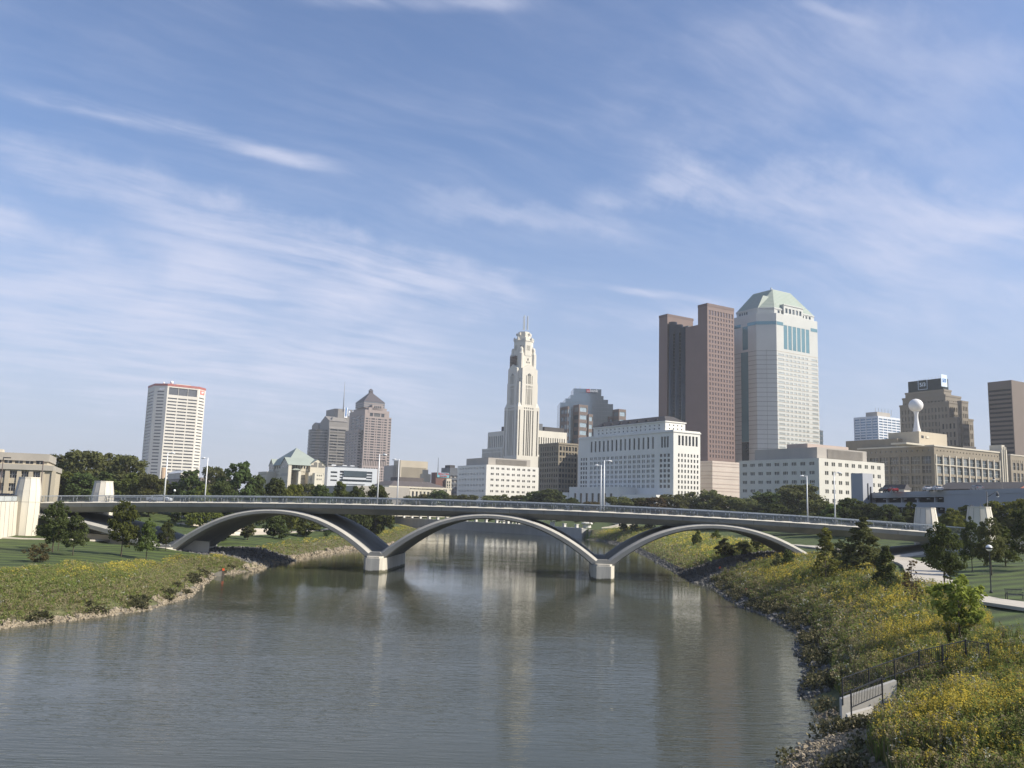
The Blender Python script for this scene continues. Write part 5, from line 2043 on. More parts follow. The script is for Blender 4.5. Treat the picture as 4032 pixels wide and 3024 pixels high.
def gable_w(nc, wd, zb0, zt0, dep, face):
    """gabled bay on the west or south face"""
    m_ = b.part('gabled_bay', CREAM)
    m_2 = b.part('gable_roof', GREENROOF)
    f = (lambda a_, d_, z_: b.pt(-d_, a_, z_)) if face == 'W' else (lambda a_, d_, z_: b.pt(a_, -d_, z_))
    s_ = 1 if face == 'W' else -1
    l_, r_ = nc + s_ * wd / 2, nc - s_ * wd / 2
    D = dep
    m_.face([f(l_, D, CITYZ), f(r_, D, CITYZ), f(r_, D, zb0), f(nc, D, zt0), f(l_, D, zb0)])
    m_.face([f(l_, 0, CITYZ), f(l_, D, CITYZ), f(l_, D, zb0), f(l_, 0, zb0)])
    m_.face([f(r_, D, CITYZ), f(r_, 0, CITYZ), f(r_, 0, zb0), f(r_, D, zb0)])
    m_2.face([f(l_ + s_ * .4, D + .4, zb0 - .3), f(nc, D + .4, zt0 + .3), f(nc, -12, zt0 + .3), f(l_ + s_ * .4, -12, zb0 - .3)])
    m_2.face([f(nc, D + .4, zt0 + .3), f(r_ - s_ * .4, D + .4, zb0 - .3), f(r_ - s_ * .4, -12, zb0 - .3), f(nc, -12, zt0 + .3)])
    g_ = b.part('gable_window', GLASS)
    h = zt0 - zb0
    for dx in (-.16, .16):
        a_ = nc + dx * wd
        w2 = wd * .12
        g_.face([f(a_ + s_ * w2, D + .06, zb0 - h * .5), f(a_ - s_ * w2, D + .06, zb0 - h * .5), f(a_ - s_ * w2, D + .06, zb0 + h * .35), f(a_, D + .06, zb0 + h * .5), f(a_ + s_ * w2, D + .06, zb0 + h * .35)])
    for dx in (-.38, .38):
        a_ = nc + dx * wd
        g_.face([f(a_ + s_ * .9, D + .06, zb0 - h * .5), f(a_ - s_ * .9, D + .06, zb0 - h * .5), f(a_ - s_ * .9, D + .06, zb0 - .3), f(a_ + s_ * .9, D + .06, zb0 - .3)])
    g2 = b.part('strip_windows', mat('strip_window_grey', (.30, .29, .26), .5))
    for r in range(3):
        for k in range(9):
            a_ = nc + wd * (k - 4) / 10
            zz0 = zb0 - h * .5 - 5 - 4.2 * r
            g2.face([f(a_ + s_ * .35, D + .05, zz0), f(a_ - s_ * .35, D + .05, zz0), f(a_ - s_ * .35, D + .05, zz0 + 1.6), f(a_ + s_ * .35, D + .05, zz0 + 1.6)])


nc_ = b.hW(1122, 1820, -2)[0]
gable_w(nc_, 15, zE, b.hW(1122, 1802, -2)[1], 2, 'W')
ec_ = b.hS(1252, 1825, -2)[0]
gable_w(ec_, 9.5, b.hS(1252, 1830, -2)[1], b.hS(1253, 1809, -2)[1], 2, 'S')
gable_w(nn1 - 4, 10, zE, zE + 4, 1, 'W')
# lower wings
b.block(-6, 4, n6 + 4, Ln, CITYZ, zq(1855), west=grid(1, 20, 9, .6, zq(1895), zq(1860), 3, .3))
e1, e2 = b.hS(1216, 1862, -8)[0], b.hS(1234, 1862, -8)[0]
for (xa, xc, xb, yt, off) in ((1142, 1176, 1186, 1856, -9), (1202, 1216, 1234, 1860, -8), (1230, 1240, 1273, 1863, -14)):
    n0_ = off
    ea, eb_ = b.hS(xc, yt, off)[0], b.hS(xb, yt, off)[0]
    zt_ = b.hS(xc, yt, off)[1]
    nW = b.hW(xa, yt, ea)[0]
    b.block(ea, eb_, off, max(nW, off + 3), CITYZ, zt_, name='wing', south=grid(1, eb_ - ea - .6, max(3, int((eb_ - ea) / 1.8)), .55, zq(1892), zq(1862), 2, .42), glass=mat('strip_window_grey', (.30, .29, .26), .5))
b.frustum('small_roof', GREENROOF, (e1 - 10, e1 - 4, -7, -1), (e1 - 7.2, e1 - 6.8, -4.2, -3.8), zq(1850), zq(1842))
b.done()

# ---- grey stone tower with chamfered crown (behind)
b = Bld('skyscraper', 'grey banded tower with sloped crown and whip antenna, left of the dark pyramid roofed tower', 1300, 1643, 1290, walls=mat('grey_granite', (.20, .185, .17), .75, .06, .06), cat='tower')
zq = lambda y: b.hW(1300, y)[1]
nW = b.hW(1226, 1665)[0]
zc_ = zq(1685)
eE = b.hS(1372, 1650)[0]
zl = zq(1880)
b.block(0, eE, 0, nW, CITYZ, zc_, west=grid(nW * .02, nW * .38, 2, .92, zl, zc_ - 2, 17, .5) + grid(nW * .62, nW * .98, 1, .5, zl, zc_ - 2, 17, .2), south=grid(eE * .03, eE * .9, 2, .94, zl, zc_, 17, .55))
# rounded banded bay
mb = b.part('round_bay', b.wmat)
mb2 = b.part('round_bay_window', GLASS)
cb = b.pt(2, nW * .36, 0)
mb.tube2((cb.x, cb.y, CITYZ), [(nW * .27, 0), (nW * .27, zq(1690) - CITYZ)], 20, 0, False)
for k in range(17):
    z = zl + (zc_ - zl) * k / 17
    mb2.tube2((cb.x, cb.y, z), [(nW * .272, 0), (nW * .272, 2.6)], 20, 0, False)
b.frustum('crown', b.wmat, (0, eE, nW * .02, nW * .55), (7, eE - 4, nW * .08, nW * .5), zc_, zq(1640))
b.block(0, eE * .95, nW * .03, nW * .5, zc_, zq(1656), name='crown')
b.block(.5, 16, nW * .62, nW * .97, zc_, zq(1664), name='crown')
mb = b.part('crown_slope', b.wmat)
for (na, nb2, zt_) in ((nW * .02, nW * .5, zq(1634)), (nW * .62, nW * .97, zq(1652))):
    zb_ = zq(1656) if na < nW * .3 else zq(1664)
    nm = (na + nb2) / 2
    A = [b.pt(0, na, zb_), b.pt(0, nb2, zb_), b.pt(0, nm, zt_), b.pt(30, na, zb_), b.pt(30, nb2, zb_), b.pt(30, nm, zt_)]
    mb.face([A[0], A[2], A[1]])
    mb.face([A[0], A[3], A[5], A[2]])
    mb.face([A[1], A[2], A[5], A[4]])
eD = b.hS(1322, 1608, 18)[0]
zt_ = b.hS(1322, 1608, 18)[1]
b.poly([(eD, 30), (eD, 22), (eD + 4, 18), (eD + 44, 18), (eD + 44, 60), (eD, 60)], zc_, zt_, name='drum')
NB = mat('sign_blue', (.03, .16, .40), .5)
eN, zN = b.hS(1366, 1625, 17.4)
b.bx('sign_plate', SWH, eN - 4, eN + 1, 17.5, 17.9, zN - 8, zN + 8)
b.bx('sign_plate', NB, eN - 2.6, eN - .4, 17.2, 17.49, zN - 6, zN + 8)
b.text('N', 13, eN + 6.5, zN - 1, NB, n=17.2, bold=.5)
b.text('N', 12, eN + 6.5, zN - 1, SWH, n=17.0, bold=.1)
a0 = at(1352, 1610, 1180)
a1 = at(1358, 1503, 1180)
mb = b.part('antenna', mat('mast_grey', (.25, .25, .27), .5))
mb.tube([(a0.x, a0.y, a0.z - 4), (a0.x, a0.y, lerp(a0.z, a1.z, .4)), (a0.x, a0.y, a1.z)], [.9, .6, .25], 6)
b.done()

# ---- pinkish tower with dark pyramid roof
GRN = mat('rosy_granite', (0.29, 0.235, 0.21), 0.7, 0.05, 0.06)
b = Bld('skyscraper', 'rosy stone stepped tower with dark pyramid roof topped by a lantern cage', 1438, 1612, 1200, walls=GRN, cat='tower')
zq = lambda y: b.hS(1438, y)[1]
S1 = b.hS(1533, 1625)[0]
zl = zq(1900)
nW = b.hW(1376, 1640)[0]
rows = 22
z1 = zq(1642)
rh = (z1 - zq(1815)) / 17
pat = []
for r in range(17):
    zc_ = zq(1815) + rh * (r + .5)
    x = .04
    for (w_) in (.11, .045, .15, .045, .15, .045, .11):
        pat.append([(S1 * x, zc_ - rh * .24, S1 * (x + w_), zc_ + rh * .26)])
        x += w_ + .038
pat += grid(S1 * .03, S1 * .97, 14, .4, zq(1833), zq(1808), 1, 1.0)
pat += grid(S1 * .04, S1 * .96, 9, .6, zl, zq(1838), 6, .5)
pat += [[(S1 * .2, zq(1637), S1 * .33, zq(1622))], [(S1 * .37, zq(1637), S1 * .63, zq(1622))], [(S1 * .67, zq(1637), S1 * .80, zq(1622))]]
b.block(0, S1, 0, nW, CITYZ, b.ztop, south=pat, west=grid(nW * .1, nW * .95, 3, .8, zl, zq(1630), 22, .5), depth=.6)
# right step and left steps
e2 = b.hS(1541, 1660, 2)[0]
b.block(S1, e2, 2, nW, CITYZ, b.hS(1536, 1645, 2)[1], south=grid(.4, e2 - S1 - .3, 1, .9, zl, b.hS(1536, 1648, 2)[1], 24, .5))
b.block(-6, 0, 8, nW * .95, CITYZ, zq(1690), south=grid(.6, 5.4, 1, .8, zl, zq(1700), 18, .5), west=grid(2, nW * .8, 4, .7, zl, zq(1700), 18, .5))
# upper setbacks
zB1 = b.hS(1430, 1602, 5)[1]
b.block(4, S1 - 2, 5, nW - 4, b.ztop - 1, zB1, name='setback')
ua0 = 5
eU0, eU1 = b.hS(1434, 1580, 8)[0], b.hS(1515, 1588, 8)[0]
zU = b.hS(1435, 1579, 8)[1]
nU = 8 + (eU1 - eU0)
b.block(eU0, eU1, 8, nU, zB1, zU, name='setback')
for k in range(3):
    z_ = lerp(zB1, zU, (k + .35) / 3)
    b.bx('dark_band', SLATEM, eU0 - .15, eU1 + .15, 7.85, nU + .15, z_, z_ + 1.8)
b.bx('centre_bay', GRN, S1 * .28, S1 * .72, -.4, 10, b.ztop, b.hS(1480, 1594, -.4)[1])
b.bx('centre_bay', GRN, S1 * .14, S1 * .86, -.4, 10, b.ztop - 4, b.ztop + (b.hS(1480, 1594, -.4)[1] - b.ztop) * .45)
for k in range(4):
    ee = S1 * (.36 + .08 * k)
    b.bx('bay_window', GLASS, ee, ee + S1 * .05, -.55, -.4, b.hS(1480, 1606, -.4)[1], b.hS(1480, 1598, -.4)[1])
PYR = mat('dark_slate_roof', (0.065, 0.055, 0.062), 0.7, 0.1)
em, nm = (eU0 + eU1) / 2, (8 + nU) / 2
zap = b.hS(1463, 1548, nm)[1]
b.frustum('roof', PYR, (eU0 - .4, eU1 + .4, 7.6, nU + .4), (em - 2.2, em + 2.2, nm - 2.2, nm + 2.2), zU, zap)
zl0, zl1 = zap, b.hS(1463, 1531, nm)[1]
for dx in (-2, 2):
    for dy in (-2, 2):
        b.bx('lantern_post', PYR, em + dx - .4, em + dx + .4, nm + dy - .4, nm + dy + .4, zl0, zl1 - 2)
b.bx('lantern_base', PYR, em - 2.4, em + 2.4, nm - 2.4, nm + 2.4, zl0, lerp(zl0, zl1, .45))
b.frustum('lantern_roof', PYR, (em - 2.5, em + 2.5, nm - 2.5, nm + 2.5), (em - .2, em + .2, nm - .2, nm + .2), zl1 - 2.2, zl1)
b.done()

# ---- white modern block with recessed glass centre
b = Bld('office_block', 'low white modern block with a recessed dark glass centre, below the pyramid roofed tower', 1291, 1838, 560, ang=rad(22), walls=PANELW)
Le = b.hS(1486, 1853)[0]
zq = lambda y: b.hS(1291, y)[1]
zs = b.ztop
x = lambda px: b.hS(px, 1865)[0]
opn = []
for y0, y1 in ((1862, 1855), (1877, 1871), (1893, 1887)):
    opn.append([(x(1302), zq(y0), x(1328), zq(y1))])
z_t, z_b = zq(1851), zq(1893)
opn.append([(x(1338), z_b, x(1466), z_t)])
b.block(0, Le, 0, 30, CITYZ, zs, south=opn, depth=1.6, glass=GLASSB)
for k in range(1, 4):
    z_ = lerp(z_b, z_t, k / 4)
    b.bx('spandrel', PANELW, x(1338), x(1353), .2, 1.55, z_ - .35, z_ + .35)
    b.bx('spandrel', PANELW, x(1444), x(1466), .2, 1.55, z_ - .35, z_ + .35)
b.bx('balcony_band', PANELW, x(1351), x(1442), -.6, 1.5, zq(1884), zq(1876))
b.bx('balcony_band', PANELW, x(1351), x(1440), -.6, 1.5, zq(1902), zq(1895))
b.bx('glass_bay', GLASSB, x(1353), x(1444), -.4, 1.5, zq(1873), zq(1850))
b.bx('plant_room', SLATEM, 8, Le - 12, 6, 26, zs, b.hS(1300, 1832, 6)[1])
for px in (1315, 1358, 1388):
    e_ = b.hS(px, 1831, 8)[0]
    b.bx('roof_light', SWH, e_ - 1.4, e_ + 1.4, 8, 10, b.hS(1300, 1832, 6)[1], b.hS(1300, 1832, 6)[1] + .6)
b.done()
# dark building between
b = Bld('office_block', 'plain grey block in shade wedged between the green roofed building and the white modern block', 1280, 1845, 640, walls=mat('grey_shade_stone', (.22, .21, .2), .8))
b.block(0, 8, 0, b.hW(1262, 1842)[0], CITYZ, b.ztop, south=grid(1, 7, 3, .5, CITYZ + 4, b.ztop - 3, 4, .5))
b.done()

# ---- beige fluted box
b = Bld('office_block', 'beige windowless block with fine vertical ribs, right of the pyramid roofed tower', 1577, 1812, 900, walls=BEIGE)
Ln, Le, zs = b.hW(1551, 1814)[0], b.hS(1685, 1820)[0], b.ztop
zq = lambda y: b.hS(1577, y)[1]
b.block(0, Le, 0, Ln, CITYZ, zs, south=grid(Le * .05, Le * .95, 26, .5, CITYZ + 4, zs - 7, 1, 1), glass=mat('brown_recess', (.14, .11, .08), .8), depth=.8)
b.block(-4, 0, Ln * .6, Ln + 16, CITYZ, zq(1832), m=GREYST)
b.done()
b = Bld('office_block', 'small stepped beige block at the foot of the ribbed beige box', 1668, 1866, 780, walls=BEIGE)
b.block(0, b.hS(1697, 1868)[0], 0, b.hW(1655, 1866)[0], CITYZ, b.ztop)
b.block(2, b.hS(1690, 1868)[0], 2, b.hW(1655, 1866)[0], b.ztop, b.ztop + 4, name='upper_storey')
b.done()

# ---- beaux arts city building
b = Bld('city_hall', 'long cream beaux arts building with tall windows and a dark hipped roof', 1534, 1913, 470, walls=CREAM)
Le = b.hS(1775, 1924)[0]
zq = lambda y: b.hS(1620, y)[1]
zs = zq(1918)
nW = b.hW(1450, 1908)[0]
sb = grid(Le * .22, Le * .78, 9, .52, zq(1968), zq(1934), 1, 1) + grid(Le * .22, Le * .78, 8, .22, zq(1926), zq(1920.5), 1, 1)
sb += [[(Le * .09, zq(1975), Le * .13, zq(1950))], [(Le * .06, zq(1943), Le * .15, zq(1930))], [(Le * .85, zq(1943), Le * .93, zq(1930))]]
b.block(0, Le, 0, nW, CITYZ - 3, zs, south=sb, west=grid(3, nW - 3, 12, .45, zq(1968), zq(1934), 1, 1), mull=(1, 1, .1))
b.bx('cornice', CREAM, -.5, Le + .5, -.5, nW, zs - .6, zs + .3)
for e_ in (.05, .16, .84, .95):
    b.bx('pilaster', CREAM, Le * e_ - .8, Le * e_ + .8, -.5, 0, CITYZ - 3, zs - .6)
b.frustum('roof', mat('brown_slate', (.10, .085, .08), .8, .15, .3), (1, Le - 1, 2, nW), (8, Le - 8, 12, nW - 4), zs + .3, zq(1893) )
b.bx('attic', mat('brown_slate', (.10, .085, .08), .8, .15, .3), 12, Le * .72, 14, 26, zq(1896), b.hS(1560, 1888, 14)[1] + 1.5)
b.done()
b = Bld('city_hall', 'low grey stone building with flat green roof edge behind the tree row on the left', 1400, 1912, 430, walls=GREYST)
b.block(0, 30, 0, b.hW(1140, 1904)[0], CITYZ, b.ztop, roof=mat('pale_green_edge', (.30, .36, .33), .7), west=grid(3, 80, 14, .4, CITYZ + 2, b.ztop - 3, 1, .8))
b.done()

# ---- brick building with painted roof sign
b = Bld('brick_building', 'narrow brown brick building carrying a red and turquoise roof sign', 1717, 1860, 620, walls=mat('dark_brown_brick', (.16, .085, .07), .9, .12, .3))
Le = b.hS(1769, 1863)[0]
zs = b.ztop
b.block(0, Le, 0, b.hW(1706, 1860)[0] + 3, CITYZ, zs)
zq = lambda y: b.hS(1740, y)[1]
TQ = mat('sign_turquoise', (.16, .42, .48), .7)
b.bx('sign_panel', TQ, b.hS(1721, 1868)[0], b.hS(1767, 1868)[0], -.5, -.2, zq(1880), zq(1861))
RS = mat('sign_red_paint', (.45, .05, .07), .6)
ee = b.hS(1745, 1868)[0]
b.text('BEACON', 2.15, ee, zq(1866.5), RS, n=-.6, bold=.05)
b.text('BUILDING', 1.35, ee, zq(1875.5), RS, n=-.6, bold=.03)
b.bx('annex', CREAM, b.hS(1753, 1890)[0], b.hS(1773, 1890)[0], -2, -.02, CITYZ, zq(1884))
for k in range(3):
    for j in range(2):
        e_ = b.hS(1756 + 8 * j, 1890)[0]
        b.bx('annex_window', GLASS, e_, e_ + .8, -2.1, -2, zq(1898 + 12 * k) - .8, zq(1898 + 12 * k) + .8)
mb = b.part('roof_mast', DARKM)
m0 = b.pt(3, 3, zs)
mb.tube([tuple(m0), tuple(m0 + Vector((0, 0, 11)))], [.25, .12], 6)
b.done()
b = Bld('apartment_block', 'dark balconied block squeezed between the brick sign building and the left white office block', 1772, 1841, 640, walls=SLATEM)
Le = b.hS(1806, 1845)[0]
b.block(0, Le, 0, 14, CITYZ, b.ztop, south=grid(.3, Le - .3, 2, .8, CITYZ, b.ztop - 5, 8, .5), glass=GREYST, depth=.8)
b.bx('plant_room', DARKROOF, 1, Le * .7, 2, 10, b.ztop, b.ztop + 2)
b.done()
# ------------------------------------------------------------------ trees
BARK = mat('bark', (0.10, 0.08, 0.06), 0.95, 0.25, 3, bump=0.5)
L_OLIVE = leafmat('leaf_olive', (0.128, 0.138, 0.055), .35, hue=.015)
L_DARK = leafmat('leaf_dark', (0.084, 0.108, 0.038), .35)
L_MID = leafmat('leaf_mid', (0.112, 0.140, 0.040), .35)
L_BRIGHT = leafmat('leaf_bright', (0.27, 0.33, 0.07), .3, .45)
L_YELLOW = leafmat('leaf_yellow_green', (0.150, 0.160, 0.040), .3)
L_BROWN = leafmat('leaf_brown', (0.115, 0.095, 0.045), .3)
L_RUST = leafmat('leaf_rust', (0.16, 0.115, 0.035), .3)


def rot_rand(n, rng):
    q = rng.normal(size=(n, 4))
    q /= np.linalg.norm(q, axis=1)[:, None]
    w, x, y, z = q.T
    a1 = np.stack([1 - 2 * (y * y + z * z), 2 * (x * y + z * w), 2 * (x * z - y * w)], 1)
    a2 = np.stack([2 * (x * y - z * w), 1 - 2 * (x * x + z * z), 2 * (y * z + x * w)], 1)
    return a1, a2


def quads(c, a1, a2):
    """rhombic leaves: centre, half axes"""
    return np.stack([c - a1, c - a2 * .8 + a1 * .1, c + a1, c + a2 * .8 + a1 * .1], 1).reshape(-1, 3)


PROFILES = {
    'round': lambda t: np.sqrt(np.clip(1 - (2 * t - 1) ** 2, 0, 1)) * (1.05 - .15 * t),
    'oval': lambda t: np.clip(np.sin(np.pi * np.clip(t, 0, 1) ** .8), 0, 1) ** .6 * (1.0 - .25 * t),
    'cone': lambda t: np.clip(1.02 - t, 0, 1) ** .75 * np.clip(t * 7 + .35, 0, 1),
    'column': lambda t: np.clip(np.sin(np.pi * np.clip(t, 0.02, 1) ** .7), 0, 1) ** .5 * (1 - .35 * t),
    'spread': lambda t: np.clip(np.sin(np.pi * np.clip(t, 0, 1) ** .6), 0, 1) ** .5 * (1.1 - .45 * t),
}


def make_tree(h, r, base, shape, nclump, nleaf, lsize, clr, seed, leaf, sparse=0.0, trunk_r=None, lump=0.18):
    """mesh data (trunk, crown) of a tree of height h, crown radius r, crown starting at base"""
    rng = np.random.default_rng(seed)
    prof_ = PROFILES[shape]
    ch = h - base
    # lobes that make the outline uneven
    lob = rng.uniform(-1, 1, (7, 3))
    cc, rr = [], []
    while len(cc) < nclump:
        t_ = rng.uniform(0.02, 0.98)
        R_ = r * float(prof_(np.array(t_)))
        a_ = rng.uniform(0, 2 * math.pi)
        if rng.uniform() > (R_ / r) + .15:
            continue
        f = math.sqrt(rng.uniform(0.18, 1.0))
        wob_ = 1 + lump * (math.sin(3 * a_ + lob[0, 0] * 5 + t_ * 4) + .7 * math.sin(5 * a_ + lob[1, 1] * 5 - t_ * 7))
        cc.append((R_ * f * wob_ * math.cos(a_), R_ * f * wob_ * math.sin(a_), base + ch * t_ + rng.normal() * .02 * ch))
        rr.append(clr * rng.uniform(.65, 1.3) * (0.55 + .45 * R_ / r))
    cc, rr = np.array(cc), np.array(rr)
    V = []
    per = max(4, nleaf // nclump)
    for c, q in zip(cc, rr):
        n_ = int(per * rng.uniform(.5, 1.5) * (1 - sparse * rng.uniform()))
        if n_ < 3:
            continue
        d_ = rng.normal(size=(n_, 3))
        d_ /= np.linalg.norm(d_, axis=1)[:, None]
        rad_ = q * rng.uniform(.25, 1, n_) ** .5
        p_ = c + d_ * rad_[:, None] * np.array([1, 1, .72])
        a1, a2 = rot_rand(n_, rng)
        # leaves face outward and up more often than not
        out_ = d_ * .8 + np.array([0, 0, .5]) + rng.normal(size=(n_, 3)) * .55
        out_ /= np.linalg.norm(out_, axis=1)[:, None]
        a1 = a1 - out_ * np.sum(a1 * out_, 1)[:, None]
        a1 /= np.linalg.norm(a1, axis=1)[:, None] + 1e-9
        a2 = np.cross(out_, a1)
        s_ = lsize * rng.uniform(.6, 1.35, n_)[:, None]
        V.append(quads(p_, a1 * s_ * .62, a2 * s_ * .5))
    V = np.concatenate(V)
    crown = npmesh('crown', V, leaf)
    mb = MB()
    tr = trunk_r or max(.05, h * .016)
    lean = rng.normal(size=2) * .02 * h
    top = base + ch * .75
    mb.tube([(0, 0, -0.3), (lean[0] * .3, lean[1] * .3, base * .7), (lean[0] * .6, lean[1] * .6, base + ch * .3), (lean[0], lean[1], top)], [tr * 1.25, tr, tr * .75, tr * .2], 7)
    order = rng.permutation(len(cc))[:min(14, len(cc))]
    for k in order:
        c = cc[k]
        z0_ = max(base * .9, min(c[2] - .25 * math.hypot(c[0], c[1]) - .1 * ch, top))
        f = z0_ / top
        mb.tube([(lean[0] * f, lean[1] * f, z0_), (c[0] * .5 + lean[0] * f * .5, c[1] * .5 + lean[1] * f * .5, (z0_ + c[2]) / 2 + .03 * ch), tuple(c)], [tr * .42, tr * .28, tr * .1], 5, caps=False)
    o = mb.build('trunk', BARK)
    tm = o.data
    bpy.data.objects.remove(o)
    rxy = np.hypot(V[:, 0], V[:, 1])
    return tm, crown, float(np.percentile(V[:, 2], 99.7)), float(np.percentile(rxy, 98.5))


def plant_tree(name, proto, x, y, z, h, w, label, group=None, cat='tree', rz=None, leaf=None):
    """place a copy of a prototype with total height h and crown width w"""
    tm, cm_, ph, pr = proto
    t_ = thing(name, label, cat, (x, y, z), rz if rz is not None else random.uniform(0, 6.28), group)
    sxy, sz = w / (2 * pr), h / ph
    for nm_, me_ in (('trunk', tm), ('crown', cm_)):
        o = link(nm_, me_, t_)
        o.scale = (sxy, sxy, sz)
        if nm_ == 'crown' and leaf is not None:
            o.material_slots[0].link = 'OBJECT'
            o.material_slots[0].material = leaf
    return t_


FARP = [make_tree(14, 5.6, 1.6, 'round', 120, 7500, .62, 1.6, 21, L_OLIVE),
        make_tree(14, 5.4, 1.5, 'oval', 115, 7000, .62, 1.6, 22, L_DARK),
        make_tree(13, 6.0, 1.4, 'spread', 115, 7000, .62, 1.6, 23, L_MID),
        make_tree(14, 5.0, 1.2, 'oval', 120, 7000, .58, 1.3, 24, L_DARK)]
SMALLP = [make_tree(6, 2.4, .8, 'round', 60, 2600, .40, .75, 31, L_MID),
          make_tree(6, 2.2, .7, 'oval', 60, 2400, .40, .7, 32, L_OLIVE)]
PARKP = [make_tree(8, 2.6, 1.5, 'oval', 85, 5200, .27, .75, 41, L_DARK, trunk_r=.10),
         make_tree(7.5, 2.5, 1.7, 'spread', 80, 4600, .27, .72, 42, L_DARK, trunk_r=.09),
         make_tree(8, 2.3, .7, 'cone', 85, 5200, .27, .65, 43, L_MID, trunk_r=.10)]


def far_tree(px, top, wpx, Y, kind, label, group=None, zb=None, name='broadleaf_tree', leaf=None, protos=FARP):
    p = at(px, top, Y)
    z = ground_z(p.x, p.y) if zb is None else zb
    w = wpx * (1.28 if px < 1560 else 1.5) * Y / FPX
    return plant_tree(name, protos[kind], p.x, p.y, z - .1, max(2.0, p.z - z), w, label, group, leaf=leaf)


# the big tree mass behind the left bridge end
G = 'tall trees behind the left end of the bridge'
for px, top, w, Y, k, lf, lab in (
        (232, 1792, 150, 268, 0, None, 'tall round olive tree at the left end of the big tree mass, beside the museum'),
        (338, 1776, 165, 262, 0, None, 'tallest round tree of the big mass, rising behind the far left stone pylon'),
        (425, 1786, 150, 272, 2, L_OLIVE, 'tall round tree in the middle of the big mass, right of the far left pylon'),
        (505, 1794, 150, 262, 0, None, 'tall round tree at the right shoulder of the big mass, left of the octagonal tower'),
        (245, 1856, 120, 240, 1, L_MID, 'lower dark tree filling the gap right of the tallest pylon'),
        (330, 1862, 120, 238, 1, None, 'lower dark green tree directly behind the far left stone pylon'),
        (420, 1858, 130, 242, 2, L_DARK, 'lower shaded tree in front of the middle of the big mass'),
        (520, 1862, 130, 240, 2, L_MID, 'lower green tree at the front right of the big mass'),
        (598, 1868, 120, 236, 0, None, 'round green tree at the foot of the octagonal tower, left of the first light mast'),
        (650, 1905, 90, 250, 1, None, 'low dark tree right behind the first light mast'),
        (690, 1898, 90, 270, 2, L_DARK, 'low dark tree under the cream gabled building'),
        (752, 1852, 105, 250, 3, None, 'dark pointed tree just left of the second light mast'),
        (800, 1910, 110, 226, 2, L_YELLOW, 'low light green tree right of the second light mast'),
        (845, 1838, 95, 300, 0, L_OLIVE, 'olive tree rising behind the second light mast'),
        (945, 1822, 135, 245, 3, None, 'tall dark poplar shaped tree between the octagonal tower and the green roofed building'),
        (880, 1895, 110, 235, 1, None, 'low dark green tree at the left foot of the tall dark pointed tree'),
        (1012, 1872, 95, 250, 1, None, 'dark tree right of the tall pointed tree'),
        (1095, 1884, 105, 240, 1, None, 'dark round tree before the left corner of the green roofed building'),
        (1160, 1908, 85, 232, 0, L_YELLOW, 'small light olive tree before the green roofed building'),
        (1212, 1906, 90, 290, 0, L_OLIVE, 'pale olive tree below the right gable of the green roofed building'),
        (1270, 1910, 90, 250, 1, None, 'dark tree before the left corner of the white modern block'),
        (1342, 1897, 110, 260, 2, L_MID, 'round green tree in front of the white modern block'),
        (1412, 1916, 90, 250, 1, None, 'low dark tree between the white modern block and the third light mast'),
        (1487, 1912, 110, 255, 1, None, 'dark round tree behind the mast above the left river pier')):
    far_tree(px, top, w, Y, k, lab, G, leaf=lf)

# the row between the beaux arts building and the white courthouse
G = 'trees along the street behind the middle of the bridge'
row = [(1622, 1952, 65, 420, 0, L_OLIVE), (1685, 1946, 70, 410, 0, L_BROWN), (1728, 1930, 85, 400, 1, None), (1785, 1950, 75, 400, 0, L_OLIVE), (1840, 1948, 80, 395, 0, L_OLIVE),
       (1935, 1950, 75, 390, 0, L_OLIVE), (1985, 1947, 80, 390, 2, L_OLIVE), (2040, 1950, 80, 385, 0, L_OLIVE)]
for i, (px, top, w, Y, k, lf) in enumerate(row):
    far_tree(px, top, w, Y, k, 'small tree of the row below the left white office block, %s' % order_word(i, len(row)), G, leaf=lf, zb=7.5)
for px, top, w, Y, lab in ((2108, 1934, 95, 380, 'round dark tree below the tan block, left one of the dark pair'), (2172, 1927, 115, 375, 'round dark tree below the tan block, right one of the dark pair'),
                           (2255, 1960, 60, 370, 'small dark round tree before the left wing of the white courthouse')):
    far_tree(px, top, w, Y, 1, lab, G, zb=7.0)
G = 'trees in front of the white courthouse and white block'
row = [(2325, 1975, 70, 340, 0, L_BROWN), (2440, 1956, 100, 330, 0, L_OLIVE), (2510, 1960, 95, 330, 0, L_OLIVE), (2580, 1958, 95, 325, 0, L_BROWN), (2650, 1946, 105, 330, 0, L_OLIVE), (2720, 1938, 110, 335, 2, L_OLIVE),
       (2792, 1930, 110, 330, 1, L_OLIVE), (2862, 1952, 110, 320, 0, L_OLIVE), (2935, 1962, 110, 310, 0, L_OLIVE), (3010, 1938, 130, 320, 1, None), (3085, 1935, 120, 315, 1, None)]
for i, (px, top, w, Y, k, lf) in enumerate(row):
    far_tree(px, top, w, Y, k, 'olive street tree between courthouse and wide white block, %s in its row' % order_word(i, len(row)), G, leaf=lf, zb=6.5)
G = 'trees behind the right end of the bridge'
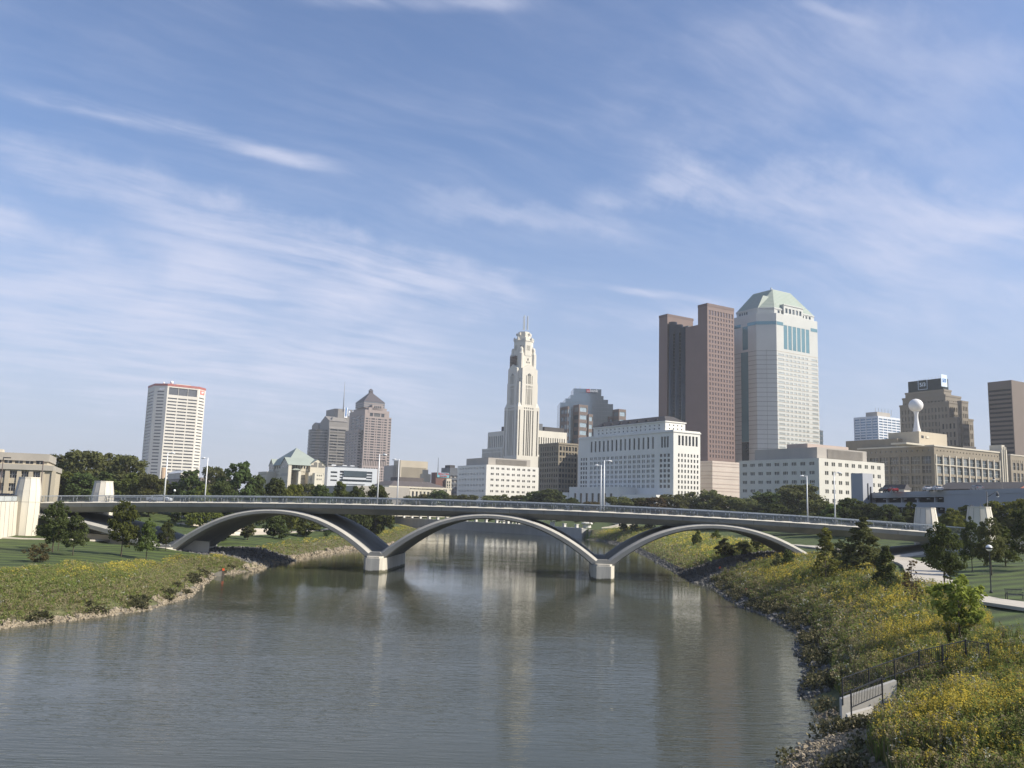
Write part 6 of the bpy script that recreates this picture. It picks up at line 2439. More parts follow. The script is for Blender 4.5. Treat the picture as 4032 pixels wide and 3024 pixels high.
for px, top, w, Y, k, lf, lab in (
        (3142, 1908, 150, 300, 0, None, 'tall round tree covering the corner of the wide white block'),
        (3060, 1985, 110, 260, 1, None, 'low dark tree below the wide white block, left of the far light mast'),
        (3215, 1968, 120, 255, 0, L_OLIVE, 'olive tree just right of the far light mast at the right'),
        (3290, 1985, 100, 235, 1, L_MID, 'green tree behind the near light mast at the right'),
        (3352, 1962, 115, 235, 1, None, 'dark tree in front of the grey stair tower'),
        (3425, 1982, 95, 225, 1, None, 'dark tree below the left end of the garage slots'),
        (3490, 1986, 95, 220, 1, None, 'dark tree in the middle of the garage front'),
        (3585, 1978, 85, 225, 2, L_MID, 'green tree before the garage, just left of the far right stone pylon'),
        (3742, 2002, 105, 186, 2, L_YELLOW, 'yellow green bushy tree between the two right stone pylons'),
        (3800, 1990, 90, 205, 2, L_YELLOW, 'yellow green tree behind the near right pylon'),
        (3945, 1975, 120, 188, 0, L_YELLOW, 'yellow green tree right of the double street lamp'),
        (4020, 1966, 120, 182, 2, L_YELLOW, 'yellow green tree at the right frame edge before the garage')):
    far_tree(px, top, w, Y, k, lab, G, leaf=lf, zb=7.5)


# ---- trees on the lawns
def lawn_tree(bx_, by_, top, wpx, proto, label, zg=None, name='park_tree', leaf=None, group=None, cat='tree', dx=0):
    """tree whose trunk meets the ground at the given pixel: march along the ray to the terrain"""
    d = ray(bx_, by_)
    lo_, hi_ = 20.0, 420.0
    prev_ = None
    for Yd in np.arange(24, 460, 1.0):
        p = CAM + d * (Yd / d.y)
        if p.z <= ground_z(p.x, p.y):
            break
    Y = Yd
    t_ = at(bx_ + dx, top, Y)
    z = ground_z(p.x, p.y)
    return plant_tree(name, proto, p.x, p.y, z, max(1.0, t_.z - z), wpx * 1.15 * Y / FPX, label, group, cat, leaf=leaf)


G = 'young trees on the left lawn'
lawn_tree(206, 2176, 1975, 112, PARKP[0], 'dark leafy tree in front of the tallest stone pylon on the left lawn', group=G)
lawn_tree(228, 2168, 2010, 70, PARKP[1], 'slim tree close behind the leafy tree beside the tallest pylon', group=G)
lawn_tree(286, 2190, 2018, 92, PARKP[1], 'second dark tree on the left lawn, right of the tallest pylon', group=G)
lawn_tree(476, 2193, 1974, 112, PARKP[0], 'largest tree on the left lawn, covering the half arch of the bridge', group=G, leaf=L_MID)
lawn_tree(575, 2205, 2040, 84, PARKP[1], 'slender tree at the meadow edge left of the first arch foot', group=G, leaf=L_MID)
lawn_tree(652, 2170, 2048, 70, PARKP[1], 'dark tree right in front of the first arch foot', group=G)
BUSHP = make_tree(2.6, 1.6, .1, 'round', 40, 1500, .2, .5, 51, L_BROWN)
lawn_tree(148, 2215, 2138, 88, BUSHP, 'brown withered bush on the left lawn near the meadow edge', name='brown_bush', cat='bush')

G = 'trees on the right lawn and bank'
SAPL = make_tree(7.2, 1.5, 1.0, 'cone', 60, 2000, .26, .5, 61, L_YELLOW, sparse=.5, trunk_r=.07)
lawn_tree(3253, 2306, 2078, 95, SAPL, 'thin pale pointed tree in the meadow covering the right arch foot', group=G)
lawn_tree(3310, 2256, 2125, 78, PARKP[1], 'dull olive tree right behind the thin pale tree', group=G, leaf=L_OLIVE)
lawn_tree(3401, 2268, 2040, 165, PARKP[2], 'large dark conical tree in front of the right bridge end', group=G, leaf=L_OLIVE)
CONIF = make_tree(5, 1.5, .05, 'cone', 80, 4600, .2, .45, 62, L_DARK, trunk_r=.08)
lawn_tree(3489, 2322, 2150, 92, CONIF, 'dark conifer with branches to the ground beside the concrete path', name='conifer_tree', group=G)
SPARSE = make_tree(4.6, .9, .7, 'column', 36, 420, .2, .38, 63, L_BROWN, sparse=.6, trunk_r=.04)
lawn_tree(3592, 2400, 2206, 70, SPARSE, 'sparse half bare sapling standing in the meadow left of the path', name='sapling', group=G)
lawn_tree(3719, 2322, 2062, 150, PARKP[0], 'large dark tree covering the near right pylon base, left of the globe lamp', group=G)
lawn_tree(3829, 2252, 2036, 85, PARKP[1], 'slim dark tree just left of the globe lamp', group=G)
lawn_tree(3905, 2268, 2042, 108, PARKP[0], 'dark tree right behind the globe lamp', group=G, leaf=L_OLIVE)
lawn_tree(4040, 2245, 1985, 120, PARKP[1], 'dark tree at the right frame edge behind the bench', group=G)
lawn_tree(3960, 2230, 2075, 90, PARKP[2], 'shadowy tree between the globe lamp and the right frame edge', group=G)
MAPLE = make_tree(4.7, 1.75, 1.15, 'round', 78, 4200, .21, .42, 71, L_BRIGHT, trunk_r=.07)
mp_ = lawn_tree(3780, 2530, 2264, 175, MAPLE, 'bright green young maple nearest the camera, beside the black railing', name='maple_tree', group=G)

MAPLE_AT = mp_.location.copy()
G = 'small trees on the far side of the bridge'
for bx_, by_, top, w, k, lf, lab in (
        (878, 2131, 2070, 62, 0, L_DARK, 'small dark tree under the first arch, left of the white wall'),
        (974, 2126, 2040, 58, 1, None, 'small pale tree under the first arch on the lawn'),
        (1075, 2120, 2026, 75, 0, L_DARK, 'dark green tree under the first arch beside the concrete walk'),
        (1108, 2124, 2070, 60, 0, L_DARK, 'low bushy tree under the first arch right of the dark tree'),
        (1205, 2116, 2040, 92, 0, None, 'spreading green tree under the first arch right of the curved walk'),
        (1287, 2114, 2088, 30, 0, L_DARK, 'tiny round tree at the meadow edge under the first arch'),
        (1405, 2078, 2020, 65, 0, L_MID, 'tree seen under the deck above the left pier arch foot'),
        (1456, 2072, 2024, 40, 1, L_RUST, 'rusty yellow bush between two dark trees above the left river pier'),
        (1495, 2096, 2018, 60, 0, L_DARK, 'dark tree just above and behind the left river pier'),
        (1535, 2088, 2024, 36, 1, L_DARK, 'narrow dark tree at the end of the far left bank'),
        (1020, 2070, 2030, 50, 0, L_DARK, 'dark tree far behind the crown of the first arch'),
        (690, 2060, 2008, 45, 0, L_DARK, 'tree among the white terrace steps left'),
        (796, 2046, 2012, 24, 0, L_DARK, 'tiny lollipop tree on the white terrace steps'),
        (2456, 2098, 2058, 34, 0, L_DARK, 'dark bush under the third arch, leftmost of three'),
        (2497, 2100, 2060, 32, 0, L_DARK, 'dark bush under the third arch, middle one of three'),
        (2556, 2092, 2058, 36, 0, L_DARK, 'dark bush under the third arch, rightmost of three'),
        (2743, 2156, 2084, 36, 1, L_MID, 'small pointed tree in the goldenrod under the third arch'),
        (2818, 2134, 2082, 36, 1, L_MID, 'small round tree by the blue bin under the third arch'),
        (2858, 2200, 2120, 72, 1, L_OLIVE, 'bushy olive tree on the right bank under the third arch'),
        (2930, 2188, 2130, 62, 0, L_OLIVE, 'low olive bushy tree left of the thin pale tree, under the third arch'),
        (2982, 2176, 2098, 50, 0, L_DARK, 'dark small tree under the right part of the third arch'),
        (3060, 2255, 2180, 44, 1, L_OLIVE, 'short tree in the meadow left of the thin pale tree'),
        (3103, 2250, 2165, 44, 0, L_DARK, 'small dark conical tree left of the thin pale tree')):
    lawn_tree(bx_, by_, top, w, SMALLP[k], lab, name='small_tree', leaf=lf, group=G)
for i, px in enumerate((1925, 2200, 2272, 2330)):
    far_tree(px, 2042, 26, 440 - 12 * i, 0, 'round lollipop tree on the striped lawn behind the quay, %s' % order_word(i, 4), 'lollipop trees behind the quay', protos=SMALLP, leaf=L_DARK, name='small_tree')

# ------------------------------------------------------------------ meadow plants (goldenrod and asters)
M_GREEN = leafmat('meadow_green', (0.195, 0.255, 0.07), .35, .45, 0)
M_OLIVE = leafmat('meadow_olive', (0.245, 0.235, 0.085), .3, .45, 0)
M_GOLD = leafmat('goldenrod_flower', (0.60, 0.47, 0.08), .3, .4, 0)
M_GOLDD = leafmat('goldenrod_faded', (0.45, 0.40, 0.11), .3, .4, 0)
M_WHITE = leafmat('aster_white', (0.40, 0.41, 0.33), .2, .2, 0)
M_STRAW = leafmat('dry_straw', (0.28, 0.24, 0.14), .3, .3, 0)
MEADOW = [M_GREEN, M_OLIVE, M_GOLD, M_GOLDD, M_WHITE, M_STRAW]


def sample_band(n, xr, yr, right, dmin, dextra=0.0, rng=RNG):
    P = np.stack([rng.uniform(*xr, n), rng.uniform(*yr, n)], 1)
    d, q, r = river_dist(P)
    w = meadow_width(P, r) + 1.6 * noise2(P, .35, 2) + dextra
    bu_ = (P[:, 0] - BO.x) * BU.x + (P[:, 1] - BO.y) * BU.y
    bv_ = (P[:, 0] - BO.x) * BV.x + (P[:, 1] - BO.y) * BV.y
    k = (d > dmin) & (d < w) & ~q & (r == right) & ~((bv_ > -1.0) & (bv_ < 21.5))
    return P[k], d[k], w[k]


def meadow(name, P, d, w, scale, nb, nf, label, left, rng, fsz=.07, bw=.045):
    """stalks with leaves and flower plumes, one mesh"""
    k = rng.uniform(size=len(P)) < np.clip(.35 + .35 * (d - 1) + .5 * noise2(P, .7, 33), .12, 1)
    P, d, w = P[k], d[k], w[k]
    # keep the maple's stem in view and the railing corner open
    k = ~((np.abs(P[:, 0] - (MAPLE_AT[0] - .1 - .5 * (MAPLE_AT[1] - P[:, 1]))) < 1.0) & (P[:, 1] < MAPLE_AT[1] + .5) & (P[:, 1] > MAPLE_AT[1] - 4.5))
    P, d, w = P[k], d[k], w[k]
    n = len(P)
    z = height(P)
    pn = noise2(P, .16, 5)
    pn2 = noise2(P, .55, 9)
    H = (0.75 + .55 * rng.uniform(size=n)) * np.where(d < 3.2, .7, 1.0) * (1 + .12 * pn + (.10 if left else .34) * noise2(P, 1.15, 21) + (0 if left else .22) * noise2(P, 2.6, 27)) * (.46 if left else 1.05)
    gold = np.clip((.34 if left else .33) + .62 * pn + .34 * pn2, .05, .95) * sst(d, 3.0, 8.0)
    if left:
        gold *= .12 + .95 * sst(d / w, .48, .74)
    white = np.clip(-.05 + .42 * noise2(P, .9, 14), 0, .4) * (.35 if left else 1)
    kind = rng.uniform(size=n)
    isg = kind < gold
    isw = (~isg) & (rng.uniform(size=n) < white)
    dry = (~isg) & (~isw) & (rng.uniform(size=n) < np.where(d < 7, .45, .16))
    base = np.column_stack([P, z])
    V, MI = [], []
    for b_ in range(nb):
        a_ = rng.uniform(0, 2 * np.pi, n)
        hh = H * rng.uniform(.35, .95, n)
        lean = rng.uniform(.05, .38, n) * scale
        dirv = np.stack([np.cos(a_), np.sin(a_), np.zeros(n)], 1)
        p0 = base + dirv * (rng.uniform(0, .25, n) * scale)[:, None]
        p1 = p0 + dirv * lean[:, None] + np.array([0, 0, 1]) * hh[:, None]
        mid = (p0 + p1) / 2
        side = np.stack([-np.sin(a_), np.cos(a_), np.zeros(n)], 1) * (bw * scale * rng.uniform(.6, 1.5, n))[:, None]
        V.append(np.stack([p0, mid - side, p1, mid + side], 1))
        MI.append(np.where(dry, 5, np.where(rng.uniform(size=n) < .6, 0, 1)))
    PLA = [rng.uniform(0, 2 * np.pi, n) for _ in range(3)]
    PLR = [rng.uniform(.03, .26, n) * scale for _ in range(3)]
    PLH = [rng.uniform(.80, 1.10, n) for _ in range(3)]
    for f_ in range(nf):
        a_ = rng.uniform(0, 2 * np.pi, n)
        rr_ = np.abs(rng.normal(0, .07, n)) * scale
        pa_ = PLA[f_ % 3]
        c = base + np.stack([np.cos(pa_) * PLR[f_ % 3] + np.cos(a_) * rr_, np.sin(pa_) * PLR[f_ % 3] + np.sin(a_) * rr_, H * PLH[f_ % 3] * rng.uniform(.86, 1.06, n)], 1)
        a1, a2 = rot_rand(n, rng)
        # heads lie mostly open to the sky
        nrm_ = np.array([.25, -.15, .9]) + rng.normal(size=(n, 3)) * .55
        nrm_ /= np.linalg.norm(nrm_, axis=1)[:, None]
        a1 = a1 - nrm_ * np.sum(a1 * nrm_, 1)[:, None]
        a1 /= np.linalg.norm(a1, axis=1)[:, None] + 1e-9
        a2 = np.cross(nrm_, a1)
        s_ = (fsz * scale * rng.uniform(.55, 1.4, n))[:, None]
        V.append(np.stack([c - a1 * s_, c - a2 * s_ * .7, c + a1 * s_, c + a2 * s_ * .7], 1))
        MI.append(np.where(isg, np.where(rng.uniform(size=n) < .62, 2, 3), np.where(isw, 4, np.where(dry, 5, np.where(rng.uniform(size=n) < .5, 0, 1)))))
    V = np.concatenate(V).reshape(-1, 3)
    MI = np.concatenate(MI)
    tag(link(name, npmesh(name, V, MEADOW, MI)), label, 'meadow', kind='stuff')


rng = np.random.default_rng(5)
P, d, w = sample_band(60000, (8, 52), (22, 72), True, 2.0, rng=rng)
k = (P[:, 1] > 51) | (d > 4.2)
P, d, w = P[k], d[k], w[k]
meadow('goldenrod_meadow', P, d, w, .85, 7, 17, 'dense yellow goldenrod meadow on the near right bank', False, rng, .055, .035)
P, d, w = sample_band(42000, (22, 62), (72, 152), True, 1.8, rng=rng)
meadow('goldenrod_meadow', P, d, w, 1.15, 5, 8, 'yellow goldenrod meadow on the right bank in front of the bridge', False, rng)
P, d, w = sample_band(22000, (24, 75), (172, 352), True, 1.4, rng=rng)
meadow('goldenrod_meadow', P, d, w, 1.7, 4, 5, 'goldenrod on the right bank behind the bridge', False, rng)
P, d, w = sample_band(60000, (-92, -34), (60, 156), False, .5, rng=rng)
meadow('goldenrod_meadow', P, d, w, 1.0, 8, 7, 'green and yellow meadow on the left bank in front of the bridge', True, rng, .055, .04)
P, d, w = sample_band(26000, (-85, -26), (172, 420), False, 1.6, rng=rng)
meadow('goldenrod_meadow', P, d, w, 1.7, 4, 5, 'yellow green meadow on the left bank behind the bridge', True, rng)


# ------------------------------------------------------------------ shore stones
STONEM = mat('pale_shore_stone', (0.26, 0.215, 0.15), .9, .35, .9)
STONED = mat('grey_riprap_stone', (0.13, 0.125, 0.115), .9, .35, .9)


def stones(name, P, size, m, label, rng, sink=.25):
    n = len(P)
    z = height(P)
    a1, a2 = rot_rand(n, rng)
    a3 = np.cross(a1, a2)
    s_ = size * rng.lognormal(0, .38, n)
    A = a1 * (s_ * rng.uniform(.8, 1.3, n))[:, None]
    B = a2 * (s_ * rng.uniform(.6, 1.0, n))[:, None]
    C_ = a3 * (s_ * rng.uniform(.5, .9, n))[:, None]
    c = np.column_stack([P, z + s_ * sink])
    # octahedron with cut corners: 8 triangles as quads with jitter
    k = []
    for sx in (-1, 1):
        for sy in (-1, 1):
            for sz in (-1, 1):
                e_ = c + (A * sx * .55 + B * sy * .55 + C_ * sz * .55)
                o_ = [c + A * sx, e_, c + B * sy]
                k.append(np.stack([c + A * sx, c + B * sy, e_], 1))
                k.append(np.stack([c + B * sy, c + C_ * sz, e_], 1))
                k.append(np.stack([c + C_ * sz, c + A * sx, e_], 1))
    V = np.concatenate(k).reshape(-1, 3)
    tag(link(name, npmesh(name, V, m, None, 3)), label, 'stones', kind='stuff')


def shore(n, xr, yr, right, d0, d1, rng):
    P = np.stack([rng.uniform(*xr, n), rng.uniform(*yr, n)], 1)
    d, q, r = river_dist(P)
    k = (d > d0) & (d < d1) & ~q & (r == right)
    return P[k], d[k]


P, d = shore(60000, (-60, -34), (62, 152), False, -.5, 2.6, rng)
P = P[noise2(P, .6, 3) > -.45 + .8 * (d[:] - .2)]
stones('shore_stones', P, .14, STONEM, 'pale stones along the left waterline', rng)
P, d = shore(40000, (8, 40), (26, 56), True, -.4, 4.4, rng)
P = P[(noise2(P, .6, 4) > -.45)]
stones('shore_stones', P, .085, STONEM, 'pale stones at the near right waterline', rng)
P, d = shore(60000, (18, 46), (60, 330), True, -.5, 1.6, rng)
stones('shore_stones', P, .17, STONED, 'dark stones along the right waterline', rng)
P, d = shore(50000, (-60, -20), (150, 400), False, -.5, 1.5, rng)
stones('shore_stones', P, .30, STONEM, 'stones along the left waterline behind the bridge', rng)
P = np.stack([rng.uniform(-70, 65, 60000), rng.uniform(140, 190, 60000)], 1)
d, q, r = river_dist(P)
bv_ = (P[:, 0] - BO.x) * BV.x + (P[:, 1] - BO.y) * BV.y
P = P[(d > -.4) & (d < 20) & (bv_ > -1.2) & (bv_ < 22)]
stones('riprap', P, .22, STONED, 'grey stone riprap on both banks under the bridge', rng)

# low rough shrubs at the right waterline
P, d = shore(14000, (8, 40), (28, 150), True, .1, 3.6, rng)
P = P[(noise2(P, .4, 8) > -.2) & ((P[:, 1] > 50) | (noise2(P, .5, 8) > .15))]
n = len(P)
zsh = height(P)
V = []
for q in range(34):
    a_ = rng.uniform(0, 2 * np.pi, n)
    rr_ = rng.uniform(0, .55, n)
    c = np.column_stack([P[:, 0] + np.cos(a_) * rr_, P[:, 1] + np.sin(a_) * rr_, zsh + rng.uniform(.05, .75, n)])
    a1, a2 = rot_rand(n, rng)
    s_ = rng.uniform(.05, .13, n)[:, None]
    V.append(quads(c, a1 * s_, a2 * s_))
V = np.concatenate(V)
tag(link('shore_scrub', npmesh('shore_scrub', V, [leafmat('scrub_leaf', (.10, .098, .052), .35, .3, 0), M_STRAW], (RNG.uniform(size=len(V) // 4) < .18).astype(int))), 'low grey green scrub along the right waterline', 'scrub', kind='stuff')
P, d = shore(9000, (-60, -34), (62, 150), False, .2, 2.4, rng)
P = P[noise2(P, .7, 6) > .25]
n = len(P)
zsh = height(P)
V = []
for q in range(22):
    a_ = rng.uniform(0, 2 * np.pi, n)
    rr_ = rng.uniform(0, .5, n)
    c = np.column_stack([P[:, 0] + np.cos(a_) * rr_, P[:, 1] + np.sin(a_) * rr_, zsh + rng.uniform(.05, .55, n)])
    a1, a2 = rot_rand(n, rng)
    s_ = rng.uniform(.08, .17, n)[:, None]
    V.append(quads(c, a1 * s_, a2 * s_))
tag(link('shore_scrub', npmesh('shore_scrub', np.concatenate(V), [leafmat('scrub_leaf', (.10, .098, .052))])), 'low green scrub between the pale stones of the left waterline', 'scrub', kind='stuff')
# ------------------------------------------------------------------ quay wall, terraces and small things
QW = mat('quay_stone', (0.38, 0.375, 0.36), .85, .1, .3, streak=True)
QT = mat('quay_cap_stone', (0.62, 0.60, 0.55), .85, .08, .3)
qp = [Vector((a_, b_, 0)) for a_, b_ in [(30.6, 356)] + QUAY[1:5]]
wall = thing('river_wall', 'long grey stone quay wall curving along the far side of the river', 'wall', qp[0])
WO = qp[0]
mb, mc, mpd = MB(), MB(), MB()
off = lambda i: (qp[min(i + 1, len(qp) - 1)] - qp[max(i - 1, 0)]).normalized()
nrm = [Vector((off(i).y, -off(i).x, 0)) * -1 for i in range(len(qp))]
if nrm[0].y > 0 and nrm[0].x > 0:
    pass
else:
    nrm = [-v for v in nrm]
zt = 4.0
for i in range(len(qp) - 1):
    a_, b_ = qp[i], qp[i + 1]
    na, nb_ = nrm[i], nrm[i + 1]
    mb.hexa([a_ + Vector((0, 0, -2)), b_ + Vector((0, 0, -2)), a_ + na * 3 + Vector((0, 0, -2)), b_ + nb_ * 3 + Vector((0, 0, -2)),
             a_ + Vector((0, 0, zt)), b_ + Vector((0, 0, zt)), a_ + na * 3 + Vector((0, 0, zt)), b_ + nb_ * 3 + Vector((0, 0, zt))])
    mc.hexa([a_ - na * .1 + Vector((0, 0, zt)), b_ - nb_ * .1 + Vector((0, 0, zt)), a_ + na * .8 + Vector((0, 0, zt)), b_ + nb_ * .8 + Vector((0, 0, zt)),
             a_ - na * .1 + Vector((0, 0, zt + .35)), b_ - nb_ * .1 + Vector((0, 0, zt + .35)), a_ + na * .8 + Vector((0, 0, zt + .35)), b_ + nb_ * .8 + Vector((0, 0, zt + .35))])
mb.build('wall', QW, wall, WO)
mc.build('coping', QT, wall, WO)
pm = None
dist = 4.0
k = 0
for i in range(len(qp) - 2):
    seg = qp[i + 1] - qp[i]
    L = seg.length
    while dist < L:
        c = qp[i] + seg * (dist / L) + nrm[i] * .4
        mb = MB()
        big = (k % 4 == 2)
        s_ = 2.0 if big else 1.2
        an = math.atan2(seg.y, seg.x)
        mb.box(c + Vector((0, 0, zt + .95 if not big else zt + 1.15)), (s_, 1.1, 1.2 if not big else 1.6), rz=an)
        mb.box(c + Vector((0, 0, zt + 1.65 if not big else zt + 2.1)), (s_ + .35, 1.4, .22), rz=an)
        mb.build('pedestal', QT, wall, WO)
        k += 1
        dist += 8.5
    dist -= L
# white benches behind the wall
bp = None
for i, px in enumerate((1595, 1632, 1655, 1975, 2025)):
    p = at(px, 2040, 452 - 0.105 * (px - 1600))
    r = thing('stone_bench', 'white stone bench slab on the far quay, %s' % order_word(i, 5), 'bench', (p.x, p.y, ground_z(p.x, p.y + 2) + .1), rad(130), 'white stone benches on the far quay')
    if bp is None:
        m1, m2 = MB(), MB()
        m1.box((0, 0, 1.3), (5.5, 2.0, .4))
        for sx in (-2, 2):
            m2.box((sx, 0, .55), (.6, 1.8, 1.1))
        bp = (m1.build('seat', QT, r).data, m2.build('base', QT, r).data)
    else:
        link('seat', bp[0], r)
        link('base', bp[1], r)
# big stone pier at the near end of the quay
p = onz(2311, 2118, 0)
th = thing('stone_pillar', 'large white stone pillar with cap block at the near end of the quay wall', 'pillar', (p.x, p.y + 1.2, -1))
mb = MB()
mb.tube2((0, 0, 0), [(2.0, 0), (1.75, 6.5)], 10, 0, False)
mb.build('shaft', QT, th)
mb = MB()
mb.tube2((0, 0, 6.5), [(1.9, 0), (2.5, .3), (2.5, .8), (1.9, 1.0)], 10, 0, False)
mb.build('capital', QT, th)
mb = MB()
mb.box((0, 0, 8.7), (2.2, 2.2, 2.6))
mb.build('block', QT, th)
# pale low wall right of the pillar
mb = MB()
a_, b_ = at(2318, 2085, 352), at(2362, 2080, 352)
mb.hexa([(a_.x, a_.y, 0), (b_.x, b_.y, 0), (a_.x, a_.y + 2, 0), (b_.x, b_.y + 2, 0), (a_.x, a_.y, a_.z), (b_.x, b_.y, a_.z), (a_.x, a_.y + 2, a_.z), (b_.x, b_.y + 2, a_.z)])
tag(mb.build('low_wall', PATHM), 'short pale concrete wall right of the large stone pillar', 'wall')
a_, b_ = at(2368, 2078, 362), at(2500, 2066, 372)
mb = MB()
for z_, w_ in ((-1.5, 1.0),):
    mb.bar((a_.x, a_.y, a_.z - .5), (b_.x, b_.y, b_.z - .2), .5, 1.3)
tag(mb.build('low_wall', PATHM), 'long pale wall on the right bank seen under the third arch', 'wall')
a_, b_ = at(2410, 2052, 400), at(2445, 2066, 380)
mb = MB()
mb.bar((a_.x, a_.y, a_.z), (b_.x, b_.y, b_.z), 1.5, 1.0)
mb.bar((b_.x, b_.y, b_.z), (b_.x - 6, b_.y - 4, b_.z - 1.5), 1.2, 1.0)
tag(mb.build('low_wall', PATHM), 'angled white ramp wall on the striped lawn behind the bridge', 'wall')

# terraces of pale stone behind the left arches
TER = mat('terrace_stone', (0.66, 0.60, 0.50), .85, .08, .4)


def terrace(px0, px1, ytop, ybot, Y, label, step=1):
    a_, b_ = at(px0, ytop, Y), at(px1, ytop, Y + 3)
    lo_ = at(px0, ybot, Y).z
    t_ = thing('stone_terrace', label, 'terrace', (a_.x, a_.y, lo_), 0, 'pale stone terraces behind the left arch')
    O = t_.location.copy()
    n = max(1, int((a_.z - lo_) / .5))
    for k in range(n):
        mb = MB()
        z0_, z1_ = lerp(lo_, a_.z, k / n), lerp(lo_, a_.z, (k + 1) / n)
        dy = k * .9
        mb.hexa([(a_.x, a_.y + dy, z0_ - 1), (b_.x, b_.y + dy, z0_ - 1), (a_.x, a_.y + dy + 3, z0_ - 1), (b_.x, b_.y + dy + 3, z0_ - 1),
                 (a_.x, a_.y + dy, z1_), (b_.x, b_.y + dy, z1_), (a_.x, a_.y + dy + 3, z1_), (b_.x, b_.y + dy + 3, z1_)])
        mb.build('step', TER, t_, O)
    return t_


terrace(655, 880, 2029, 2054, 246, 'upper flight of long pale stone steps behind the left arch')
terrace(690, 800, 2060, 2078, 228, 'lower flight of pale stone steps just above the first arch foot')
terrace(585, 650, 2014, 2020, 275, 'small pale stone ledge high on the lawn under the deck')
terrace(866, 930, 2096, 2108, 205, 'low pale kerb wall right under the first arch')
terrace(925, 1072, 2081, 2100, 214, 'long pale stone wall under the first arch, behind the small trees')

# low concrete wall and white post under the left bridge end
a_, b_ = bpt(UL + 8, 3, 0), bpt(UL + 34, 3, 0)
mb = MB()
mb.hexa([(a_.x, a_.y, 2), (b_.x, b_.y, 2), (a_.x, a_.y + .5, 2), (b_.x, b_.y + .5, 2), (a_.x, a_.y, 5.0), (b_.x, b_.y, 4.2), (a_.x, a_.y + .5, 5.0), (b_.x, b_.y + .5, 4.2)])
tag(mb.build('low_wall', PATHM), 'low concrete wall in the shade under the left bridge end', 'wall')

# outfall headwalls with orange markers
ORM = mat('orange_marker', (0.75, 0.12, 0.03), .5)
for px, py, lab in ((866, 2262, 'small concrete outfall headwall with an orange marker at the left waterline'), (2842, 2286, 'small stone outfall with an orange marker on the right bank under the bridge'),
                    (2948, 2356, 'small white outfall pipe with an orange marker on the right bank')):
    p = onz(px, py, 0.3)
    z = max(.1, ground_z(p.x, p.y))
    r = thing('outfall_headwall', lab, 'outfall', (p.x, p.y, z - .3), rad(20 if px < 2000 else 160), 'outfalls with orange markers')
    big = .62 if px < 2000 else .4
    mb = MB()
    mb.hexa([(-1.3 * big, 0, 0), (.6 * big, 0, 0), (-1.3 * big, .3, 0), (.6 * big, .3, 0), (-1.3 * big, 0, 1.1 * big), (.6 * big, 0, 1.9 * big), (-1.3 * big, .3, 1.1 * big), (.6 * big, .3, 1.9 * big)])
    mb.build('headwall', mat('weathered_concrete', (.24, .22, .18), .9, .25, 1.5) if px < 2900 else WHITEP, r)
    mb = MB()
    mb.box((.75 * big, .1, .95 * big), (.3, .3, 1.9 * big))
    po = mb.build('post', BARK, r)
    mb = MB()
    mb.box((.75 * big, .1, 2.05 * big), (.34, .34, .34))
    mb.build('marker', ORM, po)


# ------------------------------------------------------------------ culvert wall and black railings, near right
def rail_fence(name, pts, label, h=1.05):
    """black picket railing following points (x, y, z)"""
    r = thing(name, label, 'railing', pts[0], 0, 'black picket railings by the culvert')
    O = Vector(pts[0])
    mp_, mr_ = MB(), MB()
    for i in range(len(pts) - 1):
        a_, b_ = Vector(pts[i]), Vector(pts[i + 1])
        L = (b_ - a_).length
        for z_ in (h - .02, .14):
            mr_.bar(a_ + Vector((0, 0, z_)), b_ + Vector((0, 0, z_)), .05, .045)
        n = int(L / .13)
        for k in range(n):
            q = a_.lerp(b_, (k + .5) / n)
            mp_.bar(q + Vector((0, 0, .14)), q + Vector((0, 0, h - .03)), .022)
        m_ = max(1, int(round(L / 2.1)))
        for k in range(m_ + (1 if i == len(pts) - 2 else 0)):
            q = a_.lerp(b_, k / m_)
            mq = MB()
            mq.bar(q + Vector((0, 0, -.5)), q + Vector((0, 0, h + .06)), .065)
            mq.build('post', DARKM, r, O)
    mr_.build('rail', DARKM, r, O)
    mp_.build('pickets', DARKM, r, O)
    return r


A0 = onz(3318, 2742, 1.9)
A1 = onz(3620, 2630, 3.2)
A2 = onz(3805, 2588, 3.9)
A3 = onz(3895, 2606, 4.0)
rail_fence('picket_railing', [tuple(A0), tuple(A1), tuple(A2), tuple(A3)], 'long black picket railing climbing from the water to the maple')
B0 = onz(3352, 2796, 1.75)
B1 = onz(3475, 2742, 2.3)
rail_fence('picket_railing', [tuple(B0), tuple(B1)], 'short black picket railing in front of the sunlit concrete culvert wall')
mb = MB()
C0, C1 = onz(3314, 2752, 1.75), onz(3530, 2680, 2.8)
D0 = onz(3318, 2800, 1.1)
up_ = Vector((0, 0, 1))
mb.hexa([C0 - up_ * 2.4, C1 - up_ * 2.6, C0 - up_ * 2.4 + Vector((0, .35, 0)), C1 - up_ * 2.6 + Vector((0, .35, 0)), C0, C1, C0 + Vector((0, .35, 0)), C1 + Vector((0, .35, 0))])
cul = thing('culvert', 'sunlit concrete culvert walls with sloping tops at the near right waterline', 'culvert', tuple(C0))
mb.build('back_wall', CONC, cul, C0)
mb = MB()
E0, E1 = onz(3338, 2858, .5), onz(3440, 2800, 1.2)
mb.hexa([E0 - up_ * 1.6, E1 - up_ * 2.4, E0 - up_ * 1.6 + Vector((.05, .4, 0)), E1 - up_ * 2.4 + Vector((0, .4, 0)), E0 + up_ * .6, E1 + up_ * .2, E0 + up_ * .6 + Vector((.05, .4, 0)), E1 + up_ * .2 + Vector((0, .4, 0))])
mb.build('front_wall', CONC, cul, C0)
mb = MB()
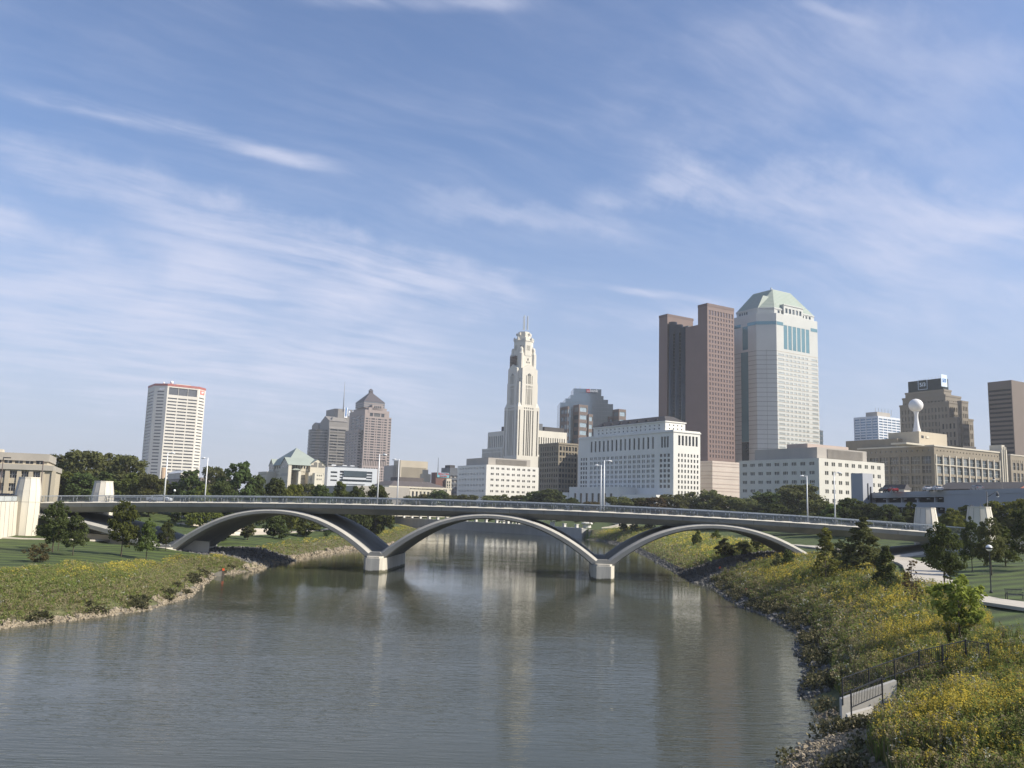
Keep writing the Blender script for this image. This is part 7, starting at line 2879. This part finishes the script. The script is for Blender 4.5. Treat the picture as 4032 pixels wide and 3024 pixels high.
mb.hexa([E0 - up_ * 1.5 + Vector((.1, .4, 0)), E1 - up_ * 1.6 + Vector((0, .4, 0)), C0 - up_ * 2.0, C1 - up_ * 1.6, E0 - up_ * 1.0 + Vector((.1, .4, 0)), E1 - up_ * 1.0 + Vector((0, .4, 0)), C0 - up_ * 1.3, C1 - up_ * 1.2])
mb.build('channel_floor', CONC, cul, C0)

# ------------------------------------------------------------------ lamps
G = 'globe lamps along the paths'
gl = None
for px, py, top, lab in ((3903, 2336, 2138, 'black lamp post with white globe on the right lawn beside the path'), (712, 2068, 2012, 'dark thin lamp post on the white terrace steps left'),
                         (1120, 2100, 2030, None)):
    if lab is None:
        continue
    d = ray(px, py)
    for Yd in np.arange(40, 400, .5):
        p = CAM + d * (Yd / d.y)
        if p.z <= ground_z(p.x, p.y):
            break
    if gl is None:
        gl = thing('globe_lamp', lab, 'lamp post', (0, 0, 0), 0, G)
        mb = MB()
        mb.tube2((0, 0, 0), [(.16, 0), (.16, .12), (.09, .3), (.065, .4), (.055, 4.2), (.1, 4.3), (.1, 4.38)], 10, 0, True)
        mb.build('post', DARKM, gl)
        mb = MB()
        mb.lathe((0, 0, 4.36), [(max(.01, .34 * math.sin(a_)), .34 - .34 * math.cos(a_)) for a_ in np.linspace(.25, math.pi - .02, 14)], 18)
        g_ = mb.build('globe', LAMPW, gl)
        mb = MB()
        mb.lathe((0, 0, 4.36), [(.345 * math.sin(a_), .34 - .345 * math.cos(a_)) for a_ in (1.25, 1.5, 1.75)], 18)
        mb.build('band', DARKM, g_)
        r = gl
    else:
        r = gl.copy()
        COL.objects.link(r)
        for ch in list(gl.children):
            c = ch.copy()
            COL.objects.link(c)
            c.parent = r
            for g2 in ch.children:
                c2 = g2.copy()
                COL.objects.link(c2)
                c2.parent = c
        r['label'] = lab
    r.location = (p.x, p.y, ground_z(p.x, p.y))
    r.scale = (1, 1, 1)

# double armed street lamp and single ones, right; cobra lamps left
def street_lamp(px, top, zb, Y, arms, label, h_arm=1.6, left=False):
    p = at(px, top, Y)
    r = thing('street_lamp', label, 'street lamp', (p.x, p.y, zb))
    H = p.z - zb
    mb = MB()
    mb.tube([(0, 0, 0), (0, 0, 1), (0, 0, H)], [.16, .11, .07], 8)
    mb.build('post', DARKM, r)
    for (sx, z_) in arms:
        mb = MB()
        mb.tube([(0, 0, H * z_ - .5), (sx * .8, 0, H * z_ - .1), (sx * 1.7, 0, H * z_ + .55), (sx * 2.1, 0, H * z_ + .6)], [.06, .055, .05, .05], 6)
        mb.build('arm', DARKM, r)
        mb = MB()
        mb.tube2((sx * 2.1, 0, H * z_ - .25), [(.1, 0), (.3, .05), (.26, .38), (.1, .75), (.04, .95)], 10, 0, True)
        hd = mb.build('lantern', DARKM, r)
        mb = MB()
        mb.tube2((sx * 2.1, 0, H * z_ - .52), [(.08, 0), (.22, .12), (.26, .26)], 10, 0, True)
        mb.build('lamp_glass', LAMPW, hd)
    return r


street_lamp(3885, 1935, 9.5, 168, ((1, .93),), 'tall black street lamp with a curved arm and hanging lantern above the near right pylon')
street_lamp(3860, 1985, 9.5, 185, ((-1, .86),), 'shorter black street lamp with lantern to the left, behind the near right pylon')
street_lamp(3942, 1880, 9.5, 240, ((-1, .98),), 'distant black street lamp in front of the finned tan building')


def cobra(px, top, zb, Y, sx, label):
    p = at(px, top, Y)
    r = thing('street_lamp', label, 'street lamp', (p.x, p.y, zb))
    H = p.z - zb
    mb = MB()
    mb.tube([(0, 0, 0), (0, 0, H)], [.13, .08], 8)
    mb.build('post', mat('brown_metal', (.09, .06, .05), .6), r)
    mb = MB()
    mb.box((sx * .8, 0, H - .1), (1.5, .4, .22))
    mb.build('lamp_head', DARKM, r)


cobra(14, 1800, 9.5, 185, 1, 'thin brown street lamp in front of the museum, left one of two')
cobra(171, 1815, 9.5, 190, -1, 'thin brown street lamp in front of the museum, right one of two')
p = at(687, 1936, 215)
th = thing('path_lamp', 'small white topped park lamp before the trees, right of the first light mast', 'lamp post', (p.x, p.y, 9.0))
mb = MB()
mb.tube([(0, 0, 0), (0, 0, p.z - 9)], [.07, .06], 6)
mb.build('post', DARKM, th)
mb = MB()
mb.lathe((0, 0, p.z - 9), [(.2, 0), (.3, .25), (.22, .5), (.05, .6)], 10)
mb.build('globe', LAMPW, th)

# ------------------------------------------------------------------ park bench and litter bins
d = ray(4000, 2362)
for Yd in np.arange(40, 200, .5):
    p = CAM + d * (Yd / d.y)
    if p.z <= ground_z(p.x, p.y):
        break
bn = thing('park_bench', 'black metal park bench on the right lawn above the path', 'bench', (p.x, p.y, ground_z(p.x, p.y)), rad(-12))
mb = MB()
for k in range(5):
    mb.box((0, -.05 + .11 * k, .45), (1.6, .08, .03))
mb.build('seat', DARKM, bn)
mb = MB()
for k in range(14):
    x_ = -.75 + 1.5 * k / 13
    mb.bar((x_, .46, .5), (x_, .58, .92), .03)
mb.bar((-.8, .46, .5), (.8, .46, .5), .05)
mb.bar((-.8, .59, .94), (.8, .59, .94), .06)
mb.build('backrest', DARKM, bn)
for sx in (-.78, .78):
    for y0_ in (-.08, .42):
        mb = MB()
        mb.bar((sx, y0_, 0), (sx, y0_, .46), .06)
        mb.build('leg', DARKM, bn)
    mb = MB()
    mb.bar((sx, -.1, .68), (sx, .5, .68), .06)
    mb.bar((sx, -.1, .46), (sx, -.1, .68), .05)
    mb.build('armrest', DARKM, bn)


def bin_(px, py, m_, label, s_=1.0):
    d = ray(px, py)
    for Yd in np.arange(100, 420, .5):
        p = CAM + d * (Yd / d.y)
        if p.z <= ground_z(p.x, p.y):
            break
    r = thing('litter_bin', label, 'bin', (p.x, p.y, ground_z(p.x, p.y) - .05), 0, 'litter bins by the paths')
    mb = MB()
    mb.tube2((0, 0, 0), [(.32 * s_, 0), (.38 * s_, .95 * s_)], 12, 0, True)
    mb.build('body', m_, r)
    mb = MB()
    mb.tube2((0, 0, .95 * s_), [(.42 * s_, 0), (.42 * s_, .08), (.25 * s_, .28 * s_), (.05, .34 * s_)], 12, 0, True)
    mb.build('lid', m_, r)


bin_(929, 2086, DARKM, 'dark upright litter bin under the first arch, left one')
bin_(1052, 2080, DARKM, 'dark upright litter bin under the first arch, right one')
bin_(2800, 2126, mat('blue_bin', (.02, .06, .22), .5), 'blue litter bin beside the path under the third arch')


# ------------------------------------------------------------------ cars
TYRE = mat('tyre_rubber', (.015, .015, .016), .9)
RIM = mat('wheel_rim', (.45, .45, .46), .4, metal=.6)
CGL = mat('car_glass', (.02, .024, .028), .08, spec=.8)
HEADL = mat('headlight_glass', (.7, .7, .68), .2)
TAILL = mat('tail_light_red', (.35, .02, .02), .3)


def car(x, y, z, rz, paint, label, group):
    r = thing('parked_car', label, 'car', (x, y, z), rz, group)
    side = [(-2.2, .35), (-2.25, .75), (-2.1, .98), (-1.35, 1.02), (-.75, 1.42), (.75, 1.45), (1.35, 1.02), (2.05, .88), (2.25, .7), (2.2, .35)]
    mb = MB()
    for (sy, flip) in ((-.85, False), (.85, True)):
        pts_ = [(a_, sy * (1 if b_ < 1.1 else .82), b_) for a_, b_ in side]
        mb.face(pts_ if flip else pts_[::-1])
    for i in range(len(side)):
        a_, b_ = side[i], side[(i + 1) % len(side)]
        ya, yb = (.85 if a_[1] < 1.1 else .7), (.85 if b_[1] < 1.1 else .7)
        mb.face([(a_[0], -ya, a_[1]), (a_[0], ya, a_[1]), (b_[0], yb, b_[1]), (b_[0], -yb, b_[1])])
    mb.build('body', paint, r)
    for (pts_, nm) in (([(-1.28, -.8, 1.06), (-.76, -.72, 1.39), (.0, -.72, 1.41), (.0, -.85, 1.06)], 'side_window'), ([(.06, -.85, 1.06), (.06, -.72, 1.41), (.7, -.72, 1.4), (1.2, -.82, 1.06)], 'side_window'),
                       ([(-1.28, .8, 1.06), (.0, .85, 1.06), (.0, .72, 1.41), (-.76, .72, 1.39)], 'side_window'), ([(.06, .85, 1.06), (1.2, .82, 1.06), (.7, .72, 1.4), (.06, .72, 1.41)], 'side_window'),
                       ([(1.32, -.74, 1.06), (.8, -.62, 1.43), (.8, .62, 1.43), (1.32, .74, 1.06)], 'windscreen'), ([(-1.34, -.74, 1.05), (-1.34, .74, 1.05), (-.8, .62, 1.41), (-.8, -.62, 1.41)], 'rear_window')):
        mb = MB()
        o_ = Vector((.025 if nm == 'windscreen' else (-.025 if nm == 'rear_window' else 0), (.012 if pts_[0][1] > 0 else -.012) if nm == 'side_window' else 0, .02 if nm != 'side_window' else 0))
        mb.face([Vector(q) + o_ for q in pts_])
        mb.build(nm, CGL, r)
    for sx in (-1.4, 1.4):
        for sy in (-.8, .8):
            mb = MB()
            mb.tube([(sx, sy - .1, .33), (sx, sy + .1, .33)], [.33, .33], 14)
            w_ = mb.build('wheel', TYRE, r)
            mb = MB()
            mb.tube([(sx, sy - .12, .33), (sx, sy + .12, .33)], [.2, .2], 12)
            mb.build('rim', RIM, w_)
    for sy in (-.6, .6):
        mb = MB()
        mb.box((2.2, sy, .72), (.14, .32, .14))
        mb.build('headlight', HEADL, r)
        mb = MB()
        mb.box((-2.2, sy, .8), (.12, .3, .14))
        mb.build('tail_light', TAILL, r)
    return r


PAINT = {k: mat('car_paint_' + k, c, .25, .03, spec=.6) for k, c in (('silver', (.5, .52, .54)), ('white', (.72, .72, .72)), ('red', (.35, .03, .03)), ('black', (.02, .02, .022)), ('grey', (.18, .19, .2)), ('blue', (.05, .09, .18)))}
u, _ = bhit(628, 1960, 7)
p = bpt(u, 7, dz(u) - .12)
c = car(p.x, p.y, p.z, -BTH, PAINT['silver'], 'silver car crossing the bridge beside the first light mast', 'cars on the bridge')
c.name = 'car'
gz_ = 21.6
gt = bpy.data.objects
for px, pn, Y, rz, lab in ((3622, 'white', 228, 1.3, 'white car on the garage roof, right of the shed'), (3488, 'red', 246, 1.5, 'red car on the garage roof beside the stair tower'), (3455, 'black', 250, 1.5, 'black car on the garage roof just right of the stair tower'),
                           (3660, 'silver', 224, 1.4, 'silver car on the garage roof, right of the white car'), (3815, 'grey', 212, 1.4, 'grey car on the garage roof in front of the dark gabled roofs')):
    p = at(px, 1930, Y)
    car(p.x + 2, p.y, GARAGE_TOP + .02, rz, PAINT[pn], lab, 'cars on the garage roof')
for px, pn, Y, rz, lab in ((20, 'black', 186, .4, 'dark car parked before the museum, leftmost of three'), (62, 'grey', 188, .4, 'grey car parked before the museum, middle of three'), (95, 'black', 190, .4, 'dark car parked before the museum, just left of the tallest pylon')):
    p = at(px, 1950, Y)
    car(p.x, p.y, dz(UL) - .05, rz, PAINT[pn], lab, 'cars parked before the museum')
# ------------------------------------------------------------------ the hazy air
HZ = bpy.data.materials.new('hazy_air')
HZ.use_nodes = True
t = HZ.node_tree
t.nodes.clear()
vo = t.nodes.new('ShaderNodeOutputMaterial')
pv = t.nodes.new('ShaderNodeVolumePrincipled')
pv.inputs['Color'].default_value = (0.93, 0.97, 1.0, 1)
pv.inputs['Density'].default_value = 0.00013
pv.inputs['Anisotropy'].default_value = 0.1
t.links.new(pv.outputs[0], vo.inputs['Volume'])
mb = MB()
mb.box((0, 5900, 97), (18400, 12800, 214))
tag(mb.build('haze', HZ), kind='stuff')
